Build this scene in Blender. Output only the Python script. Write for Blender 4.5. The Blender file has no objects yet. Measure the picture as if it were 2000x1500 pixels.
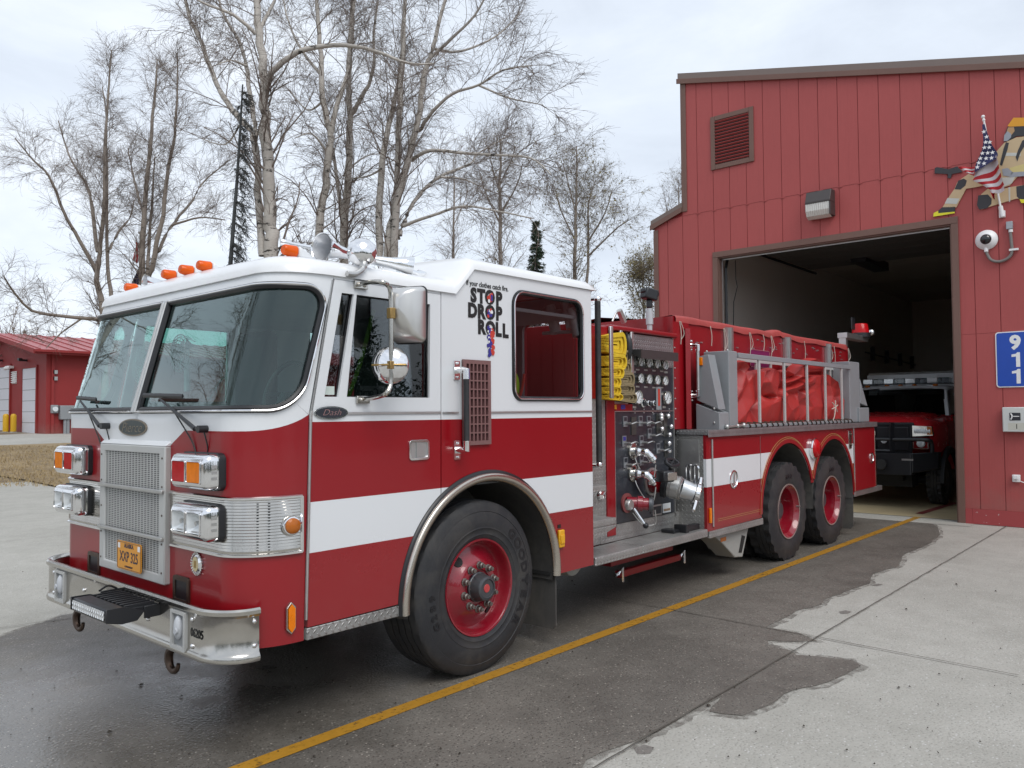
import bpy, bmesh, math, random
import numpy as np
from mathutils import Vector, Matrix, noise
from mathutils.geometry import tessellate_polygon
SC = bpy.context.scene
COL = SC.collection
rnd = random.Random(7)
V = Vector
PI = math.pi
# ------------------------------------------------------------------ camera
CAM = V((0.0, -3.601, 1.695)); FPX = 1546.64
CR = V((0.65744872, -0.75346487, -0.00720175))
CU = V((-0.02043343, -0.02738214, 0.99941618))
CF = V((0.75322218, 0.65691773, 0.03339823))
ZG = -0.04            # ground level
cd = bpy.data.cameras.new('camera'); cam = bpy.data.objects.new('camera', cd); COL.objects.link(cam)
cam.matrix_world = Matrix(((CR.x, CU.x, -CF.x, CAM.x), (CR.y, CU.y, -CF.y, CAM.y), (CR.z, CU.z, -CF.z, CAM.z), (0, 0, 0, 1)))
cd.sensor_width = 36.0; cd.lens = FPX / 2000 * 36.0; cd.clip_end = 2000; cd.clip_start = 0.05
SC.camera = cam
def ray(px, py): return CR * ((px - 1000) / FPX) - CU * ((py - 750) / FPX) + CF
def S(px, py, Y=0.0):                      # point of the photo on a plane along the truck's side
    d = ray(px, py); return CAM + d * ((Y - CAM.y) / d.y)
def FX(px, py, X):                         # on a plane across the truck / the station's front
    d = ray(px, py); return CAM + d * ((X - CAM.x) / d.x)
def G(px, py, z=ZG):                       # on a level plane
    d = ray(px, py); return CAM + d * ((z - CAM.z) / d.z)
def DP(px, py, D):                         # at a depth
    return CAM + ray(px, py) * D
def hill(x, y):                            # the ground climbs gently behind the grass
    t = max(0.0, min(1.0, (y - 19.0) / 45.0))
    return ZG + 0.85 * t
def GH(px, py):
    d = ray(px, py); lo, hi = 2.0, 400.0
    for _ in range(50):
        m = (lo + hi) / 2; q = CAM + d * m
        if q.z > hill(q.x, q.y): lo = m
        else: hi = m
    return CAM + d * lo
# ------------------------------------------------------------------ materials
def newmat(name):
    m = bpy.data.materials.new(name); m.use_nodes = True
    nt = m.node_tree; b = nt.nodes['Principled BSDF']
    return m, nt, b
def N(nt, t, **k):
    n = nt.nodes.new(t)
    for a, v in k.items():
        if a in n.inputs: n.inputs[a].default_value = v
        else: setattr(n, a, v)
    return n
def L(nt, a, b): nt.links.new(a, b)
def rgb(c): return (c[0], c[1], c[2], 1.0)
def coordn(nt, kind='Object', scale=(1, 1, 1)):
    tc = N(nt, 'ShaderNodeTexCoord'); mp = N(nt, 'ShaderNodeMapping'); mp.inputs['Scale'].default_value = scale
    L(nt, tc.outputs[kind], mp.inputs['Vector']); return mp.outputs['Vector']
def math_n(nt, op, a, b=None, clamp=False):
    n = nt.nodes.new('ShaderNodeMath'); n.operation = op; n.use_clamp = clamp
    for i, v in enumerate((a, b)):
        if v is None: continue
        if isinstance(v, (int, float)): n.inputs[i].default_value = v
        else: L(nt, v, n.inputs[i])
    return n.outputs[0]
def mixc(nt, fac, a, b):
    n = nt.nodes.new('ShaderNodeMix'); n.data_type = 'RGBA'
    for s, v in ((n.inputs['Factor'], fac), (n.inputs['A'], a), (n.inputs['B'], b)):
        if isinstance(v, (int, float)): s.default_value = v
        elif isinstance(v, tuple): s.default_value = rgb(v)
        else: L(nt, v, s)
    return n.outputs['Result']
def ramp(nt, fac, stops):
    n = nt.nodes.new('ShaderNodeValToRGB'); cr = n.color_ramp
    while len(cr.elements) < len(stops): cr.elements.new(0.5)
    for e, (p, c) in zip(cr.elements, stops): e.position = p; e.color = rgb(c) if isinstance(c, tuple) else (c, c, c, 1)
    L(nt, fac, n.inputs['Fac']); return n.outputs['Color']
def noisen(nt, vec, scale, detail=4, rough=0.55, dist=0.0):
    n = N(nt, 'ShaderNodeTexNoise'); n.inputs['Scale'].default_value = scale; n.inputs['Detail'].default_value = detail
    n.inputs['Roughness'].default_value = rough; n.inputs['Distortion'].default_value = dist
    L(nt, vec, n.inputs['Vector']); return n.outputs['Fac']
def bump(nt, b, h, strength=0.3, dist=0.01):
    n = N(nt, 'ShaderNodeBump'); n.inputs['Strength'].default_value = strength; n.inputs['Distance'].default_value = dist
    L(nt, h, n.inputs['Height']); L(nt, n.outputs['Normal'], b.inputs['Normal']); return n
def simple(name, c, rough=0.5, metal=0.0, coat=0.0, var=0.08, vscale=6.0, bmp=0.0, bscale=60.0, rvar=0.1, dirt=None, dirt_amt=0.0, dscale=3.0):
    """plain paint, rubber, plastic or metal with slight procedural wear"""
    m, nt, b = newmat(name)
    vec = coordn(nt, 'Object')
    n = noisen(nt, vec, vscale, 5, 0.6)
    lo = tuple(max(0, x * (1 - var)) for x in c); hi = tuple(min(1, x * (1 + var)) for x in c)
    col = mixc(nt, n, lo, hi)
    if dirt:
        n2 = noisen(nt, vec, dscale, 8, 0.7, 0.5)
        f = math_n(nt, 'MULTIPLY', ramp(nt, n2, [(0.45, 0.0), (0.72, 1.0)]), dirt_amt)
        col = mixc(nt, f, col, dirt)
    L(nt, col, b.inputs['Base Color'])
    n3 = noisen(nt, vec, vscale * 3, 6, 0.65)
    r = math_n(nt, 'ADD', math_n(nt, 'MULTIPLY', n3, rvar * 2), rough - rvar, True)
    L(nt, r, b.inputs['Roughness'])
    b.inputs['Metallic'].default_value = metal
    b.inputs['Coat Weight'].default_value = coat; b.inputs['Coat Roughness'].default_value = 0.04
    if bmp: bump(nt, b, noisen(nt, vec, bscale, 4), bmp, 0.004)
    return m
RED = (0.27, 0.0045, 0.010); WHITE = (0.74, 0.76, 0.78)
M = {}
M['red'] = simple('red_gloss_paint', RED, 0.3, 0, 0.3, 0.06, 1.5, 0.02, 2.5, 0.06, (0.20, 0.11, 0.09), 0.05, 1.3)
M['white'] = simple('white_gloss_paint', WHITE, 0.32, 0, 0.35, 0.025, 1.2, 0.0, 5, 0.06, (0.5, 0.49, 0.46), 0.10, 1.7)
M['chrome'] = simple('chrome', (0.82, 0.82, 0.83), 0.09, 1.0, 0, 0.03, 5, 0.0, 9, 0.05)
M['steel'] = simple('polished_steel', (0.53, 0.51, 0.475), 0.17, 1.0, 0, 0.06, 3, 0.015, 14, 0.08, (0.33, 0.30, 0.25), 0.25, 2.2)
M['alu'] = simple('dull_aluminium', (0.55, 0.55, 0.54), 0.38, 0.9, 0, 0.08, 5, 0.02, 40, 0.1, (0.28, 0.27, 0.25), 0.3, 4)
M['rubber'] = simple('black_rubber', (0.022, 0.023, 0.026), 0.62, 0, 0, 0.25, 9, 0.12, 130, 0.12, (0.085, 0.078, 0.068), 0.5, 4)
M['seal'] = simple('black_seal', (0.012, 0.012, 0.014), 0.35)
M['black'] = simple('black_plastic', (0.016, 0.017, 0.02), 0.38, 0, 0, 0.15, 9, 0.03, 90)
M['blackpaint'] = simple('black_panel', (0.02, 0.024, 0.034), 0.32, 0, 0.2, 0.2, 5, 0.02, 60, 0.08, (0.10, 0.10, 0.10), 0.3, 5)
M['dark'] = simple('dark_underside', (0.018, 0.018, 0.018), 0.8, 0, 0, 0.3, 5, 0.1, 30)
M['grey'] = simple('grey_paint', (0.27, 0.285, 0.30), 0.38, 0, 0.15, 0.05, 3, 0.01, 50, 0.08, (0.18, 0.18, 0.17), 0.2, 4)
M['greytrim'] = simple('pale_grey_paint', (0.47, 0.475, 0.465), 0.4, 0.0, 0.2, 0.04, 5, 0.0, 50, 0.08, (0.3, 0.3, 0.28), 0.2, 5)
M['liner'] = simple('muddy_wheel_liner', (0.075, 0.072, 0.068), 0.8, 0, 0, 0.3, 7, 0.2, 60, 0.1, (0.17, 0.155, 0.13), 0.6, 3)
M['flange'] = simple('steel_arch_trim', (0.58, 0.53, 0.47), 0.25, 1.0, 0, 0.06, 4, 0.0, 30, 0.08, (0.30, 0.26, 0.21), 0.3, 3)
M['screen'] = simple('rose_grey_screen', (0.25, 0.135, 0.13), 0.45, 0.35, 0, 0.1, 8)
M['yellowhose'] = simple('yellow_hose_jacket', (0.74, 0.50, 0.02), 0.75, 0, 0, 0.15, 12, 0.25, 160, 0.05, (0.35, 0.22, 0.02), 0.35, 8)
M['tanhose'] = simple('tan_hose_jacket', (0.27, 0.21, 0.115), 0.8, 0, 0, 0.15, 12, 0.25, 160, 0.05, (0.12, 0.09, 0.05), 0.45, 8)
M['tarp'] = simple('red_vinyl_tarp', (0.42, 0.03, 0.026), 0.42, 0, 0, 0.12, 3, 0.06, 30, 0.1, (0.20, 0.03, 0.03), 0.4, 2.5)
M['tarptop'] = simple('faded_red_cover', (0.42, 0.07, 0.065), 0.5, 0, 0, 0.12, 3, 0.06, 30, 0.08, (0.25, 0.07, 0.06), 0.4, 2.5)
M['cord'] = simple('pale_cord', (0.5, 0.44, 0.38), 0.8)
M['brasslike'] = simple('worn_brass', (0.45, 0.30, 0.12), 0.35, 1.0)
M['gold'] = simple('gold_stripe', (0.45, 0.26, 0.10), 0.4, 0.2)
M['hook'] = simple('forged_hook', (0.10, 0.07, 0.055), 0.4, 0.8, 0, 0.2, 12, 0.05, 60)
M['plate_yellow'] = simple('yellow_plate', (0.72, 0.30, 0.012), 0.42, 0, 0.2, 0.04, 8)
M['ink'] = simple('dark_blue_ink', (0.015, 0.017, 0.05), 0.5)
M['blackink'] = simple('black_ink', (0.012, 0.012, 0.012), 0.5)
M['whiteink'] = simple('white_vinyl', (0.8, 0.8, 0.8), 0.4)
M['redink'] = simple('red_vinyl', (0.55, 0.05, 0.03), 0.45)
M['blueink'] = simple('blue_vinyl', (0.04, 0.035, 0.25), 0.45)
M['yellowplastic'] = simple('yellow_plastic', (0.75, 0.38, 0.012), 0.35, 0, 0.2)
M['lime'] = simple('lime_fabric', (0.35, 0.7, 0.02), 0.7)
M['interior'] = simple('grey_cab_lining', (0.16, 0.165, 0.17), 0.75, 0, 0, 0.1, 6, 0.1, 90)
M['seatcloth'] = simple('charcoal_seat', (0.05, 0.052, 0.055), 0.8, 0, 0, 0.1, 6, 0.1, 90)
M['fancage'] = simple('pale_fan_cage', (0.5, 0.52, 0.5), 0.35, 0.5)
M['gauge'] = simple('gauge_face', (0.72, 0.75, 0.77), 0.35)
def lens(name, c, rough=0.12, bscale=70):
    m, nt, b = newmat(name)
    vec = coordn(nt, 'Object')
    w = N(nt, 'ShaderNodeTexVoronoi'); w.inputs['Scale'].default_value = bscale; L(nt, vec, w.inputs['Vector'])
    n = noisen(nt, vec, 22, 2)
    L(nt, mixc(nt, n, tuple(x * 0.72 for x in c), tuple(min(1, x * 1.2) for x in c)), b.inputs['Base Color'])
    b.inputs['Roughness'].default_value = 0.12; b.inputs['Coat Weight'].default_value = 0.0; b.inputs['Specular IOR Level'].default_value = 0.3
    b.inputs['Subsurface Weight'].default_value = 0.0
    bump(nt, b, w.outputs['Distance'], 0.05, 0.002)
    return m
M['amber'] = lens('amber_lens', (0.85, 0.21, 0.002)); M['amberdeep'] = lens('deep_amber_lens', (0.72, 0.10, 0.003)); M['redlens'] = lens('red_lens', (0.48, 0.006, 0.010))
M['dimamber'] = lens('dim_amber_lens', (0.45, 0.13, 0.02))
M['clearlens'] = lens('clear_lens', (0.80, 0.83, 0.86), 0.08, 40); M['clearlens'].node_tree.nodes['Principled BSDF'].inputs['Metallic'].default_value = 0.25
def glass(name, tint, trans=1.0, spec_tint=(1, 1, 1), ior=1.5, rough=0.0):
    """clear sheet: transparent tint plus mirror reflection by angle"""
    m = bpy.data.materials.new(name); m.use_nodes = True; nt = m.node_tree; nt.nodes.clear()
    o = N(nt, 'ShaderNodeOutputMaterial'); mx = N(nt, 'ShaderNodeMixShader'); t = N(nt, 'ShaderNodeBsdfTransparent'); g = N(nt, 'ShaderNodeBsdfGlossy')
    fr = N(nt, 'ShaderNodeFresnel'); fr.inputs['IOR'].default_value = ior
    t.inputs['Color'].default_value = rgb(tint); g.inputs['Color'].default_value = rgb(spec_tint); g.inputs['Roughness'].default_value = rough
    L(nt, math_n(nt, 'MULTIPLY', fr.outputs[0], trans, True), mx.inputs[0]); L(nt, t.outputs[0], mx.inputs[1]); L(nt, g.outputs[0], mx.inputs[2]); L(nt, mx.outputs[0], o.inputs[0])
    return m
M['ws'] = glass('windscreen_glass', (0.52, 0.80, 0.74), 2.1, (0.80, 0.94, 0.93), 1.52)
M['tint'] = glass('tinted_side_glass', (0.52, 0.54, 0.55), 1.3, (0.85, 0.88, 0.9), 1.5)
M['fartint'] = glass('pale_green_glass', (0.55, 0.75, 0.70), 1.3, (0.85, 0.9, 0.9), 1.5)
M['crewglass'] = glass('crew_window_glass', (0.80, 0.78, 0.80), 1.2, (0.85, 0.88, 0.9), 1.5)
M['clear'] = glass('clear_cover', (0.9, 0.92, 0.92), 1.5, (1, 1, 1), 1.45)
M['smoke'] = glass('light_bar_lens', (0.55, 0.6, 0.62), 1.5, (1, 1, 1), 1.45)
def diamond(name, c=(0.47, 0.465, 0.45), k=22.0, metal=0.7, rough=0.4):
    """tread plate: raised lozenges turning left and right in a chequer (UV in metres)"""
    m, nt, b = newmat(name)
    tc = N(nt, 'ShaderNodeTexCoord'); sp = N(nt, 'ShaderNodeSeparateXYZ'); L(nt, tc.outputs['UV'], sp.inputs[0])
    u = math_n(nt, 'MULTIPLY', math_n(nt, 'ADD', sp.outputs[0], sp.outputs[1]), k); v = math_n(nt, 'MULTIPLY', math_n(nt, 'SUBTRACT', sp.outputs[0], sp.outputs[1]), k)
    fu = math_n(nt, 'SUBTRACT', math_n(nt, 'FRACT', u), 0.5); fv = math_n(nt, 'SUBTRACT', math_n(nt, 'FRACT', v), 0.5)
    par = math_n(nt, 'MODULO', math_n(nt, 'ABSOLUTE', math_n(nt, 'ADD', math_n(nt, 'FLOOR', u), math_n(nt, 'FLOOR', v))), 2.0)
    ip = math_n(nt, 'SUBTRACT', 1.0, par)
    a = math_n(nt, 'ADD', math_n(nt, 'MULTIPLY', fu, par), math_n(nt, 'MULTIPLY', fv, ip))
    c2 = math_n(nt, 'ADD', math_n(nt, 'MULTIPLY', fv, par), math_n(nt, 'MULTIPLY', fu, ip))
    e = math_n(nt, 'ADD', math_n(nt, 'POWER', math_n(nt, 'DIVIDE', a, 0.46), 2.0), math_n(nt, 'POWER', math_n(nt, 'DIVIDE', c2, 0.17), 2.0))
    h = math_n(nt, 'SUBTRACT', 1.0, e, True)
    vec = coordn(nt, 'Object'); n = noisen(nt, vec, 4, 6, 0.7)
    col = mixc(nt, ramp(nt, n, [(0.35, 0.0), (0.75, 1.0)]), c, tuple(x * 0.62 for x in c))
    L(nt, col, b.inputs['Base Color']); b.inputs['Metallic'].default_value = metal
    L(nt, math_n(nt, 'SUBTRACT', rough + 0.08, math_n(nt, 'MULTIPLY', h, 0.18), True), b.inputs['Roughness'])
    bump(nt, b, h, 0.7, 0.005)
    return m
M['tread'] = diamond('tread_plate')
M['treadfine'] = diamond('fine_tread_plate', (0.42, 0.425, 0.43), 26.0, 0.85, 0.36)
def livery(name, front=False):
    """red engine paint with the white upper body and the white reflective stripe, divided by height"""
    m, nt, b = newmat(name)
    tc = N(nt, 'ShaderNodeTexCoord'); sp = N(nt, 'ShaderNodeSeparateXYZ'); L(nt, tc.outputs['Object'], sp.inputs[0]); z = sp.outputs[2]
    up = math_n(nt, 'GREATER_THAN', z, 1.681 if not front else 9.0)
    st = math_n(nt, 'MULTIPLY', math_n(nt, 'GREATER_THAN', z, 0.985), math_n(nt, 'LESS_THAN', z, 1.254))
    w = math_n(nt, 'MAXIMUM', up, st)
    vec = coordn(nt, 'Object'); n = noisen(nt, vec, 1.3, 5, 0.6)
    r = mixc(nt, n, tuple(x * 0.94 for x in RED), tuple(x * 1.06 for x in RED)); wh = mixc(nt, n, tuple(x * 0.97 for x in WHITE), WHITE)
    # road film on the lowest panels
    d = math_n(nt, 'MULTIPLY', math_n(nt, 'MULTIPLY', noisen(nt, vec, 5, 7, 0.7), math_n(nt, 'SUBTRACT', 1.15, z, True)), 0.22)
    L(nt, mixc(nt, d, mixc(nt, w, r, wh), (0.30, 0.22, 0.19)), b.inputs['Base Color'])
    n3 = noisen(nt, vec, 6, 6, 0.65)
    L(nt, math_n(nt, 'ADD', math_n(nt, 'MULTIPLY', n3, 0.1), math_n(nt, 'ADD', 0.2, d)), b.inputs['Roughness'])
    b.inputs['Coat Weight'].default_value = 0.25; b.inputs['Coat Roughness'].default_value = 0.04
    bump(nt, b, noisen(nt, vec, 2.2, 2), 0.03, 0.02)
    return m
M['livery'] = livery('cab_livery'); M['liverybody'] = livery('body_livery', True)
# ------------------------------------------------------------------ mesh builder
class MB:
    def __init__(s): s.v = []; s.f = []; s.mi = []
    def add(s, pts): i = len(s.v); s.v.extend(V(p) for p in pts); return list(range(i, i + len(pts)))
    def face(s, ids, m=0): s.f.append(tuple(ids)); s.mi.append(m)
    def quad(s, a, b, c, d, m=0): s.face(s.add([a, b, c, d]), m)
    def poly(s, pts, m=0): s.face(s.add(pts), m)
    def grid(s, rows, m=0, closed=False, rowclosed=False):
        ids = [s.add(r) for r in rows]; R = len(rows); n = len(rows[0])
        for i in range(R if rowclosed else R - 1):
            a, b = ids[i], ids[(i + 1) % R]
            for j in range(n if closed else n - 1): s.face((a[j], a[(j + 1) % n], b[(j + 1) % n], b[j]), m)
        return ids
    def box(s, c, sz, R=None, m=0):
        hx, hy, hz = sz[0] / 2, sz[1] / 2, sz[2] / 2; P = []
        for x, y, z in ((-1, -1, -1), (1, -1, -1), (1, 1, -1), (-1, 1, -1), (-1, -1, 1), (1, -1, 1), (1, 1, 1), (-1, 1, 1)):
            q = V((x * hx, y * hy, z * hz))
            if R is not None: q = R @ q
            P.append(q + V(c))
        i = s.add(P)
        for f in ((0, 3, 2, 1), (4, 5, 6, 7), (0, 1, 5, 4), (1, 2, 6, 5), (2, 3, 7, 6), (3, 0, 4, 7)): s.face([i[k] for k in f], m)
    def bx(s, x0, x1, y0, y1, z0, z1, m=0): s.box(((x0 + x1) / 2, (y0 + y1) / 2, (z0 + z1) / 2), (abs(x1 - x0), abs(y1 - y0), abs(z1 - z0)), None, m)
    def prism(s, loop, off, m=0, holes=(), mside=None, back=True):
        """polygon (planar 3D loop, may have holes) pushed by off"""
        mside = m if mside is None else mside; off = V(off)
        loops = [[V(p) for p in loop]] + [[V(p) for p in h] for h in holes]
        tris = tessellate_polygon(loops); flat = [p for l in loops for p in l]
        a = s.add(flat)
        nrm = sum(((flat[t[1]] - flat[t[0]]).cross(flat[t[2]] - flat[t[0]]) for t in tris), V((0, 0, 0)))
        flip = nrm.dot(off) > 0
        for t in tris: s.face([a[k] for k in (t[::-1] if flip else t)], m)
        if off.length > 0:
            b = s.add([p + off for p in flat])
            if back:
                for t in tris: s.face([b[k] for k in (t if flip else t[::-1])], m)
            k = 0
            for l in loops:
                n = len(l)
                for j in range(n): p, q = k + j, k + (j + 1) % n; s.face((a[p], a[q], b[q], b[p]), mside)
                k += n
    def tube(s, path, r, n=8, m=0, caps=True, closed=False, flat=None):
        P = [V(p) for p in path]; K = len(P); rows = []; up = None
        for i in range(K):
            if closed: t = P[(i + 1) % K] - P[i - 1]
            else: t = P[min(i + 1, K - 1)] - P[max(i - 1, 0)]
            if t.length < 1e-9: t = V((0, 0, 1))
            t.normalize()
            if up is None:
                up = V((0, 0, 1)) if abs(t.z) < 0.9 else V((1, 0, 0))
            u = (up - t * up.dot(t))
            if u.length < 1e-6: u = t.orthogonal()
            u.normalize(); w = t.cross(u); up = u
            rr = r[i] if isinstance(r, (list, tuple)) else r
            fa, fb = flat if flat else (1, 1)
            rows.append([P[i] + (u * math.cos(a) * fa + w * math.sin(a) * fb) * rr for a in [2 * PI * k / n for k in range(n)]])
        ids = s.grid(rows, m, True, closed)
        if caps and not closed: s.face(ids[0][::-1], m); s.face(ids[-1], m)
    def lathe(s, prof, o, ax, n=32, m=0, mats=None, cap0=False, cap1=False, start=None):
        """prof: (radius, distance along ax)"""
        o = V(o); ax = V(ax).normalized(); u = V(start) if start else ax.orthogonal().normalized(); w = ax.cross(u); rows = []
        for r, d in prof: rows.append([o + ax * d + (u * math.cos(2 * PI * k / n) + w * math.sin(2 * PI * k / n)) * r for k in range(n)])
        ids = [s.add(r) for r in rows]
        for i in range(len(rows) - 1):
            mm = mats[i] if mats else m
            for j in range(n): s.face((ids[i][j], ids[i][(j + 1) % n], ids[i + 1][(j + 1) % n], ids[i + 1][j]), mm)
        if cap0: s.face(ids[0][::-1], mats[0] if mats else m)
        if cap1: s.face(ids[-1], mats[-1] if mats else m)
    def cyl(s, a, b, r, n=16, m=0, r2=None):
        a, b = V(a), V(b); s.lathe([(r, 0), (r if r2 is None else r2, (b - a).length)], a, b - a, n, m, None, True, True)
    def ball(s, c, r, n=16, m=0, sc=(1, 1, 1), k=10):
        rows = [[V(c) + V((math.sin(t) * math.cos(p) * r * sc[0], math.sin(t) * math.sin(p) * r * sc[1], math.cos(t) * r * sc[2])) for p in [2 * PI * j / n for j in range(n)]] for t in [PI * (i + 0.02) / (k + 0.04) for i in range(k + 1)]]
        ids = s.grid(rows[::-1], m, True); s.face(ids[0][::-1], m); s.face(ids[-1], m)
    def build(s, name, mats, parent=None, bevel=0.0, smooth=35, origin=None, seg=2, fix=True):
        base = V((0, 0, 0)); q = parent
        while q is not None: base += q.location; q = q.parent
        o0 = base if origin is None else V(origin)
        me = bpy.data.meshes.new(name)
        me.from_pydata([tuple(p - o0) for p in s.v], [], s.f)
        ms = mats if isinstance(mats, (list, tuple)) else [mats]
        for m in ms: me.materials.append(M[m] if isinstance(m, str) else m)
        me.polygons.foreach_set('material_index', s.mi)
        bm = bmesh.new(); bm.from_mesh(me)
        bmesh.ops.remove_doubles(bm, verts=bm.verts, dist=1e-5)
        if fix: bmesh.ops.recalc_face_normals(bm, faces=bm.faces)
        uv = bm.loops.layers.uv.new('UVMap')
        for f in bm.faces:
            n = f.normal; ax, ay, az = abs(n.x), abs(n.y), abs(n.z)
            for lp in f.loops:
                c = lp.vert.co
                lp[uv].uv = (c.y, c.z) if ax >= ay and ax >= az else ((c.x, c.z) if ay >= az else (c.x, c.y))
        bm.to_mesh(me); bm.free()
        if smooth:
            me.polygons.foreach_set('use_smooth', [True] * len(me.polygons)); me.set_sharp_from_angle(angle=math.radians(smooth))
        o = bpy.data.objects.new(name, me); COL.objects.link(o)
        if parent is not None: o.parent = parent
        o.location = o0 - base
        if bevel:
            b = o.modifiers.new('bevel', 'BEVEL'); b.width = bevel; b.segments = seg; b.limit_method = 'ANGLE'; b.angle_limit = math.radians(40)
        return o
def tag(o, label=None, cat=None, group=None, kind=None):
    if label: o['label'] = label
    if cat: o['category'] = cat
    if group: o['group'] = group
    if kind: o['kind'] = kind
    return o
def thing(name, label, cat, loc=(0, 0, 0), group=None):
    o = bpy.data.objects.new(name, None); COL.objects.link(o); o.location = loc; o.empty_display_size = 0.2
    return tag(o, label, cat, group)
def copy_tree(o, parent=None):
    c = o.copy(); COL.objects.link(c)
    if parent is not None: c.parent = parent
    for ch in list(o.children): copy_tree(ch, c)
    return c
def text_mesh(txt, size, o, right, up, m, name, parent, depth=0.002, bold=0.0, align='CENTER', shear=0.0, sx=1.0, space=1.0):
    """lettering as a thin mesh standing on a surface; right/up are its axes"""
    cu = bpy.data.curves.new('letters', 'FONT'); cu.body = txt; cu.size = size; cu.extrude = depth; cu.offset = bold; cu.align_x = align; cu.align_y = 'CENTER'
    cu.shear = shear; cu.space_character = space; cu.resolution_u = 3
    ob = bpy.data.objects.new('letters', cu); COL.objects.link(ob)
    bpy.context.view_layer.update()
    me = bpy.data.meshes.new_from_object(ob.evaluated_get(bpy.context.evaluated_depsgraph_get()))
    bpy.data.objects.remove(ob); bpy.data.curves.remove(cu)
    right = V(right).normalized(); up = V(up).normalized(); nr = right.cross(up)
    b = MB(); pts = [V(o) + right * v.co.x * sx + up * v.co.y + nr * v.co.z for v in me.vertices]
    ids = b.add(pts)
    for p in me.polygons: b.face([ids[k] for k in p.vertices])
    bpy.data.meshes.remove(me)
    return b.build(name, m, parent, smooth=0)
def arc(cx, cy, r, a0, a1, n, rb=None):
    rb = r if rb is None else rb
    return [(cx + r * math.cos(a0 + (a1 - a0) * k / n), cy + rb * math.sin(a0 + (a1 - a0) * k / n)) for k in range(n + 1)]
def rrect(x0, x1, y0, y1, r, n=5):
    """rounded rectangle, counter-clockwise; r one radius or (bl, br, tr, tl)"""
    rs = r if isinstance(r, (tuple, list)) else (r,) * 4; P = []
    for (cx, cy, a), q in zip(((x0, y0, PI), (x1, y0, 1.5 * PI), (x1, y1, 0), (x0, y1, 0.5 * PI)), rs):
        sx = 1 if cx == x0 else -1; sy = 1 if cy == y0 else -1
        P += arc(cx + sx * q, cy + sy * q, q, a, a + PI / 2, n) if q > 1e-6 else [(cx, cy)]
    return P
def smooth_path(P, n=6, closed=False):
    P = [V(p) for p in P]; out = []; K = len(P)
    for i in range(K if closed else K - 1):
        p0 = P[i - 1] if (closed or i > 0) else P[i]; p1 = P[i]; p2 = P[(i + 1) % K]; p3 = P[(i + 2) % K] if (closed or i + 2 < K) else p2
        for k in range(n):
            t = k / n; out.append(0.5 * ((2 * p1) + (p2 - p0) * t + (2 * p0 - 5 * p1 + 4 * p2 - p3) * t * t + (3 * p1 - p0 - 3 * p2 + p3) * t ** 3))
    if not closed: out.append(P[-1])
    return out
# ------------------------------------------------------------------ sky and light
w = bpy.data.worlds.new('World'); SC.world = w; w.use_nodes = True; nt = w.node_tree; nt.nodes.clear()
SUN_EL, SUN_AZ = math.radians(52), math.radians(205)     # azimuth measured from +Y towards +X
out = N(nt, 'ShaderNodeOutputWorld'); bg = N(nt, 'ShaderNodeBackground'); L(nt, bg.outputs[0], out.inputs[0])
sky = N(nt, 'ShaderNodeTexSky'); sky.sky_type = 'NISHITA'; sky.sun_disc = False; sky.sun_elevation = SUN_EL; sky.sun_rotation = SUN_AZ; sky.air_density = 1.0; sky.dust_density = 2.0
vec = coordn(nt, 'Generated', (1, 1, 2.6))
n1 = noisen(nt, vec, 1.6, 7, 0.58, 0.35); n2 = noisen(nt, coordn(nt, 'Generated', (1, 1, 2.2)), 4.2, 6, 0.6, 0.6)
nn = math_n(nt, 'ADD', math_n(nt, 'MULTIPLY', n1, 0.7), math_n(nt, 'MULTIPLY', n2, 0.3))
cl = ramp(nt, nn, [(0.34, (4.75, 5.2, 5.9)), (0.50, (5.75, 6.25, 6.95)), (0.64, (6.9, 7.3, 7.85))])
L(nt, mixc(nt, 0.9, sky.outputs[0], cl), bg.inputs['Color']); bg.inputs['Strength'].default_value = 0.1
sd = bpy.data.lights.new('sun', 'SUN'); so = bpy.data.objects.new('sun', sd); COL.objects.link(so)
sd.energy = 1.1; sd.angle = math.radians(35); sd.color = (1.0, 0.97, 0.93)
sdir = V((math.sin(SUN_AZ) * math.cos(SUN_EL), math.cos(SUN_AZ) * math.cos(SUN_EL), math.sin(SUN_EL)))
so.rotation_euler = sdir.to_track_quat('Z', 'Y').to_euler()
SC.view_settings.view_transform = 'Standard'; SC.view_settings.look = 'None'; SC.view_settings.exposure = 0.62; SC.view_settings.gamma = 1.0
SC.cycles.max_bounces = 8; SC.cycles.transparent_max_bounces = 12; SC.cycles.caustics_reflective = False; SC.cycles.caustics_refractive = False
SC.cycles.use_denoising = True; SC.cycles.sample_clamp_indirect = 6.0
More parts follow.
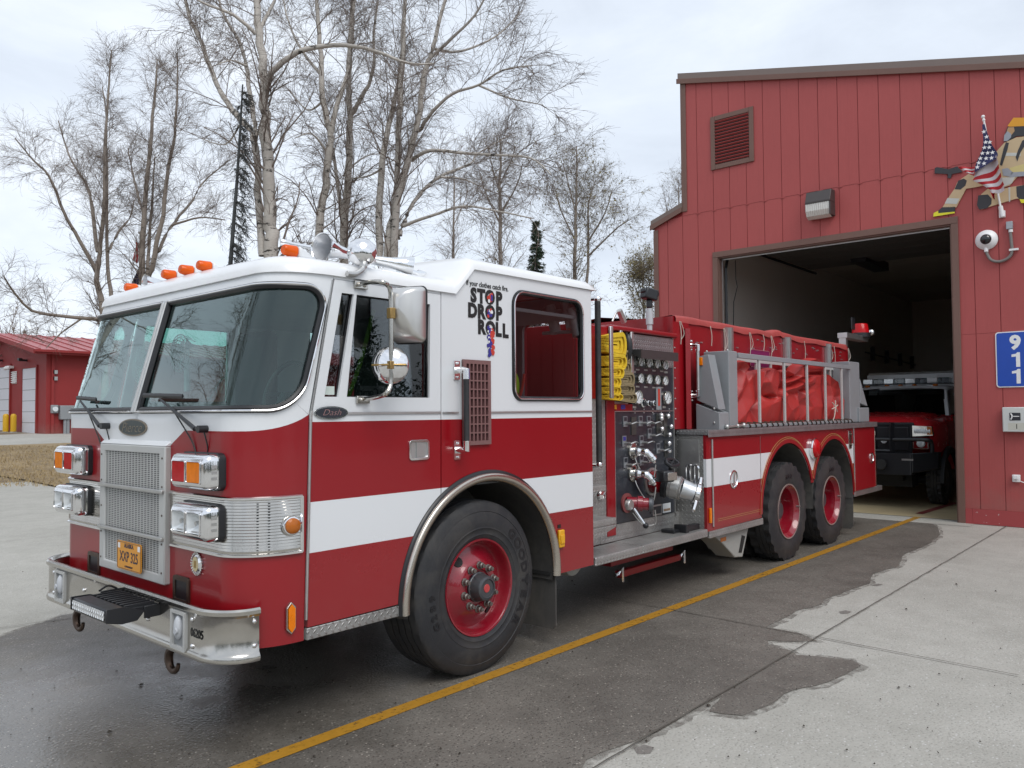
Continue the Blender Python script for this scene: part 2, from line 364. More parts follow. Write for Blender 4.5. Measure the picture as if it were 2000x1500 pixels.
# ------------------------------------------------------------------ ground materials
def concrete(name, lo, hi, rough, agg=0.5, wet=False):
    m, nt, b = newmat(name); vec = coordn(nt, 'Object')
    big = noisen(nt, vec, 0.45, 6, 0.62, 0.4); mid = noisen(nt, vec, 3.5, 7, 0.65); fine = noisen(nt, vec, 70, 3, 0.7)
    col = mixc(nt, ramp(nt, math_n(nt, 'ADD', math_n(nt, 'MULTIPLY', big, 0.6), math_n(nt, 'MULTIPLY', mid, 0.4)), [(0.36, 0.0), (0.64, 1.0)]), lo, hi)
    vo = N(nt, 'ShaderNodeTexVoronoi'); vo.inputs['Scale'].default_value = 62; L(nt, vec, vo.inputs['Vector'])
    rn = N(nt, 'ShaderNodeSeparateColor'); L(nt, vo.outputs['Color'], rn.inputs[0])
    peb = math_n(nt, 'MULTIPLY', math_n(nt, 'LESS_THAN', vo.outputs['Distance'], 0.33), agg)
    tone = ramp(nt, rn.outputs[0], [(0.0, tuple(x * 0.45 for x in lo)), (0.55, lo), (0.85, hi), (1.0, tuple(min(0.75, x * 2.3) for x in hi))])
    col = mixc(nt, peb, col, tone)
    col = mixc(nt, math_n(nt, 'MULTIPLY', fine, 0.35), col, tuple(x * 0.7 for x in lo))
    dots = N(nt, 'ShaderNodeTexVoronoi'); dots.inputs['Scale'].default_value = 6.5; L(nt, vec, dots.inputs['Vector'])
    col = mixc(nt, math_n(nt, 'MULTIPLY', math_n(nt, 'LESS_THAN', dots.outputs['Distance'], 0.03), 0.6), col, (0.04, 0.035, 0.03))
    L(nt, col, b.inputs['Base Color'])
    if wet:
        sp = N(nt, 'ShaderNodeSeparateXYZ'); L(nt, vec, sp.inputs[0])
        # standing film: strongest in front of the bumper, where the wash water ran
        dx = math_n(nt, 'MULTIPLY', math_n(nt, 'SUBTRACT', sp.outputs[0], 1.2), 0.42); dy = math_n(nt, 'MULTIPLY', math_n(nt, 'SUBTRACT', sp.outputs[1], 1.1), 0.5)
        d = math_n(nt, 'SQRT', math_n(nt, 'ADD', math_n(nt, 'MULTIPLY', dx, dx), math_n(nt, 'MULTIPLY', dy, dy)))
        film = math_n(nt, 'SUBTRACT', 1.25, math_n(nt, 'ADD', d, math_n(nt, 'MULTIPLY', math_n(nt, 'SUBTRACT', mid, 0.5), 0.8)), True)
        film = ramp(nt, film, [(0.1, 0.0), (0.75, 1.0)])
        L(nt, math_n(nt, 'SUBTRACT', math_n(nt, 'ADD', rough - 0.1, math_n(nt, 'MULTIPLY', mid, 0.2)), math_n(nt, 'MULTIPLY', film, rough - 0.2), True), b.inputs['Roughness'])
        L(nt, math_n(nt, 'ADD', 0.5, math_n(nt, 'MULTIPLY', film, 0.5)), b.inputs['Specular IOR Level'])
        bn = bump(nt, b, math_n(nt, 'ADD', fine, vo.outputs['Distance']), 0.5, 0.006)
        L(nt, math_n(nt, 'SUBTRACT', 0.5, math_n(nt, 'MULTIPLY', film, 0.33)), bn.inputs['Strength'])
    else:
        b.inputs['Roughness'].default_value = rough
        bump(nt, b, math_n(nt, 'ADD', fine, vo.outputs['Distance']), 0.45, 0.006)
    return m
M['dry'] = concrete('dry_concrete', (0.325, 0.315, 0.28), (0.465, 0.452, 0.41), 0.85, 0.62)
M['wet'] = concrete('wet_concrete', (0.092, 0.083, 0.071), (0.20, 0.182, 0.157), 0.55, 0.9, True)
M['damp'] = concrete('damp_concrete', (0.17, 0.155, 0.14), (0.22, 0.205, 0.185), 0.6, 0.5)
M['soil'] = simple('bare_soil', (0.16, 0.12, 0.075), 0.95, 0, 0, 0.35, 1.2, 0.5, 12)
def grassmat():
    m, nt, b = newmat('dry_grass'); vec = coordn(nt, 'Object')
    n = math_n(nt, 'ADD', math_n(nt, 'MULTIPLY', noisen(nt, vec, 0.6, 6, 0.65, 0.5), 0.6), math_n(nt, 'MULTIPLY', noisen(nt, coordn(nt, 'Object', (1, 0.4, 1)), 9, 6, 0.7), 0.4))
    L(nt, ramp(nt, n, [(0.33, (0.10, 0.075, 0.045)), (0.48, (0.26, 0.19, 0.105)), (0.62, (0.36, 0.27, 0.155)), (0.75, (0.20, 0.19, 0.09))]), b.inputs['Base Color'])
    b.inputs['Roughness'].default_value = 0.95; bump(nt, b, noisen(nt, vec, 22, 5, 0.7), 0.8, 0.05); return m
M['grass'] = grassmat()
M['blade'] = simple('straw', (0.36, 0.27, 0.14), 0.9, 0, 0, 0.35, 3)
def paintline(name, c):
    m = bpy.data.materials.new(name); m.use_nodes = True; nt = m.node_tree; b = nt.nodes['Principled BSDF']; o = nt.nodes['Material Output']
    vec = coordn(nt, 'Object'); n = noisen(nt, vec, 26, 6, 0.72, 0.3); n2 = noisen(nt, vec, 2.2, 4, 0.6)
    L(nt, mixc(nt, n, tuple(x * 0.62 for x in c), c), b.inputs['Base Color']); b.inputs['Roughness'].default_value = 0.5
    t = N(nt, 'ShaderNodeBsdfTransparent'); mx = N(nt, 'ShaderNodeMixShader')
    f = ramp(nt, math_n(nt, 'ADD', math_n(nt, 'MULTIPLY', n, 0.7), math_n(nt, 'MULTIPLY', n2, 0.3)), [(0.36, 0.1), (0.46, 1.0)])
    L(nt, f, mx.inputs[0]); L(nt, t.outputs[0], mx.inputs[1]); L(nt, b.outputs[0], mx.inputs[2]); L(nt, mx.outputs[0], o.inputs[0]); return m
M['yline'] = paintline('worn_yellow_line', (0.50, 0.25, 0.025)); M['rline'] = paintline('worn_red_line', (0.28, 0.05, 0.05))
M['crack'] = simple('joint_filler', (0.10, 0.09, 0.075), 0.9, 0, 0, 0.4, 9)
# ------------------------------------------------------------------ ground
b = MB(); xs = sorted(set([-160, -100, -60, -40] + list(range(-30, 61, 6)) + [80, 120, 180, 260])); ys = [-160, -100, -60, -30, -15, -5, 5, 12, 19] + [19 + 5 * k for k in range(1, 10)] + [75, 95, 130, 200, 320]
b.grid([[V((x, y, hill(x, y))) for x in xs] for y in ys]); tag(b.build('ground', 'soil', smooth=60), kind='structure')
def sheet(name, pts, dz, mat, jit=0.0, step=0.25, hills=False):
    P = [V(p) for p in pts]; out = []
    for i, p in enumerate(P):
        q = P[(i + 1) % len(P)]; n = max(1, int((q - p).length / step)) if jit else 1
        for k in range(n):
            t = p.lerp(q, k / n)
            if jit and k: t += V((noise.noise(t * 3.1) + 0.6 * noise.noise(t * 11.0), noise.noise(t * 3.1 + V((9, 4, 1))) + 0.6 * noise.noise(t * 11.0 + V((3, 8, 5))), 0)) * jit
            out.append(V((t.x, t.y, (hill(t.x, t.y) if hills else ZG) + dz)))
    b = MB(); b.prism(out, (0, 0, 0)); o = b.build(name, mat, smooth=0)
    if o.data.polygons and o.data.polygons[0].normal.z < 0: o.data.flip_normals()
    return tag(o, kind='structure')
edge = [GH(-420, 880), GH(-150, 908), GH(0, 932), GH(60, 942), GH(130, 957), GH(170, 975)]
sheet('concrete_apron', edge + [V((10, 9.5, 0)), V((13.0, 8.0, 0)), V((30, 8, 0)), V((30, -40, 0)), V((-25, -40, 0)), V((-25, 10, 0))], 0.004, 'dry', 0.02, 1.0)
wetpx = [(280, 1190), (120, 1203), (60, 1225), (0, 1246), (-160, 1300), (-260, 1420), (-200, 1640), (300, 1660), (1060, 1580), (1145, 1487), (1175, 1472), (1235, 1452), (1285, 1432), (1340, 1396), (1410, 1362), (1385, 1392), (1450, 1400), (1500, 1380), (1550, 1350), (1615, 1335), (1650, 1320), (1682, 1302), (1665, 1291), (1600, 1284), (1555, 1281), (1540, 1271), (1500, 1262), (1500, 1253), (1550, 1255), (1597, 1254), (1565, 1240), (1525, 1232), (1495, 1227), (1530, 1210), (1555, 1195), (1605, 1182), (1610, 1172), (1650, 1157), (1700, 1140), (1705, 1122), (1755, 1107), (1765, 1085), (1820, 1060), (1837, 1045), (1830, 1029), (1795, 1012), (1750, 1006), (1665, 1001)]
sheet('wet_concrete', [G(*p) for p in wetpx] + [V((12.9, 3.6, 0)), V((6, 4.1, 0)), V((3.2, 4.6, 0))], 0.008, 'wet', 0.022, 0.09)
def expand(P, d):
    n = len(P); out = []; A = sum(P[i].x * P[(i + 1) % n].y - P[(i + 1) % n].x * P[i].y for i in range(n)); sg = 1 if A > 0 else -1
    for i in range(n):
        t = (P[(i + 1) % n] - P[i - 1]); t.normalize(); out.append(P[i] + V((t.y, -t.x, 0)) * d * sg)
    return out
mm = bpy.data.materials.new('drying_edge'); mm.use_nodes = True; nt = mm.node_tree; bb = nt.nodes['Principled BSDF']; oo = nt.nodes['Material Output']; vec = coordn(nt, 'Object')
nz_ = noisen(nt, vec, 7, 7, 0.72, 0.6); L(nt, mixc(nt, noisen(nt, vec, 60, 3), (0.13, 0.117, 0.10), (0.24, 0.22, 0.195)), bb.inputs['Base Color']); bb.inputs['Roughness'].default_value = 0.75
tt = N(nt, 'ShaderNodeBsdfTransparent'); mx = N(nt, 'ShaderNodeMixShader'); L(nt, ramp(nt, nz_, [(0.42, 0.0), (0.62, 0.7)]), mx.inputs[0]); L(nt, tt.outputs[0], mx.inputs[1]); L(nt, bb.outputs[0], mx.inputs[2]); L(nt, mx.outputs[0], oo.inputs[0]); M['drying'] = mm
wet0 = [G(*p) for p in wetpx]
sheet('damp_margin', expand(wet0, 0.05) + [V((12.9, 3.7, 0)), V((6, 4.2, 0)), V((3.2, 4.7, 0))], 0.0062, 'drying', 0.035, 0.06)
for k, pts in enumerate(([(1237, 1463), (1258, 1456), (1278, 1462), (1270, 1474), (1245, 1475)], [(1638, 1196), (1652, 1193), (1663, 1196), (1655, 1200), (1642, 1200)], [(1700, 1144), (1716, 1141), (1725, 1143), (1712, 1146)])):
    sheet('damp_patch', [G(*p) for p in pts], 0.0055, 'damp', 0.012, 0.04)
ya, yb = G(430, 1520), G(1803, 1007.5); dd = (yb - ya).normalized(); nn_ = V((-dd.y, dd.x, 0)) * 0.05
sheet('yellow_line', [ya + nn_, ya - nn_, yb - nn_, yb + nn_], 0.012, 'yline')
def joint(a, c, wd=0.007):
    a, c = V((a.x, a.y, 0)), V((c.x, c.y, 0)); n = (c - a).normalized(); s = V((-n.y, n.x, 0)) * wd; K = max(2, int((c - a).length / 0.12)); l, r = [], []
    for k in range(K + 1):
        p = a.lerp(c, k / K); j = noise.noise(p * 7) * 0.007; ww = 0.6 + 0.7 * abs(noise.noise(p * 13)); l.append(p + s * (j / wd + ww)); r.append(p + s * (j / wd - ww))
    b = MB(); b.grid([[V((p.x, p.y, ZG + 0.016)) for p in l], [V((p.x, p.y, ZG + 0.016)) for p in r]]); o = b.build('pavement_joint', 'crack', smooth=0)
    if o.data.polygons[0].normal.z < 0: o.data.flip_normals()
    tag(o, kind='structure')
joint(G(1100, 1540), G(1970, 1027)); joint(G(1310, 1193), G(1990, 1323)); joint(G(1310, 1193), G(1060, 1150)); joint(G(280, 1190), G(-60, 1238)); joint(G(0, 1060), G(130, 1047), 0.004)
# the station's floor and threshold
sheet('threshold_slab', [V((13.02, -1.0, 0)), V((13.62, -1.0, 0)), V((13.62, 3.6, 0)), V((13.02, 3.6, 0))], 0.009, 'dry')
M['bayfloor'] = simple('buff_bay_floor', (0.50, 0.41, 0.25), 0.5, 0, 0, 0.1, 2, 0.05, 30, 0.1, (0.2, 0.17, 0.11), 0.35, 1.5)
sheet('bay_floor', [V((13.63, -9.5, 0)), V((27.4, -9.5, 0)), V((27.4, 3.4, 0)), V((13.63, 3.4, 0))], 0.013, 'bayfloor')
ra, rb = G(1795, 1005.5), G(1866, 983.5); dd = (rb - ra).normalized(); nn_ = V((-dd.y, dd.x, 0)) * 0.06
sheet('red_floor_line', [ra + nn_, ra - nn_, rb - nn_, rb + nn_], 0.018, 'rline')
b = MB(); r9 = random.Random(31)
for k in range(190):      # grit and leaf scraps on the paving
    p = G(r9.uniform(-50, 2050), 1030 + 470 * r9.random() ** 0.8); s_ = r9.uniform(0.003, 0.009) * (1 if r9.random() < 0.9 else 2.0); a = r9.uniform(0, 6.28); P = []
    for j in range(5): P.append(V((p.x + s_ * math.cos(a + j * 1.257) * r9.uniform(0.6, 1.3), p.y + s_ * math.sin(a + j * 1.257) * r9.uniform(0.5, 1.0), ZG + 0.013)))
    b.poly(P); b.poly([P[0], P[1], V((p.x, p.y, ZG + 0.016 + s_ * 0.5))]); b.poly([P[2], P[3], V((p.x, p.y, ZG + 0.016 + s_ * 0.5))]); b.poly([P[4], P[0], V((p.x, p.y, ZG + 0.016 + s_ * 0.5))])
tag(b.build('grit', simple('dark_grit', (0.05, 0.04, 0.03), 0.9, 0, 0, 0.5, 3), smooth=0, fix=False), kind='stuff')
# grass island and the drive beyond it
gp = [GH(-420, 880), GH(-150, 908), GH(0, 931), GH(60, 941), GH(130, 956), GH(170, 974), V((11, 10.2, 0)), V((14, 26, 0)), GH(330, 866), GH(200, 868), GH(130, 866), GH(0, 871), GH(-150, 874), GH(-420, 872)]
b = MB(); gl = [V((p.x, p.y, hill(p.x, p.y) + 0.03)) for p in gp]; b.prism(gl, (0, 0, 0)); o = b.build('grass_island', 'grass', smooth=0); tag(o, kind='structure')
dp = [GH(-420, 872), GH(-150, 874), GH(0, 871), GH(130, 866), GH(200, 868), GH(330, 866), GH(420, 846), GH(140, 846), GH(90, 848), GH(0, 844), GH(-420, 835)]
sheet('gravel_drive', dp, 0.012, 'dry', 0.0, 1.0, True)
b = MB(); r2 = random.Random(3)
for k in range(5200):
    p = GH(r2.uniform(-60, 240), 873 + 80 * r2.random() ** 1.4); h = r2.uniform(0.03, 0.11); a = r2.uniform(0, 6.28); ln = V((math.cos(a), math.sin(a), 0)); p = p + V((0, 0, 0.03))
    if p.y < 14 + 0.0: continue
    b.poly([p - ln * 0.012, p + ln * 0.012, p + V((r2.uniform(-.06, .06), r2.uniform(-.06, .06), h))])
tag(b.build('dry_grass', 'blade', smooth=0, fix=False), kind='stuff')
# ------------------------------------------------------------------ fire station
def sidingmat(name, c):
    m, nt, b = newmat(name); vec = coordn(nt, 'Object')
    n = noisen(nt, vec, 0.7, 5, 0.6); g = noisen(nt, coordn(nt, 'Object', (1, 14, 0.8)), 3.2, 6, 0.7); f = noisen(nt, vec, 24, 5, 0.7)
    col = mixc(nt, math_n(nt, 'ADD', math_n(nt, 'MULTIPLY', n, 0.55), math_n(nt, 'MULTIPLY', g, 0.45)), tuple(x * 0.78 for x in c), tuple(min(1, x * 1.22) for x in c))
    col = mixc(nt, math_n(nt, 'MULTIPLY', ramp(nt, f, [(0.6, 0.0), (0.8, 1.0)]), 0.25), col, tuple(x * 1.5 + 0.03 for x in c))
    sp = N(nt, 'ShaderNodeSeparateXYZ'); L(nt, vec, sp.inputs[0])      # mud splashed up from the paving, streaks below the seams
    spl = math_n(nt, 'MULTIPLY', ramp(nt, math_n(nt, 'ADD', math_n(nt, 'MULTIPLY', noisen(nt, vec, 5, 7, 0.75), 0.7), math_n(nt, 'MULTIPLY', math_n(nt, 'SUBTRACT', 0.9, sp.outputs[2], True), 0.5)), [(0.45, 0.0), (0.85, 1.0)]), 0.4)
    col = mixc(nt, spl, col, (0.23, 0.15, 0.125))
    stx = ramp(nt, noisen(nt, coordn(nt, 'Object', (1, 9, 0.35)), 2.3, 6, 0.75), [(0.56, 0.0), (0.74, 1.0)])
    col = mixc(nt, math_n(nt, 'MULTIPLY', stx, 0.22), col, tuple(x * 0.55 for x in c))
    L(nt, col, b.inputs['Base Color']); b.inputs['Roughness'].default_value = 0.62
    bump(nt, b, math_n(nt, 'ADD', g, math_n(nt, 'MULTIPLY', f, 0.6)), 0.35, 0.004); return m
M['siding'] = sidingmat('red_siding', (0.385, 0.076, 0.072))
M['siding2'] = sidingmat('dark_red_siding', (0.27, 0.022, 0.022))
M['browntrim'] = simple('brown_trim', (0.165, 0.092, 0.072), 0.6, 0, 0, 0.1, 3, 0.06, 40)
M['metalroof'] = simple('bronze_flashing', (0.20, 0.155, 0.135), 0.4, 0.3, 0, 0.08, 2)
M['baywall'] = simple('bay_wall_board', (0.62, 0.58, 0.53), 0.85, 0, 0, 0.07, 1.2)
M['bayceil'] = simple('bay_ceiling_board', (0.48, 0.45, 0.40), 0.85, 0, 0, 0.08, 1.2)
m, nt, bb = newmat('peeling_red_board'); vec = coordn(nt, 'Object'); n = noisen(nt, coordn(nt, 'Object', (1, 1, 1.6)), 9, 5, 0.6)
L(nt, mixc(nt, ramp(nt, n, [(0.655, 0.0), (0.675, 1.0)]), (0.36, 0.058, 0.06), (0.52, 0.50, 0.50)), bb.inputs['Base Color']); bb.inputs['Roughness'].default_value = 0.65; M['peel'] = m
XF = 13.38
st = thing('fire_station', 'tall red board sided fire station with an open bay door and sloping roof', 'fire station', (XF, 1.0, ZG))
YL, YLW, YR, XB = 3.737, 4.36, -11.0, 27.5
def ztop(y): return (7.93 + 0.2389 * (y - 3.737)) if y <= YL else (5.46 + 0.36 * (3.70 - y))
OY0, OY1, OZ = -0.795, 3.03, 4.47
b = MB(); ed = [YLW]; y = 3.424 + 0.3222 * 2
while y > YR: ed.append(y); y -= 0.3222
ed.append(YR); brk = sorted(set([e for e in ed if e < YLW] + [YLW, YL, OY1, OY0, YR]), reverse=True)
gset = set(round(e, 4) for e in ed)
for y1, y0 in zip(brk[:-1], brk[1:]):
    if y1 - y0 < 0.004: continue
    a1 = y1 - (0.0045 if round(y1, 4) in gset else 0); a0 = y0 + (0.0045 if round(y0, 4) in gset else 0)
    lo = OZ if (y0 >= OY0 - 1e-6 and y1 <= OY1 + 1e-6) else 0.19
    T1, T0 = ztop(y1 - 1e-4), ztop(y0 + 1e-4); cuts = [lo, 5.36] if lo > 0.2 or y0 > 2 else [lo, 2.785, 5.36]
    segs = [(c, (cuts + [None])[k + 1]) for k, c in enumerate(cuts)]
    for k, (z0, z1) in enumerate(segs):
        if z0 >= min(T0, T1): continue
        e1 = min(z1 - 0.004, T1) if z1 else T1; e0 = min(z1 - 0.004, T0) if z1 else T0
        x = XF - 0.003 * (1 if z0 >= 5.3 else 0)
        b.prism([(x, a1, z0), (x, a0, z0), (x, a0, e0), (x, a1, e1)], (0.011, 0, 0))
for e in ed:
    if e < YL and e > -8: b.bx(XF - 0.012, XF - 0.0035, e - 0.05, e + 0.02, 5.345, 5.358)
b.build('siding', 'siding', st, smooth=0)
b = MB()   # wall behind the boards, flanks and the low wing
b.prism([(XF + 0.012, YLW, 0), (XF + 0.012, OY1, 0), (XF + 0.012, OY1, OZ), (XF + 0.012, OY0, OZ), (XF + 0.012, OY0, 0), (XF + 0.012, YR, 0), (XF + 0.012, YR, ztop(YR)), (XF + 0.012, YL, ztop(YL)), (XF + 0.012, YL, 5.45), (XF + 0.012, YLW, ztop(YLW))], (0.16, 0, 0))
b.bx(XF + 0.172, XB, YLW - 0.12, YLW, 0, ztop(YLW)); b.bx(XF + 0.172, XB, YL - 0.1, YL, 5.1, ztop(YL)); b.bx(XF + 0.172, XB, YR, YR + 0.12, 0, ztop(YR)); b.bx(XB, XB + 0.1, YR, YLW, 0, 5.1)
b.build('wall', 'siding2', st, smooth=0)
b = MB()
b.prism([(XF - 0.04, YL + 0.05, ztop(YL) + 0.012), (XF - 0.04, YR, ztop(YR)), (XF - 0.04, YR, ztop(YR) + 0.16), (XF - 0.04, YL + 0.05, ztop(YL) + 0.172)], (XB - XF, 0, 0))
b.prism([(XF - 0.04, YLW + 0.06, ztop(YLW) - 0.02), (XF - 0.04, YL + 0.0, 5.45), (XF - 0.04, YL + 0.0, 5.61), (XF - 0.04, YLW + 0.06, ztop(YLW) + 0.14)], (XB - XF, 0, 0))
b.build('roof', 'metalroof', st, smooth=0)
b = MB()
b.prism([(XF - 0.06, YL + 0.07, ztop(YL) - 0.03), (XF - 0.06, YR, ztop(YR) - 0.04), (XF - 0.06, YR, ztop(YR) + 0.055), (XF - 0.06, YL + 0.07, ztop(YL) + 0.065)], (0.019, 0, 0))
b.prism([(XF - 0.06, YLW + 0.07, ztop(YLW) - 0.05), (XF - 0.06, YL + 0.002, 5.425), (XF - 0.06, YL + 0.002, 5.52), (XF - 0.06, YLW + 0.07, ztop(YLW) + 0.05)], (0.019, 0, 0))
b.bx(XF - 0.022, XF - 0.005, YL - 0.10, YL + 0.012, 5.43, ztop(YL) - 0.032); b.bx(XF - 0.005, XF + 0.10, YL + 0.002, YL + 0.014, 5.61, ztop(YL) - 0.032)
b.bx(XF - 0.022, XF - 0.005, YLW - 0.09, YLW + 0.012, ZG, ztop(YLW) - 0.055)
b.build('fascia', 'browntrim', st, bevel=0.004, smooth=0)
b = MB()
b.bx(XF - 0.028, XF - 0.004, OY1, OY1 + 0.10, ZG, OZ); b.bx(XF - 0.028, XF - 0.004, OY0 - 0.095, OY0, ZG, OZ); b.bx(XF - 0.030, XF - 0.004, OY0 - 0.095, OY1 + 0.10, OZ + 0.002, OZ + 0.105)
b.bx(XF - 0.004, XF + 0.176, OY1 - 0.02, OY1 + 0.004, ZG, OZ - 0.021); b.bx(XF - 0.004, XF + 0.176, OY0 - 0.004, OY0 + 0.02, ZG, OZ - 0.021); b.bx(XF - 0.004, XF + 0.176, OY0 - 0.004, OY1 + 0.004, OZ - 0.02, OZ + 0.0015)
b.build('door_frame', 'browntrim', st, bevel=0.004, smooth=0)
b = MB(); b.bx(XF + 0.10, XF + 0.115, OY1 - 0.045, OY1 - 0.021, ZG, OZ - 0.03); b.bx(XF + 0.09, XF + 0.10, OY0 + 0.02, OY1 - 0.02, OZ - 0.045, OZ - 0.022); b.build('weather_strip', 'alu', st, smooth=0)
b = MB(); b.bx(XF - 0.022, XF - 0.0, OY0 - 0.19, YR, -0.03, 0.188); b.bx(XF - 0.026, XF - 0.0, OY0 - 0.188, OY0 - 0.097, -0.035, 0.188); b.bx(XF - 0.022, XF, OY1 + 0.102, YLW - 0.092, -0.03, 0.188)
b.build('base_board', M['peel'], st, smooth=0)
b = MB(); b.bx(XF + 0.172, XB, 3.30, 3.36, ZG, 5.05); b.bx(XB - 0.2, XB, -9.4, 3.3, ZG, 5.05); b.bx(XF + 0.172, XB, -9.5, -9.4, ZG, 5.05); b.bx(XF + 0.173, XF + 0.2, -9.4, OY0 - 0.02, ZG, 5.05); b.bx(XF + 0.173, XF + 0.2, OY0, 3.3, OZ + 0.1, 5.05)
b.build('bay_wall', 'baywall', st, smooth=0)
b = MB(); b.bx(XF + 0.172, XB, -9.5, 3.36, 5.05, 5.1)
for k in range(5): b.bx(14.5 + 2.6 * k, 14.55 + 2.6 * k, -9.4, 3.3, 5.045, 5.05)
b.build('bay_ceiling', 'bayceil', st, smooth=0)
b = MB()   # the raised overhead door, folded back below the ceiling
for k in range(6): b.bx(14.05 + 0.62 * k, 14.05 + 0.62 * k + 0.6, -0.7, 2.95, 4.80, 4.85)
b.bx(XF + 0.24, XF + 0.30, -0.7, 2.95, 4.50, 4.62); b.build('overhead_door', simple('grey_door_skin', (0.12, 0.118, 0.112), 0.6), st, smooth=0)
b = MB()
for yy in (-0.76, 3.0): b.tube([(XF + 0.24, yy, 0), (XF + 0.24, yy, 4.3), (XF + 0.4, yy, 4.68), (XF + 0.7, yy, 4.78), (18.2, yy, 4.78)], 0.03, 4)
b.bx(17.0, 18.6, 1.55, 1.85, 4.72, 4.9); b.build('door_track', 'black', st, smooth=0)
p0 = FX(1437, 505, 13.7); b = MB(); b.tube([FX(1436, 508, 13.75), FX(1437, 545, 13.75), FX(1440, 560, 13.75), FX(1433, 590, 13.75), FX(1432, 660, 13.75)], 0.008, 5); b.build('pull_rope', 'black', st, smooth=0)
q0, q1 = S(1690, 688, 3.24), S(1868, 728, 3.24); b = MB(); b.tube([q0, q0.lerp(q1, 0.5) + V((0, 0, -0.05)), q1], 0.02, 5)
for k in range(8): q = q0.lerp(q1, (k + 0.5) / 8); b.bx(q.x - 0.02, q.x + 0.02, q.y - 0.05, 3.3, q.z - 0.18, q.z + 0.2)
b.build('cable_rail', 'black', st, smooth=0)
# louvred gable vent
lf = MB(); y0, y1, z0, z1 = 2.30, 3.13, 6.10, 7.09
lf.bx(XF - 0.03, XF - 0.004, y0, y0 + 0.085, z0, z1); lf.bx(XF - 0.03, XF - 0.004, y1 - 0.085, y1, z0, z1); lf.bx(XF - 0.03, XF - 0.004, y0 + 0.087, y1 - 0.087, z0, z0 + 0.085); lf.bx(XF - 0.03, XF - 0.004, y0 + 0.087, y1 - 0.087, z1 - 0.085, z1)
vent = lf.build('louvre_vent', 'browntrim', st, bevel=0.004, smooth=0)
lv = MB(); lv.bx(XF - 0.0035, XF - 0.003, y0 + 0.08, y1 - 0.08, z0 + 0.08, z1 - 0.08, 1)
for k in range(14):
    z = z0 + 0.115 + k * 0.0585; lv.box((XF - 0.018, (y0 + y1) / 2, z), (0.042, y1 - y0 - 0.176, 0.006), Matrix.Rotation(math.radians(30), 3, 'Y'))
lv.build('slats', ['siding', 'dark'], vent, smooth=0)
# ------------------------------------------------------------------ things on the station's front
X1 = XF - 0.004
t = thing('wall_lamp', 'bronze topped wall lamp with ribbed glass above the bay door', 'wall lamp', (X1, 1.12, 4.86))
b = MB(); b.prism([(X1, 1.328, 5.10), (X1, 1.328, 5.32), (X1 - 0.17, 1.328, 5.31), (X1 - 0.24, 1.328, 5.13), (X1 - 0.24, 1.328, 5.10)], (0, -0.415, 0)); b.bx(X1 - 0.235, X1 - 0.0, 0.913, 0.935, 4.88, 5.099); b.bx(X1 - 0.05, X1, 0.936, 1.327, 4.88, 5.099)
b.build('housing', simple('dark_bronze', (0.075, 0.066, 0.064), 0.4, 0.4), t, bevel=0.008, smooth=0)
b = MB(); n = 22; rows = []
for z, d in ((5.098, 0.225), (4.98, 0.22), (4.90, 0.18), (4.862, 0.10), (4.862, 0.052)): rows.append([V((X1 - d - (0.008 if k % 2 else 0), 1.326 - 0.388 * k / n, z)) for k in range(n + 1)])
b.grid(rows); b.prism([r[0] for r in rows] + [V((X1 - 0.052, 1.326, 5.098))], (0, 0.001, 0)); b.build('lens', simple('ribbed_glass', (0.62, 0.62, 0.58), 0.18, 0, 0.5), t, smooth=0)
t = thing('emergency_sign', 'blue 911 sign with white figures and border on the red wall', 'sign', (X1, -1.58, 1.98))
sy0, sy1 = -1.335, -1.83; 
def YZ(lst, x): return [V((x, p[0], p[1])) for p in lst]
b = MB(); b.prism(YZ(rrect(sy1, sy0, 1.978, 2.785, 0.04), X1 - 0.012), (0.010, 0, 0)); b.build('border', 'whiteink', t, smooth=0)
b = MB(); b.prism(YZ(rrect(sy1 + 0.014, sy0 - 0.014, 1.992, 2.771, 0.033), X1 - 0.0145), (0.0022, 0, 0)); b.build('panel', simple('sign_blue', (0.012, 0.07, 0.42), 0.35), t, smooth=0)
text_mesh('9', 0.275, (X1 - 0.0152, (sy0 + sy1) / 2, 2.615), (0, -1, 0), (0, 0, 1), 'whiteink', 'figure', t, 0.0006, 0.012)
for z in (2.375, 2.135):
    yc_ = (sy0 + sy1) / 2; b = MB(); b.prism([V((X1 - 0.0158, yc_ - y, z + zz)) for y, zz in ((0.005, -0.105), (0.055, -0.105), (0.055, 0.105), (0.022, 0.105), (0.004, 0.085), (-0.05, 0.075), (-0.05, 0.04), (0.005, 0.045))], (0.0012, 0, 0)); b.build('figure', 'whiteink', t, smooth=0)
t = thing('emergency_phone', 'pale grey emergency phone box below the blue 911 sign', 'phone box', (X1, -1.6, 1.33))
b = MB(); b.bx(X1 - 0.10, X1, -1.76, -1.41, 1.335, 1.69); b.build('box', simple('pale_box', (0.60, 0.62, 0.60), 0.45), t, bevel=0.012)
b = MB(); b.bx(X1 - 0.103, X1 - 0.1005, -1.635, -1.50, 1.50, 1.61); b.build('icon_panel', 'blackpaint', t, smooth=0)
b = MB(); b.tube([(X1 - 0.104, -1.515, 1.60), (X1 - 0.104, -1.53, 1.575), (X1 - 0.104, -1.53, 1.545), (X1 - 0.104, -1.515, 1.515)], 0.009, 6); b.tube([(X1 - 0.104, -1.545, 1.558), (X1 - 0.104, -1.62, 1.558)], 0.006, 6); b.build('handset_icon', 'whiteink', t)
text_mesh('1', 0.10, (X1 - 0.1012, -1.585, 1.41), (0, -1, 0), (0, 0, 1), 'blackink', 'figure', t, 0.0006)
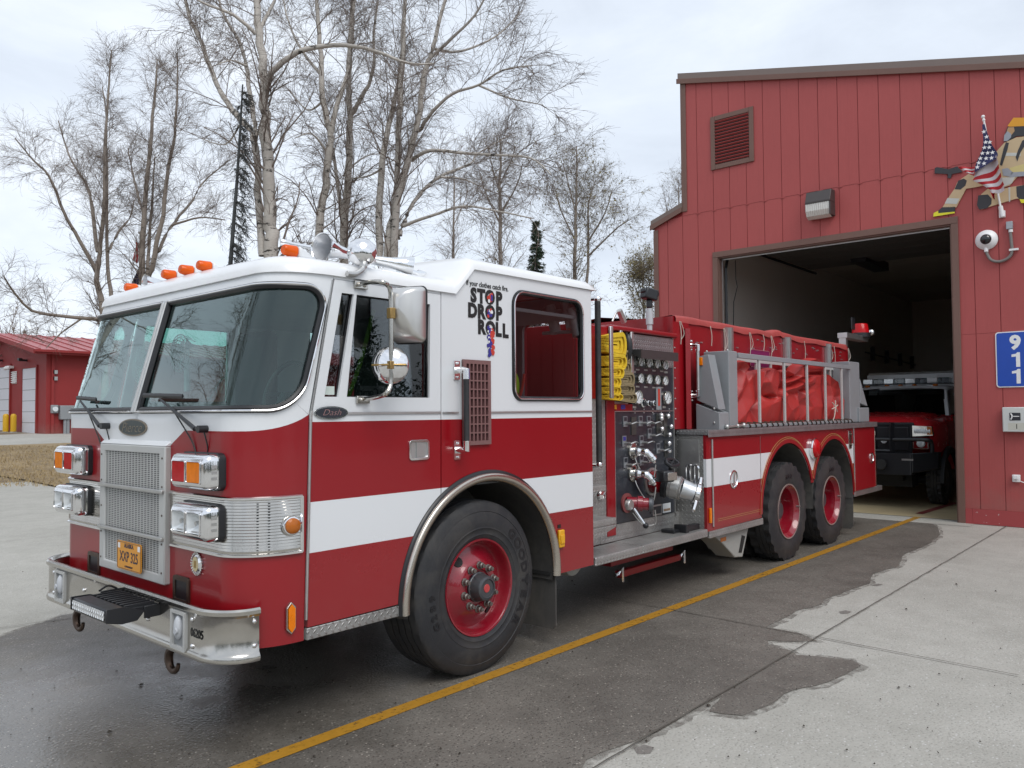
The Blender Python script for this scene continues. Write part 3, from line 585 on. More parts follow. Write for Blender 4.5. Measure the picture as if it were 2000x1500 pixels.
b = MB(); b.bx(X1 - 0.1012, X1 - 0.1003, -1.70, -1.48, 1.365, 1.465); b.build('number_plate', simple('cream_card', (0.55, 0.55, 0.48), 0.5), t, smooth=0)
t = thing('outdoor_socket', 'small white outdoor socket box low on the red wall', 'socket', (X1, -1.55, 0.62))
b = MB(); b.bx(X1 - 0.035, X1, -1.60, -1.50, 0.615, 0.72); b.build('box', 'whiteink', t, bevel=0.006)
b = MB(); b.bx(X1 - 0.085, X1 - 0.036, -1.575, -1.52, 0.66, 0.712); b.tube([(X1 - 0.03, -1.60, 0.63), (X1 - 0.03, -1.65, 0.61), (X1 - 0.012, -1.9, 0.605)], 0.008, 6); b.build('plug_and_lead', 'whiteink', t, bevel=0.004)
# security camera with looped conduit
c = FX(1926, 468, X1 - 0.05); t = thing('security_camera', 'round white dome camera with black lens and looped grey conduit', 'security camera', (X1, c.y, c.z))
b = MB(); b.lathe([(0.145, 0), (0.148, 0.02), (0.135, 0.045), (0.085, 0.075), (0.08, 0.08)], (X1, c.y, c.z), (-1, 0, 0), 36, 0, None, True, True); b.build('mount', 'whiteink', t)
b = MB(); b.ball((X1 - 0.075, c.y, c.z), 0.075, 24, 0, (0.85, 1, 1)); b.build('dome', simple('black_dome', (0.008, 0.008, 0.01), 0.06, 0, 0.5), t)
b = MB(); pth = [FX(x, y, X1 - 0.03) for x, y in ((1926, 488), (1928, 496), (1935, 507), (1948, 511), (1962, 508), (1973, 500), (1976.5, 489), (1975, 470), (1973, 450))]; b.tube(smooth_path(pth), 0.021, 10); b.build('conduit', simple('grey_conduit', (0.19, 0.175, 0.165), 0.5), t)
b = MB(); p = FX(1926, 488, X1 - 0.03); b.cyl(p + V((0, 0, -0.03)), p + V((0, 0, 0.03)), 0.028); b.build('connector', 'whiteink', t); b = MB(); p = FX(1976, 488, X1 - 0.03); b.bx(X1 - 0.055, X1 - 0.008, p.y - 0.085, p.y + 0.03, p.z - 0.014, p.z + 0.014); b.build('clamp', 'whiteink', t); b = MB(); p = FX(1974, 451, X1 - 0.03); b.cyl(p + V((0, 0, -0.02)), p + V((0, 0, 0.02)), 0.028); b.build('connector', 'whiteink', t)
b = MB(); p = FX(1972.5, 441, X1); b.bx(X1 - 0.06, X1, p.y - 0.04, p.y + 0.04, p.z - 0.055, p.z + 0.055); b.build('junction_box', simple('steel_box', (0.36, 0.38, 0.41), 0.45, 0.2), t, bevel=0.005)
# painted plywood figure of a firefighter, running, with a hose nozzle
XP = X1 - 0.02
t = thing('firefighter_cutout', 'flat painted plywood cutout of a kneeling firefighter aiming a hose nozzle', 'wall cutout', (XP, -1.6, 4.7))
ply = {}
for nm, c in (('tan', (0.56, 0.42, 0.25)), ('pale', (0.55, 0.56, 0.52)), ('char', (0.035, 0.035, 0.04)), ('yel', (0.75, 0.70, 0.03)), ('org', (0.72, 0.33, 0.02)), ('skin', (0.45, 0.27, 0.13)), ('gry', (0.32, 0.34, 0.38)), ('lem', (0.62, 0.52, 0.22))): ply[nm] = simple('sign_paint_' + nm, c, 0.5, 0, 0, 0.08, 7)
def zp(lst): return [(1780 + x / 4.686, 200 + y / 4.686) for x, y in lst]   # traced from an enlarged view
def piece(name, lst, m, lay=0, th=0.018):
    x = XP - 0.0022 * lay; P = [FX(px, py, x) for px, py in zp(lst)]; b = MB(); b.prism(P, (th, 0, 0) if lay == 0 else (0.0018, 0, 0)); return b.build(name, ply[m], t, smooth=0)
piece('leg', [(470, 690), (530, 650), (600, 690), (660, 760), (620, 770), (500, 790), (410, 960), (285, 960), (340, 870), (395, 790), (420, 730)], 'tan')
piece('boot', [(285, 957), (400, 955), (395, 1005), (200, 1045), (205, 1010), (245, 992)], 'char')
piece('boot_sole', [(200, 1046), (204, 1012), (245, 992), (247, 1014), (397, 1000), (396, 1014)], 'yel', 1)
piece('knee_patch', [(395, 795), (430, 715), (480, 697), (508, 715), (495, 760), (450, 798)], 'char', 1)
piece('leg_band', [(330, 875), (440, 880), (415, 930), (305, 925)], 'pale', 1)
piece('leg', [(600, 940), (640, 840), (700, 790), (800, 800), (930, 770), (1140, 740), (1140, 890), (960, 880), (730, 950), (640, 980)], 'tan')
piece('knee_patch', [(600, 940), (612, 850), (700, 842), (735, 880), (732, 930), (690, 970), (620, 980)], 'char', 1)
piece('leg_band', [(888, 778), (905, 775), (905, 905), (893, 912)], 'pale', 1)
piece('boot', [(960, 770), (1140, 735), (1140, 900), (990, 885), (965, 860)], 'char', 1)
piece('boot_sole', [(990, 885), (1140, 895), (1140, 922), (1005, 920)], 'yel', 2)
piece('torso', [(760, 470), (850, 370), (960, 320), (1140, 300), (1140, 570), (1040, 600), (960, 690), (900, 760), (800, 790), (700, 760), (660, 700), (780, 600)], 'tan')
piece('jacket_band', [(840, 460), (1000, 462), (1000, 490), (835, 490)], 'pale', 1)
piece('jacket_band', [(830, 690), (950, 680), (920, 740), (850, 770)], 'pale', 1)
piece('sleeve', [(900, 600), (1040, 560), (1140, 500), (1140, 590), (990, 650), (920, 660)], 'lem', 1)
piece('glove', [(830, 610), (880, 600), (930, 640), (900, 680), (840, 670)], 'gry', 2)
piece('strap', [(845, 420), (865, 365), (892, 370), (880, 430), (850, 520), (830, 580), (810, 570), (828, 490)], 'char', 2)
piece('strap', [(975, 440), (1015, 350), (1060, 330), (1050, 380), (1000, 455), (970, 540), (955, 500)], 'char', 2)
piece('face_mask', [(850, 310), (880, 225), (940, 215), (1140, 210), (1140, 300), (960, 308), (900, 345), (850, 360)], 'char')
piece('face', [(862, 300), (885, 228), (938, 226), (945, 262), (915, 300), (880, 310)], 'skin', 1)
piece('breathing_mask', [(845, 355), (850, 300), (880, 262), (915, 290), (912, 320), (880, 352)], 'gry', 2)
piece('helmet', [(880, 215), (935, 140), (1140, 138), (1140, 212), (900, 222)], 'org', 1)
piece('air_hose', [(920, 640), (1140, 625), (1140, 665), (900, 685)], 'gry', 2)
piece('nozzle', [(215, 600), (235, 592), (340, 610), (420, 585), (470, 635), (400, 650), (370, 655), (360, 695), (330, 690), (335, 655), (240, 650), (212, 650)], 'char')
# the flag on its pole
XQ = X1 - 0.36
t = thing('wall_flag', 'american flag furled around a white pole angled from the red wall', 'flag', (X1, -1.3, 4.4))
M['stripe_red'] = simple('flag_red', (0.42, 0.012, 0.02), 0.7); M['stripe_white'] = simple('flag_white', (0.62, 0.58, 0.6), 0.7); M['canton'] = simple('flag_blue', (0.018, 0.022, 0.085), 0.7)
pa, pb = FX(1957, 418, X1 - 0.03), FX(1920, 228, X1 - 0.13)
b = MB(); b.tube([pa.lerp(pb, 0.0), pb], 0.014, 10); b.ball(pb, 0.026, 12); b.ball(pb + (pa - pb) * 0.035, 0.022, 12); b.build('pole', 'whiteink', t)
b = MB(); b.cyl(pa + (pa - pb) * 0.03, pa + (pb - pa) * 0.08, 0.03, 12); b.bx(X1 - 0.03, X1, pa.y - 0.04, pa.y + 0.04, pa.z - 0.05, pa.z + 0.05); b.build('bracket', 'whiteink', t, bevel=0.004)
def fl(lst, dx=0.0): return [FX(px, py, XQ + 0.10 - dx) for px, py in zp(lst)]
def cloth(name, top, bot, mat, d0=0.0, rows=7):
    A = fl(top); B = fl(bot); A = smooth_path(A, 5); B = smooth_path(B, 5); n = min(len(A), len(B)); R = []
    for k in range(rows + 1):
        r = []
        for j in range(n):
            p = A[j].lerp(B[j], k / rows); ph = j / (n - 1) * 7.5; r.append(p + V((-0.05 * math.sin(ph + 0.4 * k / rows) - 0.03, 0, 0)) * (0.4 + 0.6 * j / n) - V((d0, 0, 0)))
        R.append(r)
    b = MB(); b.grid(R); return b.build(name, mat, t, smooth=80)
cloth('canton', [(650, 205), (660, 400), (590, 560), (587, 652)], [(672, 200), (735, 380), (790, 470), (782, 530)], 'canton')
lv_ = [[(590, 622), (700, 560), (786, 488)], [(575, 690), (720, 640), (805, 572)], [(562, 715), (720, 690), (812, 612)], [(600, 735), (740, 715), (826, 650)], [(650, 755), (760, 740), (832, 690)], [(690, 782), (780, 770), (845, 730)], [(720, 800), (790, 800), (856, 760)], [(725, 830), (790, 832), (860, 815)]]
for k in range(7): cloth('stripe', lv_[k], lv_[k + 1], 'stripe_white' if k % 2 == 0 else 'stripe_red', -0.006)
for k, q in enumerate(([(430, 600), (500, 590), (590, 600)], [(460, 615), (520, 608), (588, 615)], [(480, 630), (530, 622), (588, 630)], [(500, 643), (540, 640), (586, 645)], [(530, 655), (555, 655), (584, 660)], [(550, 668), (565, 668), (580, 672)])):
    if k: cloth('stripe', pq_, q, 'stripe_red' if k % 2 else 'stripe_white', 0.004)
    pq_ = q
cloth('stripe', [(722, 815), (740, 828), (775, 830)], [(750, 880), (760, 888), (768, 870)], 'stripe_red')
b = MB()
for sx, sy in ((663, 268), (688, 315), (680, 364), (718, 364), (668, 413), (712, 411), (650, 465), (698, 462), (742, 458), (632, 512), (684, 512), (733, 508), (616, 553), (665, 558), (604, 592)):
    c = fl([(sx, sy)], 0.115)[0]; b.prism([c + V((0, math.cos(PI / 2 + k * PI / 5) * (0.033 if k % 2 == 0 else 0.014), math.sin(PI / 2 + k * PI / 5) * (0.033 if k % 2 == 0 else 0.014))) for k in range(10)], (0.002, 0, 0))
b.build('stars', 'whiteink', t, smooth=0)
# ------------------------------------------------------------------ the red shed across the drive
C = GH(89, 848); ZS = C.z
sh = thing('garage_building', 'low red garage building with white doors and red metal roof', 'garage', tuple(C))
e0 = FX(72, 681, C.x); rg = FX(6, 655, C.x); ey = C.y; ez = S(89, 684, C.y).z; ry, rz = rg.y, rg.z
wl = MB(); yfar = 2 * ry - ey; sx1 = C.x + 26
wl.prism([(C.x, ey, ZS), (C.x, yfar, ZS), (C.x, yfar, ez), (C.x, ry, rz - 0.15), (C.x, ey, ez)], (26, 0, 0)); wl.build('wall', 'siding2', sh, smooth=0)
M['redroof'] = simple('red_metal_roof', (0.38, 0.075, 0.075), 0.4, 0.2, 0, 0.06, 2)
rf = MB(); sl = (rz - ez) / (ry - ey); ov = 0.75
for sgn, yy in ((-1, ey), (1, yfar)):
    ya_ = yy + sgn * ov; za_ = ez - ov * sl
    rf.prism([(C.x - 0.9, ya_, za_), (C.x - 0.9, ry, rz), (C.x - 0.9, ry, rz + 0.13), (C.x - 0.9, ya_, za_ + 0.13)], (27.5, 0, 0))
    for k in range(30): x = C.x - 0.6 + k * 0.9; rf.prism([(x, ya_, za_ + 0.131), (x, ry, rz + 0.131), (x, ry, rz + 0.19), (x, ya_, za_ + 0.19)], (0.05, 0, 0))
rf.build('roof', 'redroof', sh, smooth=0)
tr = MB(); tr.prism([(C.x - 0.93, ey - ov - 0.02, ez - ov * sl - 0.12), (C.x - 0.93, ry, rz - 0.11), (C.x - 0.93, ry, rz + 0.15), (C.x - 0.93, ey - ov - 0.02, ez - ov * sl + 0.15)], (0.03, 0, 0)); tr.bx(C.x - 0.9, C.x + 26, ey - ov - 0.02, ey - ov, ez - ov * sl - 0.14, ez - ov * sl + 0.12)
tr.build('fascia', 'siding2', sh, smooth=0)
for x0, x1 in ((-24, 20), (45, 71.5)):
    a = FX(x0, 725, C.x - 0.03); c = FX(x1, 725, C.x - 0.03); b = MB(); b.bx(C.x - 0.05, C.x - 0.01, a.y, c.y, ZS, a.z + 0.14)
    d = b.build('door', simple('white_door', (0.66, 0.67, 0.72), 0.5), sh, smooth=0)
    b = MB(); [b.bx(C.x - 0.054, C.x - 0.0505, a.y, c.y, ZS + (a.z + 0.14 - ZS) * k / 6 - 0.02, ZS + (a.z + 0.14 - ZS) * k / 6 + 0.02) for k in range(1, 6)]; b.build('panel_joint', 'grey', d, smooth=0)
    b = MB(); b.bx(C.x - 0.09, C.x - 0.005, a.y + 0.002, a.y + 0.16, ZS, a.z + 0.3); b.bx(C.x - 0.09, C.x - 0.005, c.y - 0.16, c.y - 0.002, ZS, a.z + 0.3); b.bx(C.x - 0.09, C.x - 0.005, c.y, a.y, a.z + 0.142, a.z + 0.3); b.build('door_frame', 'siding2', d, smooth=0)
a, c = FX(24, 726, C.x), FX(33, 749, C.x); b = MB()
for k in range(6): z = a.z + (c.z - a.z) * (k + 0.5) / 6; b.box((C.x - 0.04, (a.y + c.y) / 2, z), (0.09, abs(a.y - c.y), 0.05), Matrix.Rotation(0.5, 3, 'Y'))
b.bx(C.x - 0.02, C.x - 0.004, c.y, a.y, c.z, a.z); b.build('louvre', 'whiteink', sh, smooth=0)
a = FX(24, 718, C.x); b = MB(); b.bx(C.x - 0.3, C.x - 0.004, a.y - 0.35, a.y + 0.35, a.z - 0.06, a.z + 0.1); b.ball((C.x - 0.3, a.y - 0.25, a.z - 0.05), 0.12); b.ball((C.x - 0.3, a.y + 0.25, a.z - 0.05), 0.12); b.build('lamp', 'whiteink', sh)
for px in (5, 53): a = FX(px, 704, C.x); b = MB(); b.bx(C.x - 0.45, C.x - 0.004, a.y - 0.06, a.y + 0.06, a.z - 0.06, a.z + 0.06); b.bx(C.x - 0.5, C.x - 0.3, a.y - 0.15, a.y + 0.15, a.z - 0.02, a.z + 0.12); b.build('lamp', 'black', sh, smooth=0)
a = S(107, 733, C.y)
for dz in (-0.3, 0.08): b = MB(); b.bx(a.x - 0.12, a.x + 0.12, C.y - 0.12, C.y - 0.004, a.z + dz, a.z + dz + 0.22); b.build('wall_vent', 'alu', sh, smooth=0)
b = MB(); b.bx(C.x - 0.9, C.x + 26, ey - ov - 0.16, ey - ov - 0.022, ez - ov * sl - 0.02, ez - ov * sl + 0.12); b.build('gutter', 'siding2', sh, smooth=0)
b = MB(); b.bx(C.x + 0.25, C.x + 0.4, C.y - 0.12, C.y - 0.006, ZS, ez - 0.1); b.build('downspout', 'siding2', sh, smooth=0)
a, c = S(98, 791, C.y), S(112, 807, C.y); t = thing('meter_box', 'small grey electric meter box with dial on the far red wall', 'meter box', (a.x, C.y, c.z))
b = MB(); b.bx(a.x, c.x, C.y - 0.2, C.y - 0.005, c.z, a.z); b.build('box', 'grey', t, bevel=0.03); b = MB(); b.cyl(((a.x + c.x) / 2, C.y - 0.2, (a.z + c.z) / 2), ((a.x + c.x) / 2, C.y - 0.3, (a.z + c.z) / 2), abs(a.z - c.z) * 0.3, 16); b.build('dial', 'clearlens', t)
a, c = S(114, 792, C.y), S(146, 819, C.y); t = thing('electric_cabinet', 'wide grey electric cabinet on two pipes against the far red wall', 'electric cabinet', (a.x, C.y, ZS))
b = MB(); b.bx(a.x, c.x, C.y - 0.35, C.y - 0.005, c.z, a.z); b.build('cabinet', 'grey', t, bevel=0.03)
for px in (127, 133): p = S(px, 819, C.y - 0.2); b = MB(); b.cyl((p.x, C.y - 0.2, p.z + 0.05), (p.x, C.y - 0.2, ZS), 0.09, 10); b.build('pipe', 'grey', t)
M['bollard'] = simple('yellow_bollard_paint', (0.62, 0.36, 0.01), 0.45, 0, 0, 0.08, 3)
bol = None
for px, lab in ((11, 'yellow bollard nearest the far white door at the frame edge'), (26, 'yellow bollard between the two white garage doors'), (61, 'yellow bollard standing in front of the right white garage door')):
    p = GH(px, 844.5); q = FX(px, 808, p.x); h = (q.z - p.z)
    if bol is None:
        bol = thing('bollard', lab, 'bollard', tuple(p), 'bollards by the garage doors'); b = MB(); b.lathe([(0.0, h), (0.10, h - 0.02), (0.15, h - 0.09), (0.165, h - 0.16), (0.165, 0)], p, (0, 0, 1), 16); b.build('post', 'bollard', bol); b = MB(); b.lathe([(0.20, 0.0), (0.20, 0.04), (0.166, 0.05)], p, (0, 0, 1), 16); b.build('base_ring', 'alu', bol)
    else: k = copy_tree(bol); k.location = p; k['label'] = lab
# ================================================================== FIRE ENGINE
W = 2.44; YC = 1.22
eng = thing('fire_engine', 'large red and white tanker fire engine parked with its front outside the bay', 'fire engine', (3.83, YC, ZG))
def xface(z): return 2.10 + 0.275 * max(0.0, z - 1.69)
def xseam(z): return 2.458 + (z - 0.5) * 0.0255 if z < 1.686 else 2.488 + (z - 1.686) * 0.194
EA, EB = 0.33, 0.24; LS = YC - EB; NEL = 40
_pts = [(EA - EA * math.cos(t), EB - EB * math.sin(t)) for t in [PI / 2 * k / NEL for k in range(NEL + 1)]]      # (back from face, in from side)
_cum = [0.0]
for a, c in zip(_pts[:-1], _pts[1:]): _cum.append(_cum[-1] + math.hypot(c[0] - a[0], c[1] - a[1]))
LE = _cum[-1]; UE = LS + LE
def uend(z): return UE + max(0.0, xseam(z) - 0.012 - (xface(z) + EA))
def PC(u, z, off=0.0, side=1):
    """cab front surface: u metres from the centre line round the corner; off outward"""
    xf = xface(z)
    if u <= LS: x, y, nx, ny = xf, YC - u, -1, 0
    elif u <= UE:
        d = u - LS; k = 0
        while k < NEL - 1 and _cum[k + 1] < d: k += 1
        f = (d - _cum[k]) / (_cum[k + 1] - _cum[k]); t = PI / 2 * (k + f) / NEL
        x = xf + EA - EA * math.cos(t); y = EB - EB * math.sin(t); nx, ny = -math.cos(t) / EA, -math.sin(t) / EB; q = math.hypot(nx, ny); nx /= q; ny /= q
    else: x, y, nx, ny = xf + EA + (u - UE), 0.0, 0, -1
    x += nx * off; y += ny * off
    return V((x, y if side > 0 else W - y, z))
def both(fn):
    for s in (1, -1): fn(s)
def zborder(u):        # red/white paint border round the front
    if u < 0.44: return 1.50
    if u < 0.60: return 1.515 + (u - 0.44) / 0.16 * 0.083
    if u < 1.12: return 1.598
    t = min(1, (u - 1.12) / 0.36); return 1.598 + 0.083 * t ** 2.3
uu = [UE * k / 46 for k in range(47)]; uu = sorted(set([round(x, 4) for x in uu] + [0.44, 0.45, 0.6, round(LS, 4)]))
def front_lower(s):
    b = MB(); nz = 9; rows = []
    for k in range(nz + 1):
        r = []
        for j, u in enumerate(uu + ['e']):
            zb = zborder(u if u != 'e' else 9); z = 0.493 + (zb - 0.493) * k / nz
            r.append(PC(uend(z) if u == 'e' else u, z, 0, s))
        rows.append(r)
    b.grid(rows); b.build('front_panel', 'red', eng, smooth=40)
both(front_lower)
# windscreen opening: rounded outline in (u, z)
def wloop(s, grow=0.0, n=10):
    u0, u1, z0, z1 = 0.028 - grow, 1.405 + grow, 1.712 - grow, 2.372 + grow
    def cr(cx, cz, r, a0): return [(cx + (r + grow) * math.cos(a0 + PI / 2 * k / n), cz + (r + grow) * math.sin(a0 + PI / 2 * k / n)) for k in range(n + 1)]
    rb, rt = 0.16, 0.13; br = cr(u1 - grow - rb, z0 + grow + rb, rb, -PI / 2); tr = cr(u1 - grow - rt, z1 - grow - rt, rt, 0)
    h = n // 2
    bot = [(u0 + (br[0][0] - u0) * k / 30, z0) for k in range(30)] + br[:h + 1]
    rgt = br[h:] + [(u1, br[-1][1] + (tr[0][1] - br[-1][1]) * k / 12) for k in range(1, 12)] + tr[:h + 1]
    top = tr[h:] + [(tr[-1][0] + (u0 - tr[-1][0]) * k / 30, z1) for k in range(1, 31)]
    lft = [(u0, z1 + (z0 - z1) * k / 10) for k in range(11)]
    return bot, rgt, top, lft
def front_upper(s):
    b = MB(); bot, rgt, top, lft = wloop(s)
    def side(inner, outer):
        n = len(inner); rows = []
        for k in range(6):
            t = k / 5; r = []
            for (u, z), (U, Z) in zip(inner, outer):
                uu_ = u + (U - u) * t; zz = z + (Z - z) * t; r.append(PC(uu_, zz, 0, s))
            rows.append(r)
        b.grid(rows)
    zt = 2.47
    ob = [(0.0 + 1.40 * k / (len(bot) - 1), 0) for k in range(len(bot))]; ob = [(u * (uend(1.68) / 1.40), zborder(u * (uend(1.68) / 1.40))) for u, _ in ob]
    side(bot, ob)
    orr = [(0, 1.681 + (zt - 1.681) * k / (len(rgt) - 1)) for k in range(len(rgt))]; orr = [(uend(z), z) for _, z in orr]; side(rgt, orr)
    ot = [(uend(zt) * (1 - k / (len(top) - 1)), zt) for k in range(len(top))]; side(top, ot)
    side(lft, [(0.0, zt + (zborder(0) - zt) * k / 10) for k in range(11)])
    b.build('front_upper_panel', 'white', eng, smooth=40)
    # glass, seal and bright strip
    full = bot[:-1] + rgt[:-1] + top[:-1] + lft[:-1]
    g = MB(); cu_, cz_ = 0.70, 2.04; rows = []
    for k in range(9): t = 1 - k / 8.2; rows.append([PC(cu_ + (u - cu_) * t, cz_ + (z - cz_) * t, -0.006, s) for u, z in full])
    ids = g.grid(rows, 0, True); g.face(ids[-1]); ws = g.build('windscreen', 'ws', eng, smooth=60)
    q = MB(); q.tube([PC(u, z, 0.002, s) for u, z in full], 0.021, 8, 0, False, True); q.build('seal', 'seal', ws)
    q = MB(); go = wloop(s, 0.008); fo = go[0][:-1] + go[1][:-1] + go[2][:-1] + go[3][:-1]; q.tube([PC(u, z, 0.018, s) for u, z in fo], 0.0065, 6, 0, False, True); q.build('bright_strip', 'chrome', ws)
both(front_upper)
b = MB()
for dy in (-0.017, 0.017): b.tube([V((xface(z) - 0.022, YC + dy, z)) for z in (1.70, 1.9, 2.1, 2.375)], 0.0115, 8)
b.build('windscreen_divider', 'alu', eng)
# ---- cab sides
ARX, ARZ, ARR = 3.867, 0.527, 0.765
def arch_pts(r, a0, a1, n=40): return [(ARX + r * math.cos(a0 + (a1 - a0) * k / n), ARZ + r * math.sin(a0 + (a1 - a0) * k / n)) for k in range(n + 1)]
XR = 5.078; DS = 3.452
def yside(s): return 0.0 if s > 0 else W
def plate(loop, holes, s, name, mat, th=0.03, proud=0.0, parent=None, bevel=0.0):
    y0 = yside(s) - s * proud; b = MB(); b.prism([V((x, y0, z)) for x, z in loop], (0, s * th, 0), 0, [[V((x, y0, z)) for x, z in h] for h in holes])
    return b.build(name, mat, parent or eng, bevel, smooth=0)
a_door = math.asin(min(1, (0.557 - ARZ) / ARR)); aL = PI - a_door; aS = PI - math.acos((ARX - (DS - 0.006)) / ARR)
def cab_side(s):
    zt = 2.447
    door = [(xseam(0.557) + 0.008, 0.557)] + [p for p in arch_pts(ARR + 0.012, aL - 0.005, aS, 26)] + [(DS - 0.006, zt - 0.02), (xseam(zt - 0.02) + 0.008, zt - 0.02), (xseam(1.686) + 0.008, 1.686)]
    w1 = [(2.573, 1.777), (2.664, 1.777), (2.772, 2.357), (2.688, 2.357)]; w2 = [(2.722, 1.777), (3.348, 1.777), (3.358, 2.357), (2.792, 2.357)]
    d = plate(door, [w1, w2], s, 'cab_door', 'livery', 0.035, 0.004)
    ys = yside(s)
    for nm, wl in (('vent_window', w1), ('door_window', w2)):
        g = MB(); g.prism([V((x, ys + s * 0.024, z)) for x, z in wl], (0, s * 0.004, 0)); g.build(nm, 'tint' if s > 0 else 'fartint', d, smooth=0)
        q = MB(); q.tube([V((x, ys + s * 0.018, z)) for x, z in wl], 0.008, 6, 0, False, True); q.build('seal', 'seal', d, smooth=0)
    q = MB(); q.tube([V((2.70 + 0.0, ys + s * 0.014, 1.78)), V((2.785, ys + s * 0.014, 2.357))], 0.005, 6); q.build('channel', 'alu', d)
    q = MB(); q.bx(2.69, DS - 0.01, ys - s * 0.012, ys - s * 0.0041, 1.679, 1.692); q.build('belt_strip', 'alu', d, smooth=0)
    # door handle
    q = MB(); q.prism([V((x, ys - s * 0.0045, z)) for x, z in rrect(3.176, 3.338, 1.399, 1.521, 0.022)], (0, -s * 0.010, 0), 0, [[V((x, ys - s * 0.0045, z)) for x, z in rrect(3.19, 3.324, 1.413, 1.507, 0.015)][::-1]]); h = q.build('handle', 'chrome', d, bevel=0.003)
    q = MB(); q.bx(3.19, 3.324, ys - s * 0.0052, ys - s * 0.0044, 1.413, 1.507); q.bx(3.236, 3.248, ys - s * 0.012, ys - s * 0.0053, 1.414, 1.506); q.bx(3.249, 3.31, ys - s * 0.010, ys - s * 0.0053, 1.42, 1.50); q.build('paddle', 'alu', h, bevel=0.003)
    # crew side
    arcR = arch_pts(ARR + 0.004, 0.0 - 0.02, aS - 0.012, 40); 
    crew = [(XR, 0.493), (XR, 2.63), (3.755, 2.63), (3.59, 2.46), (DS + 0.005, 2.46)] + arcR[::-1] + [(ARX + ARR + 0.004, 0.493)]
    # continuous strip above the door
    cw = rrect(4.147, 4.952, 1.776, 2.527, (0.075, 0.075, 0.10, 0.10), 7)
    cp = plate(crew, [cw], s, 'crew_panel', 'livery', 0.03)
    strip = [(xseam(2.43) + 0.004, 2.43), (DS - 0.002, 2.43), (DS - 0.002, 2.46), (xseam(2.46) + 0.004, 2.46)]
    plate(strip, [], s, 'door_header', 'white', 0.03, -0.001)
    g = MB(); g.prism([V((x, ys + s * 0.010, z)) for x, z in cw], (0, 0, 0)); cwn = g.build('crew_window', 'crewglass', cp, smooth=0)
    if cwn.data.polygons[0].normal.y * s > 0: cwn.data.flip_normals()
    q = MB(); q.tube([V((x, ys - s * 0.001, z)) for x, z in cw], 0.018, 8, 0, False, True); q.build('seal', 'seal', cp)
    q = MB(); q.tube([V((x, ys - s * 0.017, z)) for x, z in cw], 0.005, 6, 0, False, True); q.build('bright_strip', 'chrome', cp)
    q = MB(); q.bx(DS + 0.01, 3.60, ys - s * 0.009, ys - s * 0.0002, 1.679, 1.689); q.bx(3.90, XR, ys - s * 0.009, ys - s * 0.0002, 1.679, 1.689); q.build('belt_strip', 'alu', cp, smooth=0)
    # wheel arch trim
    q = MB(); rows = []
    for k in range(61):
        a = PI + 0.05 - (PI + 0.1) * k / 60; c_, s_ = math.cos(a), math.sin(a); P = []
        for r, dy in ((0.775, 0.004), (0.768, 0.016), (0.752, 0.020)): P.append(V((ARX + r * c_, ys - s * dy, ARZ + r * s_)))
        rows.append(P)
    q.grid(rows); q.build('arch_seal', 'seal', eng, smooth=80)
    q = MB(); rows = []
    for k in range(61):
        a = PI + 0.05 - (PI + 0.1) * k / 60; c_, s_ = math.cos(a), math.sin(a); P = []
        for r, dy in ((0.755, 0.018), (0.752, 0.034), (0.742, 0.042), (0.715, 0.036), (0.700, 0.024), (0.696, 0.008)): P.append(V((ARX + r * c_, ys - s * dy, ARZ + r * s_)))
        rows.append(P)
    q.grid(rows); q.build('arch_trim', 'flange', eng, smooth=60)
    # wheel well
    q = MB(); rows = []
    for k in range(41):
        a = PI + 0.1 - (PI + 0.2) * k / 40; rows.append([V((ARX + r * math.cos(a), ys + s * dy, ARZ + r * math.sin(a))) for r, dy in ((0.70, 0.0), (0.72, 0.06), (0.725, 0.62))])
    q.grid(rows); q.prism([V((ARX + 0.725 * math.cos(a), ys + s * 0.62, ARZ + 0.725 * math.sin(a))) for a in [PI * k / 30 for k in range(31)]], (0, 0.0, 0)); q.build('wheel_well', 'liner', eng, smooth=60)
    # lower tread strip
    q = MB(); q.bx(xseam(0.5) + 0.004, 3.098, ys - s * 0.006, ys + s * 0.03, 0.49, 0.552); q.build('sill_strip', 'tread', eng, bevel=0.004)
    # door hinge rod in front of the door
    q = MB(); q.tube([V((xseam(z) - 0.004, ys - s * 0.006, z)) for z in (0.60, 1.0, 1.4, 1.686, 1.70)], 0.0085, 8); q.tube([V((xseam(1.70) - 0.004, ys - s * 0.004, 1.70)), V((xseam(2.42) - 0.004, ys - s * 0.001, 2.42))], 0.004, 6); q.build('hinge_rod', 'alu', eng)
both(cab_side)
# ---- roof cap
M['roofwhite'] = simple('white_roof_shell', (0.78, 0.79, 0.80), 0.3, 0, 0.4, 0.02, 1.2, 0.0, 5, 0.06, (0.5, 0.5, 0.48), 0.12, 2)
zk = 2.45
def rprof(x):      # edge height, crown height, rounding by station
    if x < 3.575: return 2.445, 2.545, 0.13
    if x < 3.746: t = (x - 3.575) / 0.171; t2 = t; return 2.445 + 0.18 * t, 2.545 + 0.165 * t2, 0.13 - 0.03 * t
    return 2.625 + 0.010 * (x - 3.762) / 1.3, 2.71, 0.10
half = [(PC(u, zk, 0.016).x, PC(u, zk, 0.016).y) for u in [UE * k / 40 for k in range(41)]] + [(x, -0.016) for x in (2.75, 2.9, 3.1, 3.3, 3.45, 3.55, 3.575, 3.61, 3.66, 3.70, 3.746, 3.79, 3.9, 4.1, 4.4, 4.7, 4.95, 5.05, 5.10, 5.135)]
def hgt(x, y):
    zl, zc, rr = rprof(x)
    return zl, zc, rr
xf0 = half[0][0]
rows = []
rings = [0.0, 0.006, 0.02, 0.045, 0.08, 0.13, 0.20]
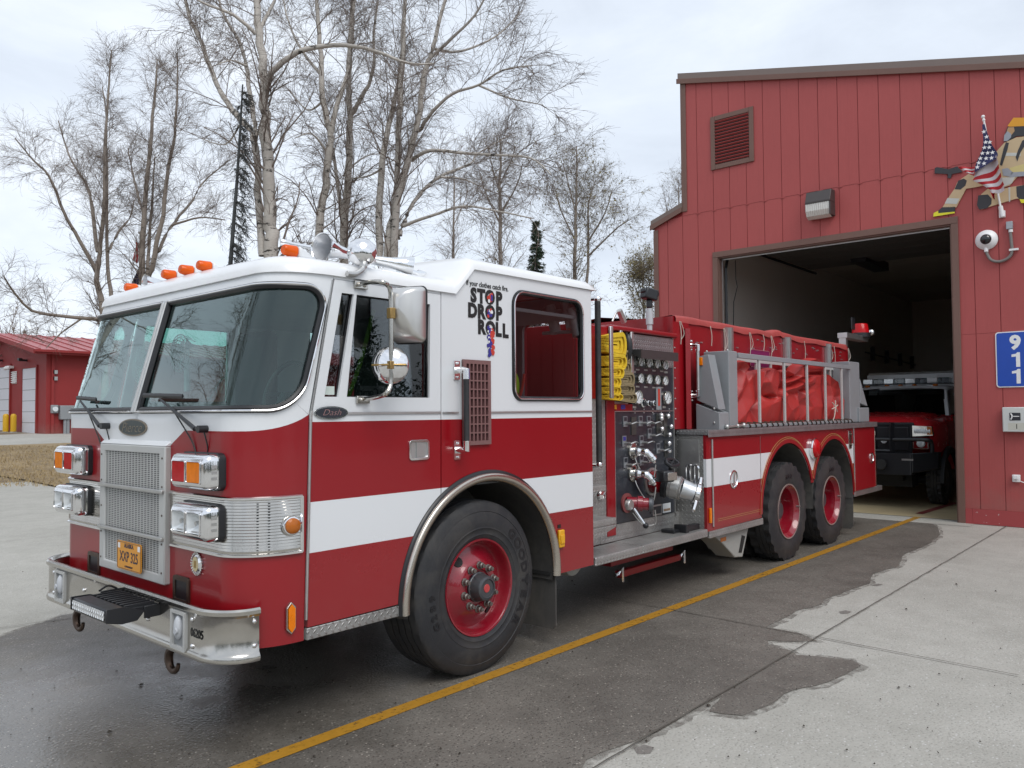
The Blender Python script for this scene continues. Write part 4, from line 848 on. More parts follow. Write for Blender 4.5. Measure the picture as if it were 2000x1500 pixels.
def inset(i, d):
    x, y = half[i]
    if i <= 40:
        t = i / 40.0; k = min(1.0, d / 0.5); n = PC(UE * t, zk, 0.016) - PC(UE * t, zk, 0.016 + d); return (x + n.x, y + n.y)
    return (x, y + d)
for i in range(len(half)):
    r = []
    for d in rings:
        x, y = inset(i, d); xe = half[i][0]
        if i == len(half) - 1: pass
        dback = 5.135 - xe
        zl, zc, rr = rprof(x if i > 40 else min(x, 3.5))
        e = min(d, rr) ; hh = (zc - zl) * math.sqrt(max(0.0, 1 - (1 - e / rr) ** 2)); 
        fb = 1.0 if dback > 0.09 else math.sqrt(max(0.0, 1 - (1 - dback / 0.09) ** 2))
        crown = 0.045 * (1 - ((y - YC) / YC) ** 2) * min(1, d / 0.2)
        r.append(V((x, y, zl - (0.0 if d > 0 else 0.0) + hh * (0.15 + 0.85 * fb) + crown)))
    rows.append(r)
b = MB()
full = []
for i, r in enumerate(rows):
    inner = r[-1]; x = inner.x; mid = []
    for k in range(1, 8):
        t = k / 8; y = inner.y + (W - 2 * inner.y) * t; zl, zc, rr = rprof(x if i > 40 else min(x, 3.5)); dome = 0.045 * ((1 - ((y - YC) / YC) ** 2) - (1 - ((inner.y - YC) / YC) ** 2))
        # the whole front brow rises from its edge to the flat of the roof
        mid.append(V((x, y, inner.z + dome)))
    full.append(r + mid + [V((p.x, W - p.y, p.z)) for p in r[::-1]])
# centre front: the outline's straight front runs across, so start the loft from a row along the face
nose = []
ids = b.grid(full)
b.grid([[p + V((0, 0, 0)) for p in [full[i][0] for i in range(len(full))]], [full[i][0] + V((0.012 if i < 30 else 0, 0.03, -0.002)) for i in range(len(full))]])
b.grid([[full[i][-1] for i in range(len(full))], [full[i][-1] + V((0.012 if i < 30 else 0, -0.03, -0.002)) for i in range(len(full))]])
b.poly([p for p in full[-1]])
roof = b.build('roof', 'roofwhite', eng, smooth=50)
# ---- stainless band round the front corners
def band(s):
    b = MB(); us = [0.452 + (1.42 - 0.452) * k / 50 for k in range(51)]; zs = [0.968 + (1.247 - 0.968) * k / 18 for k in range(19)]; rows = []
    for k, z in enumerate(zs):
        for dz, of in ((0.0, 0.006), (0.003, 0.0082)) if 0 < k < 18 else ((0, 0.006),): rows.append([PC(u, z + dz, of, s) for u in us])
    b.grid(rows); bd = b.build('stainless_band', 'steel', eng, smooth=30)
    b = MB()
    for z in (0.962, 1.252): b.tube([PC(u, z, 0.008, s) for u in us + [1.43]], 0.010, 6, 0, True, False)
    b.tube([PC(1.43, z, 0.008, s) for z in (0.962, 1.1, 1.252)], 0.010, 6); b.build('edge_moulding', 'chrome', bd)
    b = MB()
    for u in (1.20, 1.255):
        for k in range(17): z = 0.99 + k * 0.0148; n = (PC(u, z, 1, s) - PC(u, z, 0, s)); p = PC(u, z, 0.011, s); tg = (PC(u + 0.01, z, 0, s) - PC(u, z, 0, s)).normalized(); b.box(p, (0.011, 0.003, 0.005), Matrix((tg, n, V((0, 0, 1)))).transposed())
    b.build('slots', 'seal', bd, smooth=0)
    c = PC(1.365, 1.105, 0.008, s); n = (PC(1.365, 1.105, 1, s) - PC(1.365, 1.105, 0, s)).normalized()
    b = MB(); b.lathe([(0.052, 0), (0.052, 0.012), (0.047, 0.022), (0.042, 0.024)], c, n, 28, 0, None, False, True); lm = b.build('corner_lamp', 'chrome', eng)
    b = MB(); b.lathe([(0.042, 0.022), (0.040, 0.034), (0.028, 0.044), (0.0, 0.048)], c, n, 24); b.build('lens', 'dimamber', lm)
both(band)
# ---- grille: pale surround, two cross bars, slotted mesh
gx = 2.066
def gpt(y, z, dx=0.0): return V((gx + dx, y, z))
b = MB(); y0, y1, z0, z1 = 0.78, 1.66, 0.735, 1.508
b.prism([gpt(*p) for p in ((y0, z0), (y1, z0), (y1, z1), (y0, z1))], (0.06, 0, 0), 0, [[gpt(*p) for p in ((y0 + 0.075, z0 + 0.055), (y1 - 0.075, z0 + 0.055), (y1 - 0.075, z1 - 0.045), (y0 + 0.075, z1 - 0.045))][::-1]])
gr = b.build('grille', 'greytrim', eng, bevel=0.008)
b = MB(); b.prism([(gx + 0.0, y0 - 0.001, z1 + 0.001), (gx + 0.0, y1 + 0.001, z1 + 0.001), (gx + 0.07, y1 + 0.001, z1 + 0.055), (gx + 0.07, y0 - 0.001, z1 + 0.055)], (0.03, 0, -0.004)); b.build('grille_hood', 'white', gr, bevel=0.004)
for z in (1.253, 0.99): b = MB(); b.box((gx - 0.006, YC, z), (0.02, y1 - y0 - 0.01, 0.022)); b.build('cross_bar', 'alu', gr, bevel=0.004)
b = MB(); b.bx(gx + 0.0275, gx + 0.032, y0 + 0.07, y1 - 0.07, z0 + 0.05, z1 - 0.04); b.build('radiator', 'seal', gr, smooth=0)
b = MB(); nx_, nz_ = 18, 62; yy0, yy1, zz0, zz1 = y0 + 0.073, y1 - 0.073, z0 + 0.053, z1 - 0.043
for k in range(nz_ + 1): z = zz0 + (zz1 - zz0) * k / nz_; b.bx(gx + 0.010, gx + 0.014, yy0, yy1, z - 0.0027, z + 0.0027)
for k in range(nx_ + 1): y = yy0 + (yy1 - yy0) * k / nx_; b.bx(gx + 0.0075, gx + 0.0098, y - 0.004, y + 0.004, zz0, zz1)
b.build('mesh', 'greytrim', gr, smooth=0)
b = MB()
for yv in (y0 + 0.03, y1 - 0.03):
    for k in range(5): b.cyl((gx - 0.003, yv, 0.80 + 0.16 * k), (gx + 0.002, yv, 0.80 + 0.16 * k), 0.006, 8)
b.build('screws', 'hook', gr, smooth=0)
# ---- number plate
pc = FX(251.5, 1087, 2.045); b = MB(); b.prism([V((2.045, pc.y + p[0], pc.z + p[1])) for p in rrect(-0.162, 0.162, -0.083, 0.083, 0.015)], (0.004, 0, 0)); pl = b.build('number_plate', 'plate_yellow', eng, smooth=0)
text_mesh('XXP 325', 0.085, (2.0442, pc.y, pc.z - 0.008), (0, -1, 0), (0, 0, 1), 'ink', 'plate_number', pl, 0.0006, 0.0006, sx=0.78); text_mesh('ALASKA', 0.034, (2.0442, pc.y, pc.z + 0.058), (0, -1, 0), (0, 0, 1), 'ink', 'state_name', pl, 0.0006, 0.001)
b = MB()
for lp, wd in ((rrect(-0.156, 0.156, -0.077, 0.077, 0.012), 0.0012),): b.tube([V((2.0443, pc.y + p[0], pc.z + p[1])) for p in lp], wd, 4, 0, False, True)
b.build('border_line', 'ink', pl, smooth=0)
for sy in (-1, 1): b = MB(); b.bx(2.0436, 2.0446, pc.y + sy * 0.118, pc.y + sy * 0.148, pc.z + 0.04, pc.z + 0.07); b.build('sticker', 'whiteink', pl, smooth=0)
text_mesh('GOVERNMENT', 0.016, (2.0442, pc.y, pc.z - 0.063), (0, -1, 0), (0, 0, 1), 'ink', 'plate_footer', pl, 0.0006)
# ---- oval maker's badge
def oval(c, ry, rz, n=40): return [(c[0] + ry * math.cos(2 * PI * k / n), c[1] + rz * math.sin(2 * PI * k / n)) for k in range(n)]
ec = FX(258, 835, 2.092); b = MB(); b.prism([V((2.092, *p)) for p in oval((ec.y, ec.z), 0.19, 0.052)], (0.008, 0, 0)); bd = b.build('front_badge', M.setdefault('script', simple('dull_bronze', (0.26, 0.22, 0.17), 0.35, 0.7)), eng, bevel=0.003)
b = MB(); b.prism([V((2.0905, *p)) for p in oval((ec.y, ec.z), 0.175, 0.044)], (0.0015, 0, 0)); b.build('badge_plate', simple('badge_green_black', (0.045, 0.06, 0.06), 0.35, 0.3), bd, smooth=0)
text_mesh('Pierce', 0.085, (2.0898, ec.y + 0.01, ec.z - 0.002), (0, -1, 0), (0, 0, 1), M['script'], 'badge_script', bd, 0.0006, -0.0012, shear=0.4, sx=1.3)
dc = S(646, 806, -0.006); b = MB(); b.prism([V((p[0], -0.0125, p[1])) for p in oval((dc.x, dc.z), 0.112, 0.036)], (0, 0.008, 0)); bd = b.build('door_badge', 'chrome', eng, bevel=0.002)
b = MB(); b.prism([V((p[0], -0.0138, p[1])) for p in oval((dc.x, dc.z), 0.102, 0.029)], (0, 0.0012, 0)); b.build('badge_plate', 'blackpaint', bd, smooth=0)
text_mesh('Dash', 0.048, (dc.x, -0.0140, dc.z), (1, 0, 0), (0, 0, 1), simple('rosy_silver', (0.45, 0.26, 0.25), 0.3, 0.5), 'badge_script', bd, 0.0006, -0.0008, shear=0.4, sx=1.25)
# ---- chrome twin lamp housings
def rr3(x, yc, zc, hy, hz, r, n=5): return [V((x, yc + p[0], zc + p[1])) for p in rrect(-hy, hy, -hz, hz, r, n)]
def lamp_unit(s, zc, lenses, name):
    yc = 0.388 if s > 0 else W - 0.388; hy, hz = 0.193, 0.092
    b = MB(); b.grid([rr3(2.112, yc, zc, hy + 0.006, hz + 0.006, 0.035), rr3(2.072, yc, zc, hy + 0.006, hz + 0.006, 0.035)], 0, True); b.poly(rr3(2.072, yc, zc, hy + 0.006, hz + 0.006, 0.035)); u = b.build(name + '_base', 'black', eng, smooth=40)
    b = MB(); rows = [rr3(x, yc, zc, hy - i, hz - i, r) for x, i, r in ((2.075, 0, 0.033), (2.030, 0.0, 0.033), (2.008, 0.008, 0.03), (1.996, 0.024, 0.024), (1.994, 0.034, 0.018), (1.999, 0.038, 0.016))]
    b.grid(rows, 0, True); h = b.build(name, 'chrome', eng, smooth=40); u.parent = h; u.location = (0, 0, 0); u.name = 'gasket'
    b = MB()
    for dz in (-0.03, 0.0, 0.03): b.bx(2.03, 2.06, yc - s * 0.196, yc - s * 0.1925, zc + dz - 0.008, zc + dz + 0.008)
    b.build('side_vent', 'alu', h, smooth=0)
    for k, (ln, sy) in enumerate(zip(lenses, (1, -1))):
        cy = yc + s * sy * 0.079; q = MB(); q.grid([rr3(1.998, cy, zc, 0.077, 0.060, 0.012), rr3(1.989, cy, zc, 0.077, 0.060, 0.012), rr3(1.987, cy, zc, 0.071, 0.054, 0.009), rr3(1.996, cy, zc, 0.069, 0.052, 0.009)], 0, True); rim = q.build('lens_rim', 'chrome', h, smooth=40)
        if ln == 'clear':
            q = MB(); n = 12; hy2, hz2 = 0.068, 0.051; rows = []
            for r_, dx in ((1.0, -0.004), (0.8, 0.014), (0.55, 0.03), (0.3, 0.038), (0.12, 0.04)): rows.append([V((1.996 + dx, cy + p[0] * r_, zc + p[1] * r_)) for p in rrect(-hy2, hy2, -hz2, hz2, 0.012, 4)])
            q.grid(rows, 0, True); q.poly(rows[-1]); q.build('reflector', 'clearlens', h, smooth=25)
            q = MB(); q.cyl((2.034, cy, zc), (2.005, cy, zc), 0.012, 10); q.bx(1.998, 2.03, cy - 0.03, cy + 0.03, zc - 0.045, zc - 0.041); q.build('bulb', 'alu', h)
            pass
        else:
            q = MB(); q.prism(rr3(1.9905, cy, zc, 0.0695, 0.0525, 0.009), (0.004, 0, 0)); q.build('lens', ln, h, smooth=0)
both(lambda s: lamp_unit(s, 1.389, ('redlens', 'amber'), 'warning_lamp'))
both(lambda s: lamp_unit(s, 1.128, ('clear', 'clear'), 'headlamp'))
# ---- fire badge, intake openings, corner reflectors
fc = FX(386, 1101, 2.098); b = MB(); b.lathe([(0.05, 0), (0.05, 0.006), (0.036, 0.014), (0.03, 0.016)], (2.10, fc.y, fc.z), (-1, 0, 0), 32); n_ = 24
for k in range(n_): a = 2 * PI * k / n_; b.box((2.094, fc.y + 0.056 * math.cos(a), fc.z + 0.056 * math.sin(a)), (0.01, 0.008, 0.012), Matrix.Rotation(a - PI / 2, 3, 'X'))
fb = b.build('round_emblem', 'chrome', eng); b = MB(); b.prism([V((2.0835, *p)) for p in oval((fc.y, fc.z), 0.031, 0.04)], (0.002, 0, 0)); b.build('emblem_face', simple('cream_enamel', (0.62, 0.52, 0.3), 0.35), fb, smooth=0)
b = MB(); b.bx(2.0825, 2.0834, fc.y - 0.012, fc.y + 0.012, fc.z - 0.02, fc.z + 0.018); b.build('emblem_eagle', 'brasslike', fb, bevel=0.003)
def intake(s):
    yc = 0.633 if s > 0 else W - 0.633
    b = MB(); b.prism(rr3(2.088, yc, 0.728, 0.09, 0.075, 0.02), (0.016, 0, 0), 0, [rr3(2.088, yc, 0.728, 0.066, 0.05, 0.006)[::-1]]); q = b.build('intake_frame', 'hook', eng, bevel=0.004)
    b = MB(); b.prism(rr3(2.0945, yc, 0.728, 0.068, 0.052, 0.006), (0.002, 0, 0)); b.build('opening', 'seal', q, smooth=0)
both(intake)
def reflect(s):
    y = -0.004 if s > 0 else W + 0.004; c = S(567, 1207, 0); P = [(c.x, c.z + 0.083), (c.x + 0.028, c.z + 0.055), (c.x + 0.028, c.z - 0.055), (c.x, c.z - 0.083), (c.x - 0.028, c.z - 0.055), (c.x - 0.028, c.z + 0.055)]
    q = 0.018 if s > 0 else -0.018
    b = MB(); b.prism([V((x, y + q * 0.6, z)) for x, z in P], (0, -q, 0)); f = b.build('side_reflector', 'steel', eng, bevel=0.002)
    b = MB(); b.prism([V((c.x + (x - c.x) * 0.72, y - q * 0.55, c.z + (z - c.z) * 0.88)) for x, z in P], (0, -q * 0.2, 0)); b.build('lens', 'amber', f, smooth=0)
both(reflect)
# ---- bumper
BX = 1.982
def bplan(off, n=14):      # plan outline, near side to far side
    h = [(2.185, -0.0 - off)] + [(BX + 0.20 - (0.20 + off) * math.sin(PI / 2 * k / n), 0.22 - (0.22 + off) * math.cos(PI / 2 * k / n)) for k in range(n + 1)]
    return h + [(BX - off, YC)] + [(x, W - y) for x, y in h[::-1]]
prof = [(-0.03, 0.700), (-0.012, 0.716), (0.006, 0.718), (0.016, 0.708), (0.016, 0.690), (0.004, 0.676), (0.0, 0.670), (0.0, 0.498), (0.006, 0.490), (0.014, 0.472), (0.010, 0.454), (-0.012, 0.45)]
b = MB(); b.grid([[V((x, y, z)) for x, y in bplan(o)] for o, z in prof]); b.grid([[V((x, y, z)) for x, y in bplan(o)] for o, z in ((-0.012, 0.45), (-0.02, 0.47), (-0.02, 0.69), (-0.03, 0.700))]); bump_ = b.build('bumper', 'steel', eng, smooth=40)
b = MB(); top = bplan(-0.025); b.prism([V((x, y, 0.63)) for x, y in top] + [V((2.20, W, 0.688)), V((2.20, 0.0, 0.688))][0:0], (0, 0, -0.01)); b.build('gravel_tray', 'red', bump_, smooth=0)
b = MB()
for y, zs in ((0.285, (0.648, 0.515)), (W - 0.285, (0.648, 0.515)), (0.78, (0.57,)), (W - 0.78, (0.60,))):
    for z in zs: b.ball((BX - 0.003, y, z), 0.013, 10, 0, (0.7, 1, 1))
for x in (2.16,):
    for z in (0.65, 0.53): b.ball((x, 0.0, z), 0.012, 10, 0, (1, 0.7, 1))
b.build('bolts', 'chrome', bump_)
def siren_box(s):
    yc = 0.414 if s > 0 else W - 0.414; z = 0.575
    b = MB(); b.prism(rr3(1.964, yc, z, 0.078, 0.1, 0.006), (0.022, 0, 0), 0, [rr3(1.964, yc, z, 0.06, 0.083, 0.004)[::-1]]); f = b.build('speaker_frame', 'greytrim', bump_, bevel=0.004)
    b = MB(); b.prism(rr3(1.979, yc, z, 0.062, 0.085, 0.004), (0.001, 0, 0)); b.build('recess', simple('grey_recess', (0.22, 0.23, 0.24), 0.5), bump_, smooth=0)
    b = MB(); b.ball((1.975, yc + s * 0.004, z + 0.012), 0.05, 20, 0, (0.5, 0.62, 1.25)); b.cyl((1.955, yc - s * 0.012, z), (1.945, yc - s * 0.012, z), 0.016, 12); b.build('speaker', simple('pale_grey_horn', (0.5, 0.52, 0.55), 0.4), bump_)
both(siren_box)
tm = text_mesh('06205', 0.060, (BX - 0.0012, 0.243, 0.583), (0, -1, 0), (0, 0, 1), 'blackink', 'fleet_number', bump_, 0.0005, 0.0015, sx=0.82)
for v in tm.data.vertices:      # wrap the number round the bumper's curve
    p = v.co + tm.location + bump_.location + eng.location
    if p.y < 0.22:
        a = (0.22 - p.y) / 0.21; a = min(a, 1.2); q = V((BX + 0.20 - 0.2015 * math.cos(a), 0.22 - 0.2215 * math.sin(a), p.z)); v.co = q - eng.location
def hook(s):
    yc = 0.585 if s > 0 else W - 0.585; x = 2.03; b = MB(); P = []
    for k in range(17): a = math.radians(100 + 250 * k / 16); P.append(V((x - 0.0, yc - 0.055 * math.cos(a) * 1.0, 0.375 + 0.058 * math.sin(a))))
    b.tube([V((x, yc + 0.03, 0.47))] + P, [0.026] + [0.024 - 0.014 * abs(k / 16) ** 2 for k in range(17)], 10); b.build('tow_hook', 'hook', bump_)
both(hook)
# ---- black light bar on the bumper
c = V((1.80, 1.52, 0.66)); lb0, lb1 = FX(140, 1170, 1.70), FX(232, 1195, 1.70)
ly0, ly1 = FX(140, 1170, 1.70).y, FX(205, 1195, 1.70).y; lz = 0.655
b = MB(); b.bx(1.705, 1.80, ly1, ly0, lz - 0.034, lz + 0.034)
lbar = b.build('light_bar', 'black', bump_, bevel=0.008)
b = MB()
for k in range(9): b.bx(1.80 + 0.001, 1.96, ly1 + 0.02 + (ly0 - ly1 - 0.04) * k / 8.0 - 0.004, ly1 + 0.02 + (ly0 - ly1 - 0.04) * k / 8.0 + 0.004, lz + 0.0, lz + 0.038)
b.bx(1.8005, 1.975, ly1 + 0.01, ly0 - 0.01, lz - 0.01, lz + 0.02); b.build('cooling_fins', 'black', lbar, bevel=0.003)
b = MB()
for sy in (ly1 - 0.012, ly0 + 0.012): b.prism([V((x, sy, z)) for x, z in ((1.70, lz - 0.03), (1.70, lz + 0.038), (1.80, lz + 0.036), (1.90, lz + 0.0), (1.86, lz - 0.045), (1.78, lz - 0.05))], (0, 0.008, 0))
b.bx(1.90, 1.985, ly1 - 0.0, ly1 + 0.009, lz - 0.045, lz + 0.02); b.bx(1.86, 1.985, ly0 + 0.022, ly0 + 0.03, lz - 0.05, lz + 0.04); b.build('brackets', 'black', lbar, bevel=0.003)
b = MB(); b.bx(1.7005, 1.7045, ly1 + 0.012, ly0 - 0.012, lz - 0.02, lz + 0.026); b.build('reflector', 'chrome', lbar, smooth=0)
b = MB(); n = 15
for r_ in (0, 1):
    for k in range(n): yy = ly1 + 0.024 + (ly0 - ly1 - 0.048) * k / (n - 1); b.lathe([(0.012, 0), (0.008, 0.008), (0.003, 0.010)], (1.698, yy, lz - 0.009 + 0.024 * r_), (1, 0, 0), 8)
b.build('lamp_cups', 'clearlens', lbar, smooth=30)
b = MB(); b.tube(smooth_path([V((1.93, ly0 - 0.02, lz + 0.05)), V((1.88, ly0 - 0.03, lz + 0.075)), V((1.82, ly0 - 0.06, lz + 0.06))]), 0.006, 6); b.build('cable', 'black', lbar)
# ---- wipers
def wiper(s, px0, px1, tip):
    p0 = FX(px0[0] - 5, px0[1], 2.06); p1 = FX(px1[0], px1[1], xface(FX(px1[0], px1[1], 2.12).z) - 0.05); tL = FX(tip[0][0], tip[0][1], p1.x + 0.012); tR = FX(tip[1][0], tip[1][1], p1.x + 0.012)
    b = MB(); b.tube([p0, p0.lerp(p1, 0.35), p1], [0.013, 0.010, 0.006], 8); b.tube([p0 + V((0.06, -0.05, -0.0)), p0], 0.012, 8); b.cyl(p0 + V((0.05, -0.05, 0)), p0 + V((-0.012, -0.05, 0)), 0.02, 12); w_ = b.build('wiper', 'black', eng)
    b = MB(); b.tube([tL, tR], 0.009, 6, flat=(1.5, 0.6)); b.build('blade', 'seal', w_)
    q = p0 + V((0.02, -0.055, -0.01)); b = MB(); b.tube(smooth_path([p1.lerp(p0, 0.4), p0 + V((0.03, 0.10, -0.06)), p0 + V((0.04, 0.04, -0.15)), p0 + V((0.04, -0.06, -0.12)), q]), 0.004, 6); b.build('washer_hose', 'seal', w_)
wiper(1, (386, 838), (312, 779), ((280, 772), (357, 774))); wiper(-1, (199, 832), (157, 783), ((150, 777), (188, 780)))
# ---- roof fittings: cab marker lamps, horns, spotlamps
def marker(px, py, X, sc=0.72):
    c = FX(px, py, X); b = MB(); 
    b.prism([c + V((dx * sc, 0.055 * sc, dz * sc)) for dx, dz in ((0.055, 0.04), (0.16, -0.01), (0.20, -0.045), (0.05, -0.045))], (0, -0.11 * sc, 0)); k = b.build('marker_lamp', 'white', eng, bevel=0.01)
    b = MB(); b.lathe([(0.001, -0.044), (0.024, -0.043), (0.029, -0.036), (0.036, 0.02), (0.037, 0.032)], c, (1, 0, -0.1), 20, 0, None, True, True); q = b.build('lens', 'amberdeep', k)
for px, py, X in ((256, 562.5, 2.49), (330, 537, 2.40), (364, 528, 2.40), (399, 520, 2.40), (566, 490, 2.49)): marker(px, py, X)
M['chrome2'] = simple('bright_horn_chrome', (0.86, 0.87, 0.88), 0.07, 1.0, 0, 0.02, 5, 0.0, 9, 0.03)
def horn(c, ax, ln, name='air_horn', r=0.095):
    b = MB(); pr_ = [(r + 0.004, -0.004), (r, 0.0), (r * 0.78, 0.05), (r * 0.52, 0.13), (r * 0.34, 0.24), (r * 0.25, ln * 0.6), (r * 0.2, ln * 0.92), (r * 0.34, ln * 0.94), (r * 0.34, ln), (0.001, ln + 0.01)]; b.lathe(pr_, c, ax, 28); h = b.build(name, 'chrome2', eng, smooth=50)
    b = MB(); b.lathe([(r * 0.97, 0.002), (r * 0.7, 0.055), (r * 0.4, 0.14), (r * 0.15, 0.2), (0.001, 0.2)], c, ax, 24); b.build('bell', simple('horn_throat', (0.7, 0.71, 0.73), 0.3, 0.6), h, smooth=60)
    a = V(ax).normalized(); m_ = V(c) + a * ln * 0.75; b = MB(); b.bx(m_.x - 0.03, m_.x + 0.03, m_.y - 0.02, m_.y + 0.02, m_.z - 0.10, m_.z); b.build('stand', 'chrome2', h, bevel=0.004)
hc = DP(628, 482, (S(628, 482, 0.20) - CAM).dot(CF)); horn(hc, (0.97, 0.16, -0.03), 0.95, 'air_horn', 0.078)
hc2 = DP(803, 520, (S(803, 520, 0.16) - CAM).dot(CF)); horn(hc2, (-0.86, 0.45, 0.12), 0.8, 'air_horn', 0.062)
hc3 = S(283, 553, 2.28); horn(hc3, (1, -0.1, 0.0), 0.6, 'air_horn', 0.062)
b = MB(); b.bx(2.68, 3.35, 0.42, 0.62, 2.555, 2.62); b.build('horn_rail', 'alu', eng, bevel=0.01)
sc_ = S(707, 492, 0.02); b = MB(); ax = V((-0.60, -0.79, 0.12)).normalized(); b.lathe([(0.001, 0.055), (0.036, 0.051), (0.064, 0.033), (0.080, 0.006), (0.085, -0.003), (0.085, -0.012), (0.077, -0.015)], sc_, ax, 36, 0, None, False, True); sp_ = b.build('spot_lamp', 'chrome', eng, smooth=50)
b = MB(); b.tube(smooth_path([S(711, 512, 0.0), S(709, 523, -0.02), S(703, 530, -0.03), S(692, 535, -0.03), S(678, 534, -0.03)]), [0.022] * 6 + [0.016] * 19, 10); b.build('handle', 'alu', sp_)
sc2 = S(283, 548, 2.42)
# ---- mirrors on the driver's door
MYY = -0.20
arm = [S(700, 556, -0.01), S(722, 551, -0.10), S(745, 551, MYY), S(757, 557, MYY), S(763, 575, MYY), S(764, 640, MYY), S(764, 720, MYY), S(763, 750, MYY), S(755, 768, MYY), S(735, 776, -0.12), S(708, 780, -0.01)]
b = MB(); b.tube(smooth_path(arm), 0.0135, 10); ma = b.build('mirror_arm', 'steel', eng)
b = MB()
for px, py in ((704, 557), (708, 781)): p = S(px, py, -0.01); b.bx(p.x - 0.045, p.x + 0.045, -0.022, -0.0045, p.z - 0.022, p.z + 0.022); b.ball((p.x - 0.02, -0.024, p.z), 0.012, 8); b.ball((p.x + 0.02, -0.024, p.z), 0.012, 8)
b.build('mirror_foot', 'steel', ma, bevel=0.005)
mc = S(795, 614, MYY - 0.0); hh, hw = 0.165, 0.105
def mrow(k, sc, ins):     # the housing's back bulges forward
    return [mc + V((0.06 - k, p[0] * sc, p[1] * sc)) for p in rrect(-hw, hw, -hh, hh, 0.035, 5)]
q = V((0.0, 0.0, 0.0)); b = MB()
Rm = Matrix.Rotation(math.radians(22), 3, 'Z')
def mr(x, sy, sz, dy=0, dz=0, r=0.03): return [mc + Rm @ V((x, p[0] * sy + dy, p[1] * sz + dz)) for p in rrect(-0.1, 0.1, -0.16, 0.16, r, 5)]
rows = [mr(0.055, 0.97, 0.97), mr(0.055, 1, 1), mr(0.03, 1, 1), mr(0.0, 0.97, 0.97), mr(-0.05, 0.80, 0.82, 0.01, 0.01), mr(-0.085, 0.52, 0.45, 0.02, 0.045), mr(-0.095, 0.2, 0.18, 0.025, 0.05)]
b.grid(rows, 0, True); b.poly(rows[-1][::-1]); b.poly(rows[0]); mh = b.build('mirror', simple('brushed_mirror_back', (0.66, 0.65, 0.63), 0.32, 0.85, 0, 0.06, 4), ma, smooth=38)
b = MB(); b.poly(mr(0.057, 0.93, 0.95)); b.build('mirror_glass', 'chrome', mh, smooth=0)
b = MB(); b.tube(mr(0.045, 1.01, 1.008), 0.006, 6, 0, False, True); b.build('gasket', 'seal', mh)
rc = S(761.5, 713, MYY + 0.03); b = MB(); Rm = Matrix.Rotation(math.radians(38), 3, 'Z'); axr = Rm @ V((-1, 0, 0)); b.lathe([(0.001, 0.045), (0.05, 0.038), (0.085, 0.02), (0.103, 0.0), (0.106, -0.006), (0.106, -0.012), (0.10, -0.014)], rc, axr, 40, 0, None, False, True); rm_ = b.build('round_mirror', 'chrome', ma, smooth=50)
b = MB(); b.tube([rc + axr * 0.02 + Rm @ V((0, 0.098, 0)), rc + axr * 0.046, rc + axr * 0.02 + Rm @ V((0, -0.098, 0))], 0.007, 6); p = S(764, 713, MYY); b.bx(p.x - 0.022, p.x + 0.022, p.y - 0.02, p.y + 0.02, p.z - 0.022, p.z + 0.022); b.build('clamp', 'brasslike', ma, bevel=0.003)
p = S(764, 612, MYY); b = MB(); b.bx(p.x - 0.018, p.x + 0.018, p.y - 0.018, p.y + 0.018, p.z - 0.03, p.z + 0.03); b.build('clamp', 'brasslike', ma, bevel=0.003)
# ---- engine air screen and grab rail on the crew side
gx0, gx1, gz0, gz1 = 3.632, 3.893, 1.472, 2.027
b = MB(); cols = 6; rws = 9; fr_ = 0.022; cw_, ch_ = (gx1 - gx0 - 2 * fr_) / cols, (gz1 - gz0 - 2 * fr_) / rws; holes = []
for i in range(cols):
    for j in range(rws): a0, c0 = gx0 + fr_ + i * cw_, gz0 + fr_ + j * ch_; holes.append([V((x, -0.020, z)) for x, z in ((a0 + 0.006, c0 + 0.0045), (a0 + 0.006, c0 + ch_ - 0.0045), (a0 + cw_ - 0.006, c0 + ch_ - 0.0045), (a0 + cw_ - 0.006, c0 + 0.0045))])
b.prism([V((x, -0.020, z)) for x, z in ((gx0, gz0), (gx1, gz0), (gx1, gz1), (gx0, gz1))], (0, 0.012, 0), 0, holes); sg = b.build('air_screen', 'screen', eng, smooth=0)
b = MB(); b.bx(gx0 + 0.004, gx1 - 0.004, -0.0078, -0.0005, gz0 + 0.004, gz1 - 0.004); b.build('dark_mesh', simple('dark_red_mesh', (0.05, 0.012, 0.014), 0.7), sg, smooth=0)
def grab(a, c, out, r, name, mat_bar, mats='chrome', parent=eng, axis_y=True):
    a, c = V(a), V(c); o = V(out); d = (c - a).normalized(); b = MB(); b.tube([a + o + d * 0.05, c + o - d * 0.05], r * 1.0, 12); g = b.build(name, mat_bar, parent)
    b = MB()
    for p, s in ((a, 1), (c, -1)): b.tube([p, p + o * 0.75, p + o, p + o + d * s * 0.06], r * 1.12, 10); b.box(p - o * 0.02 + V((0, 0, 0)), (0.05, max(0.012, 0.05 * abs(o.normalized().x)), 0.12)); b.ball(p + V((0, 0, 0.045)) + o.normalized() * 0.01, 0.008, 8); b.ball(p - V((0, 0, 0.045)) + o.normalized() * 0.01, 0.008, 8)
    b.build('bracket', mats, g, bevel=0.003); return g
a_, c_ = S(883, 731, -0.004), S(883, 880, -0.004); grab((3.585, -0.006, 1.955), (3.585, -0.006, 1.445), (0.0, -0.085, 0), 0.019, 'grab_rail', 'rubber')
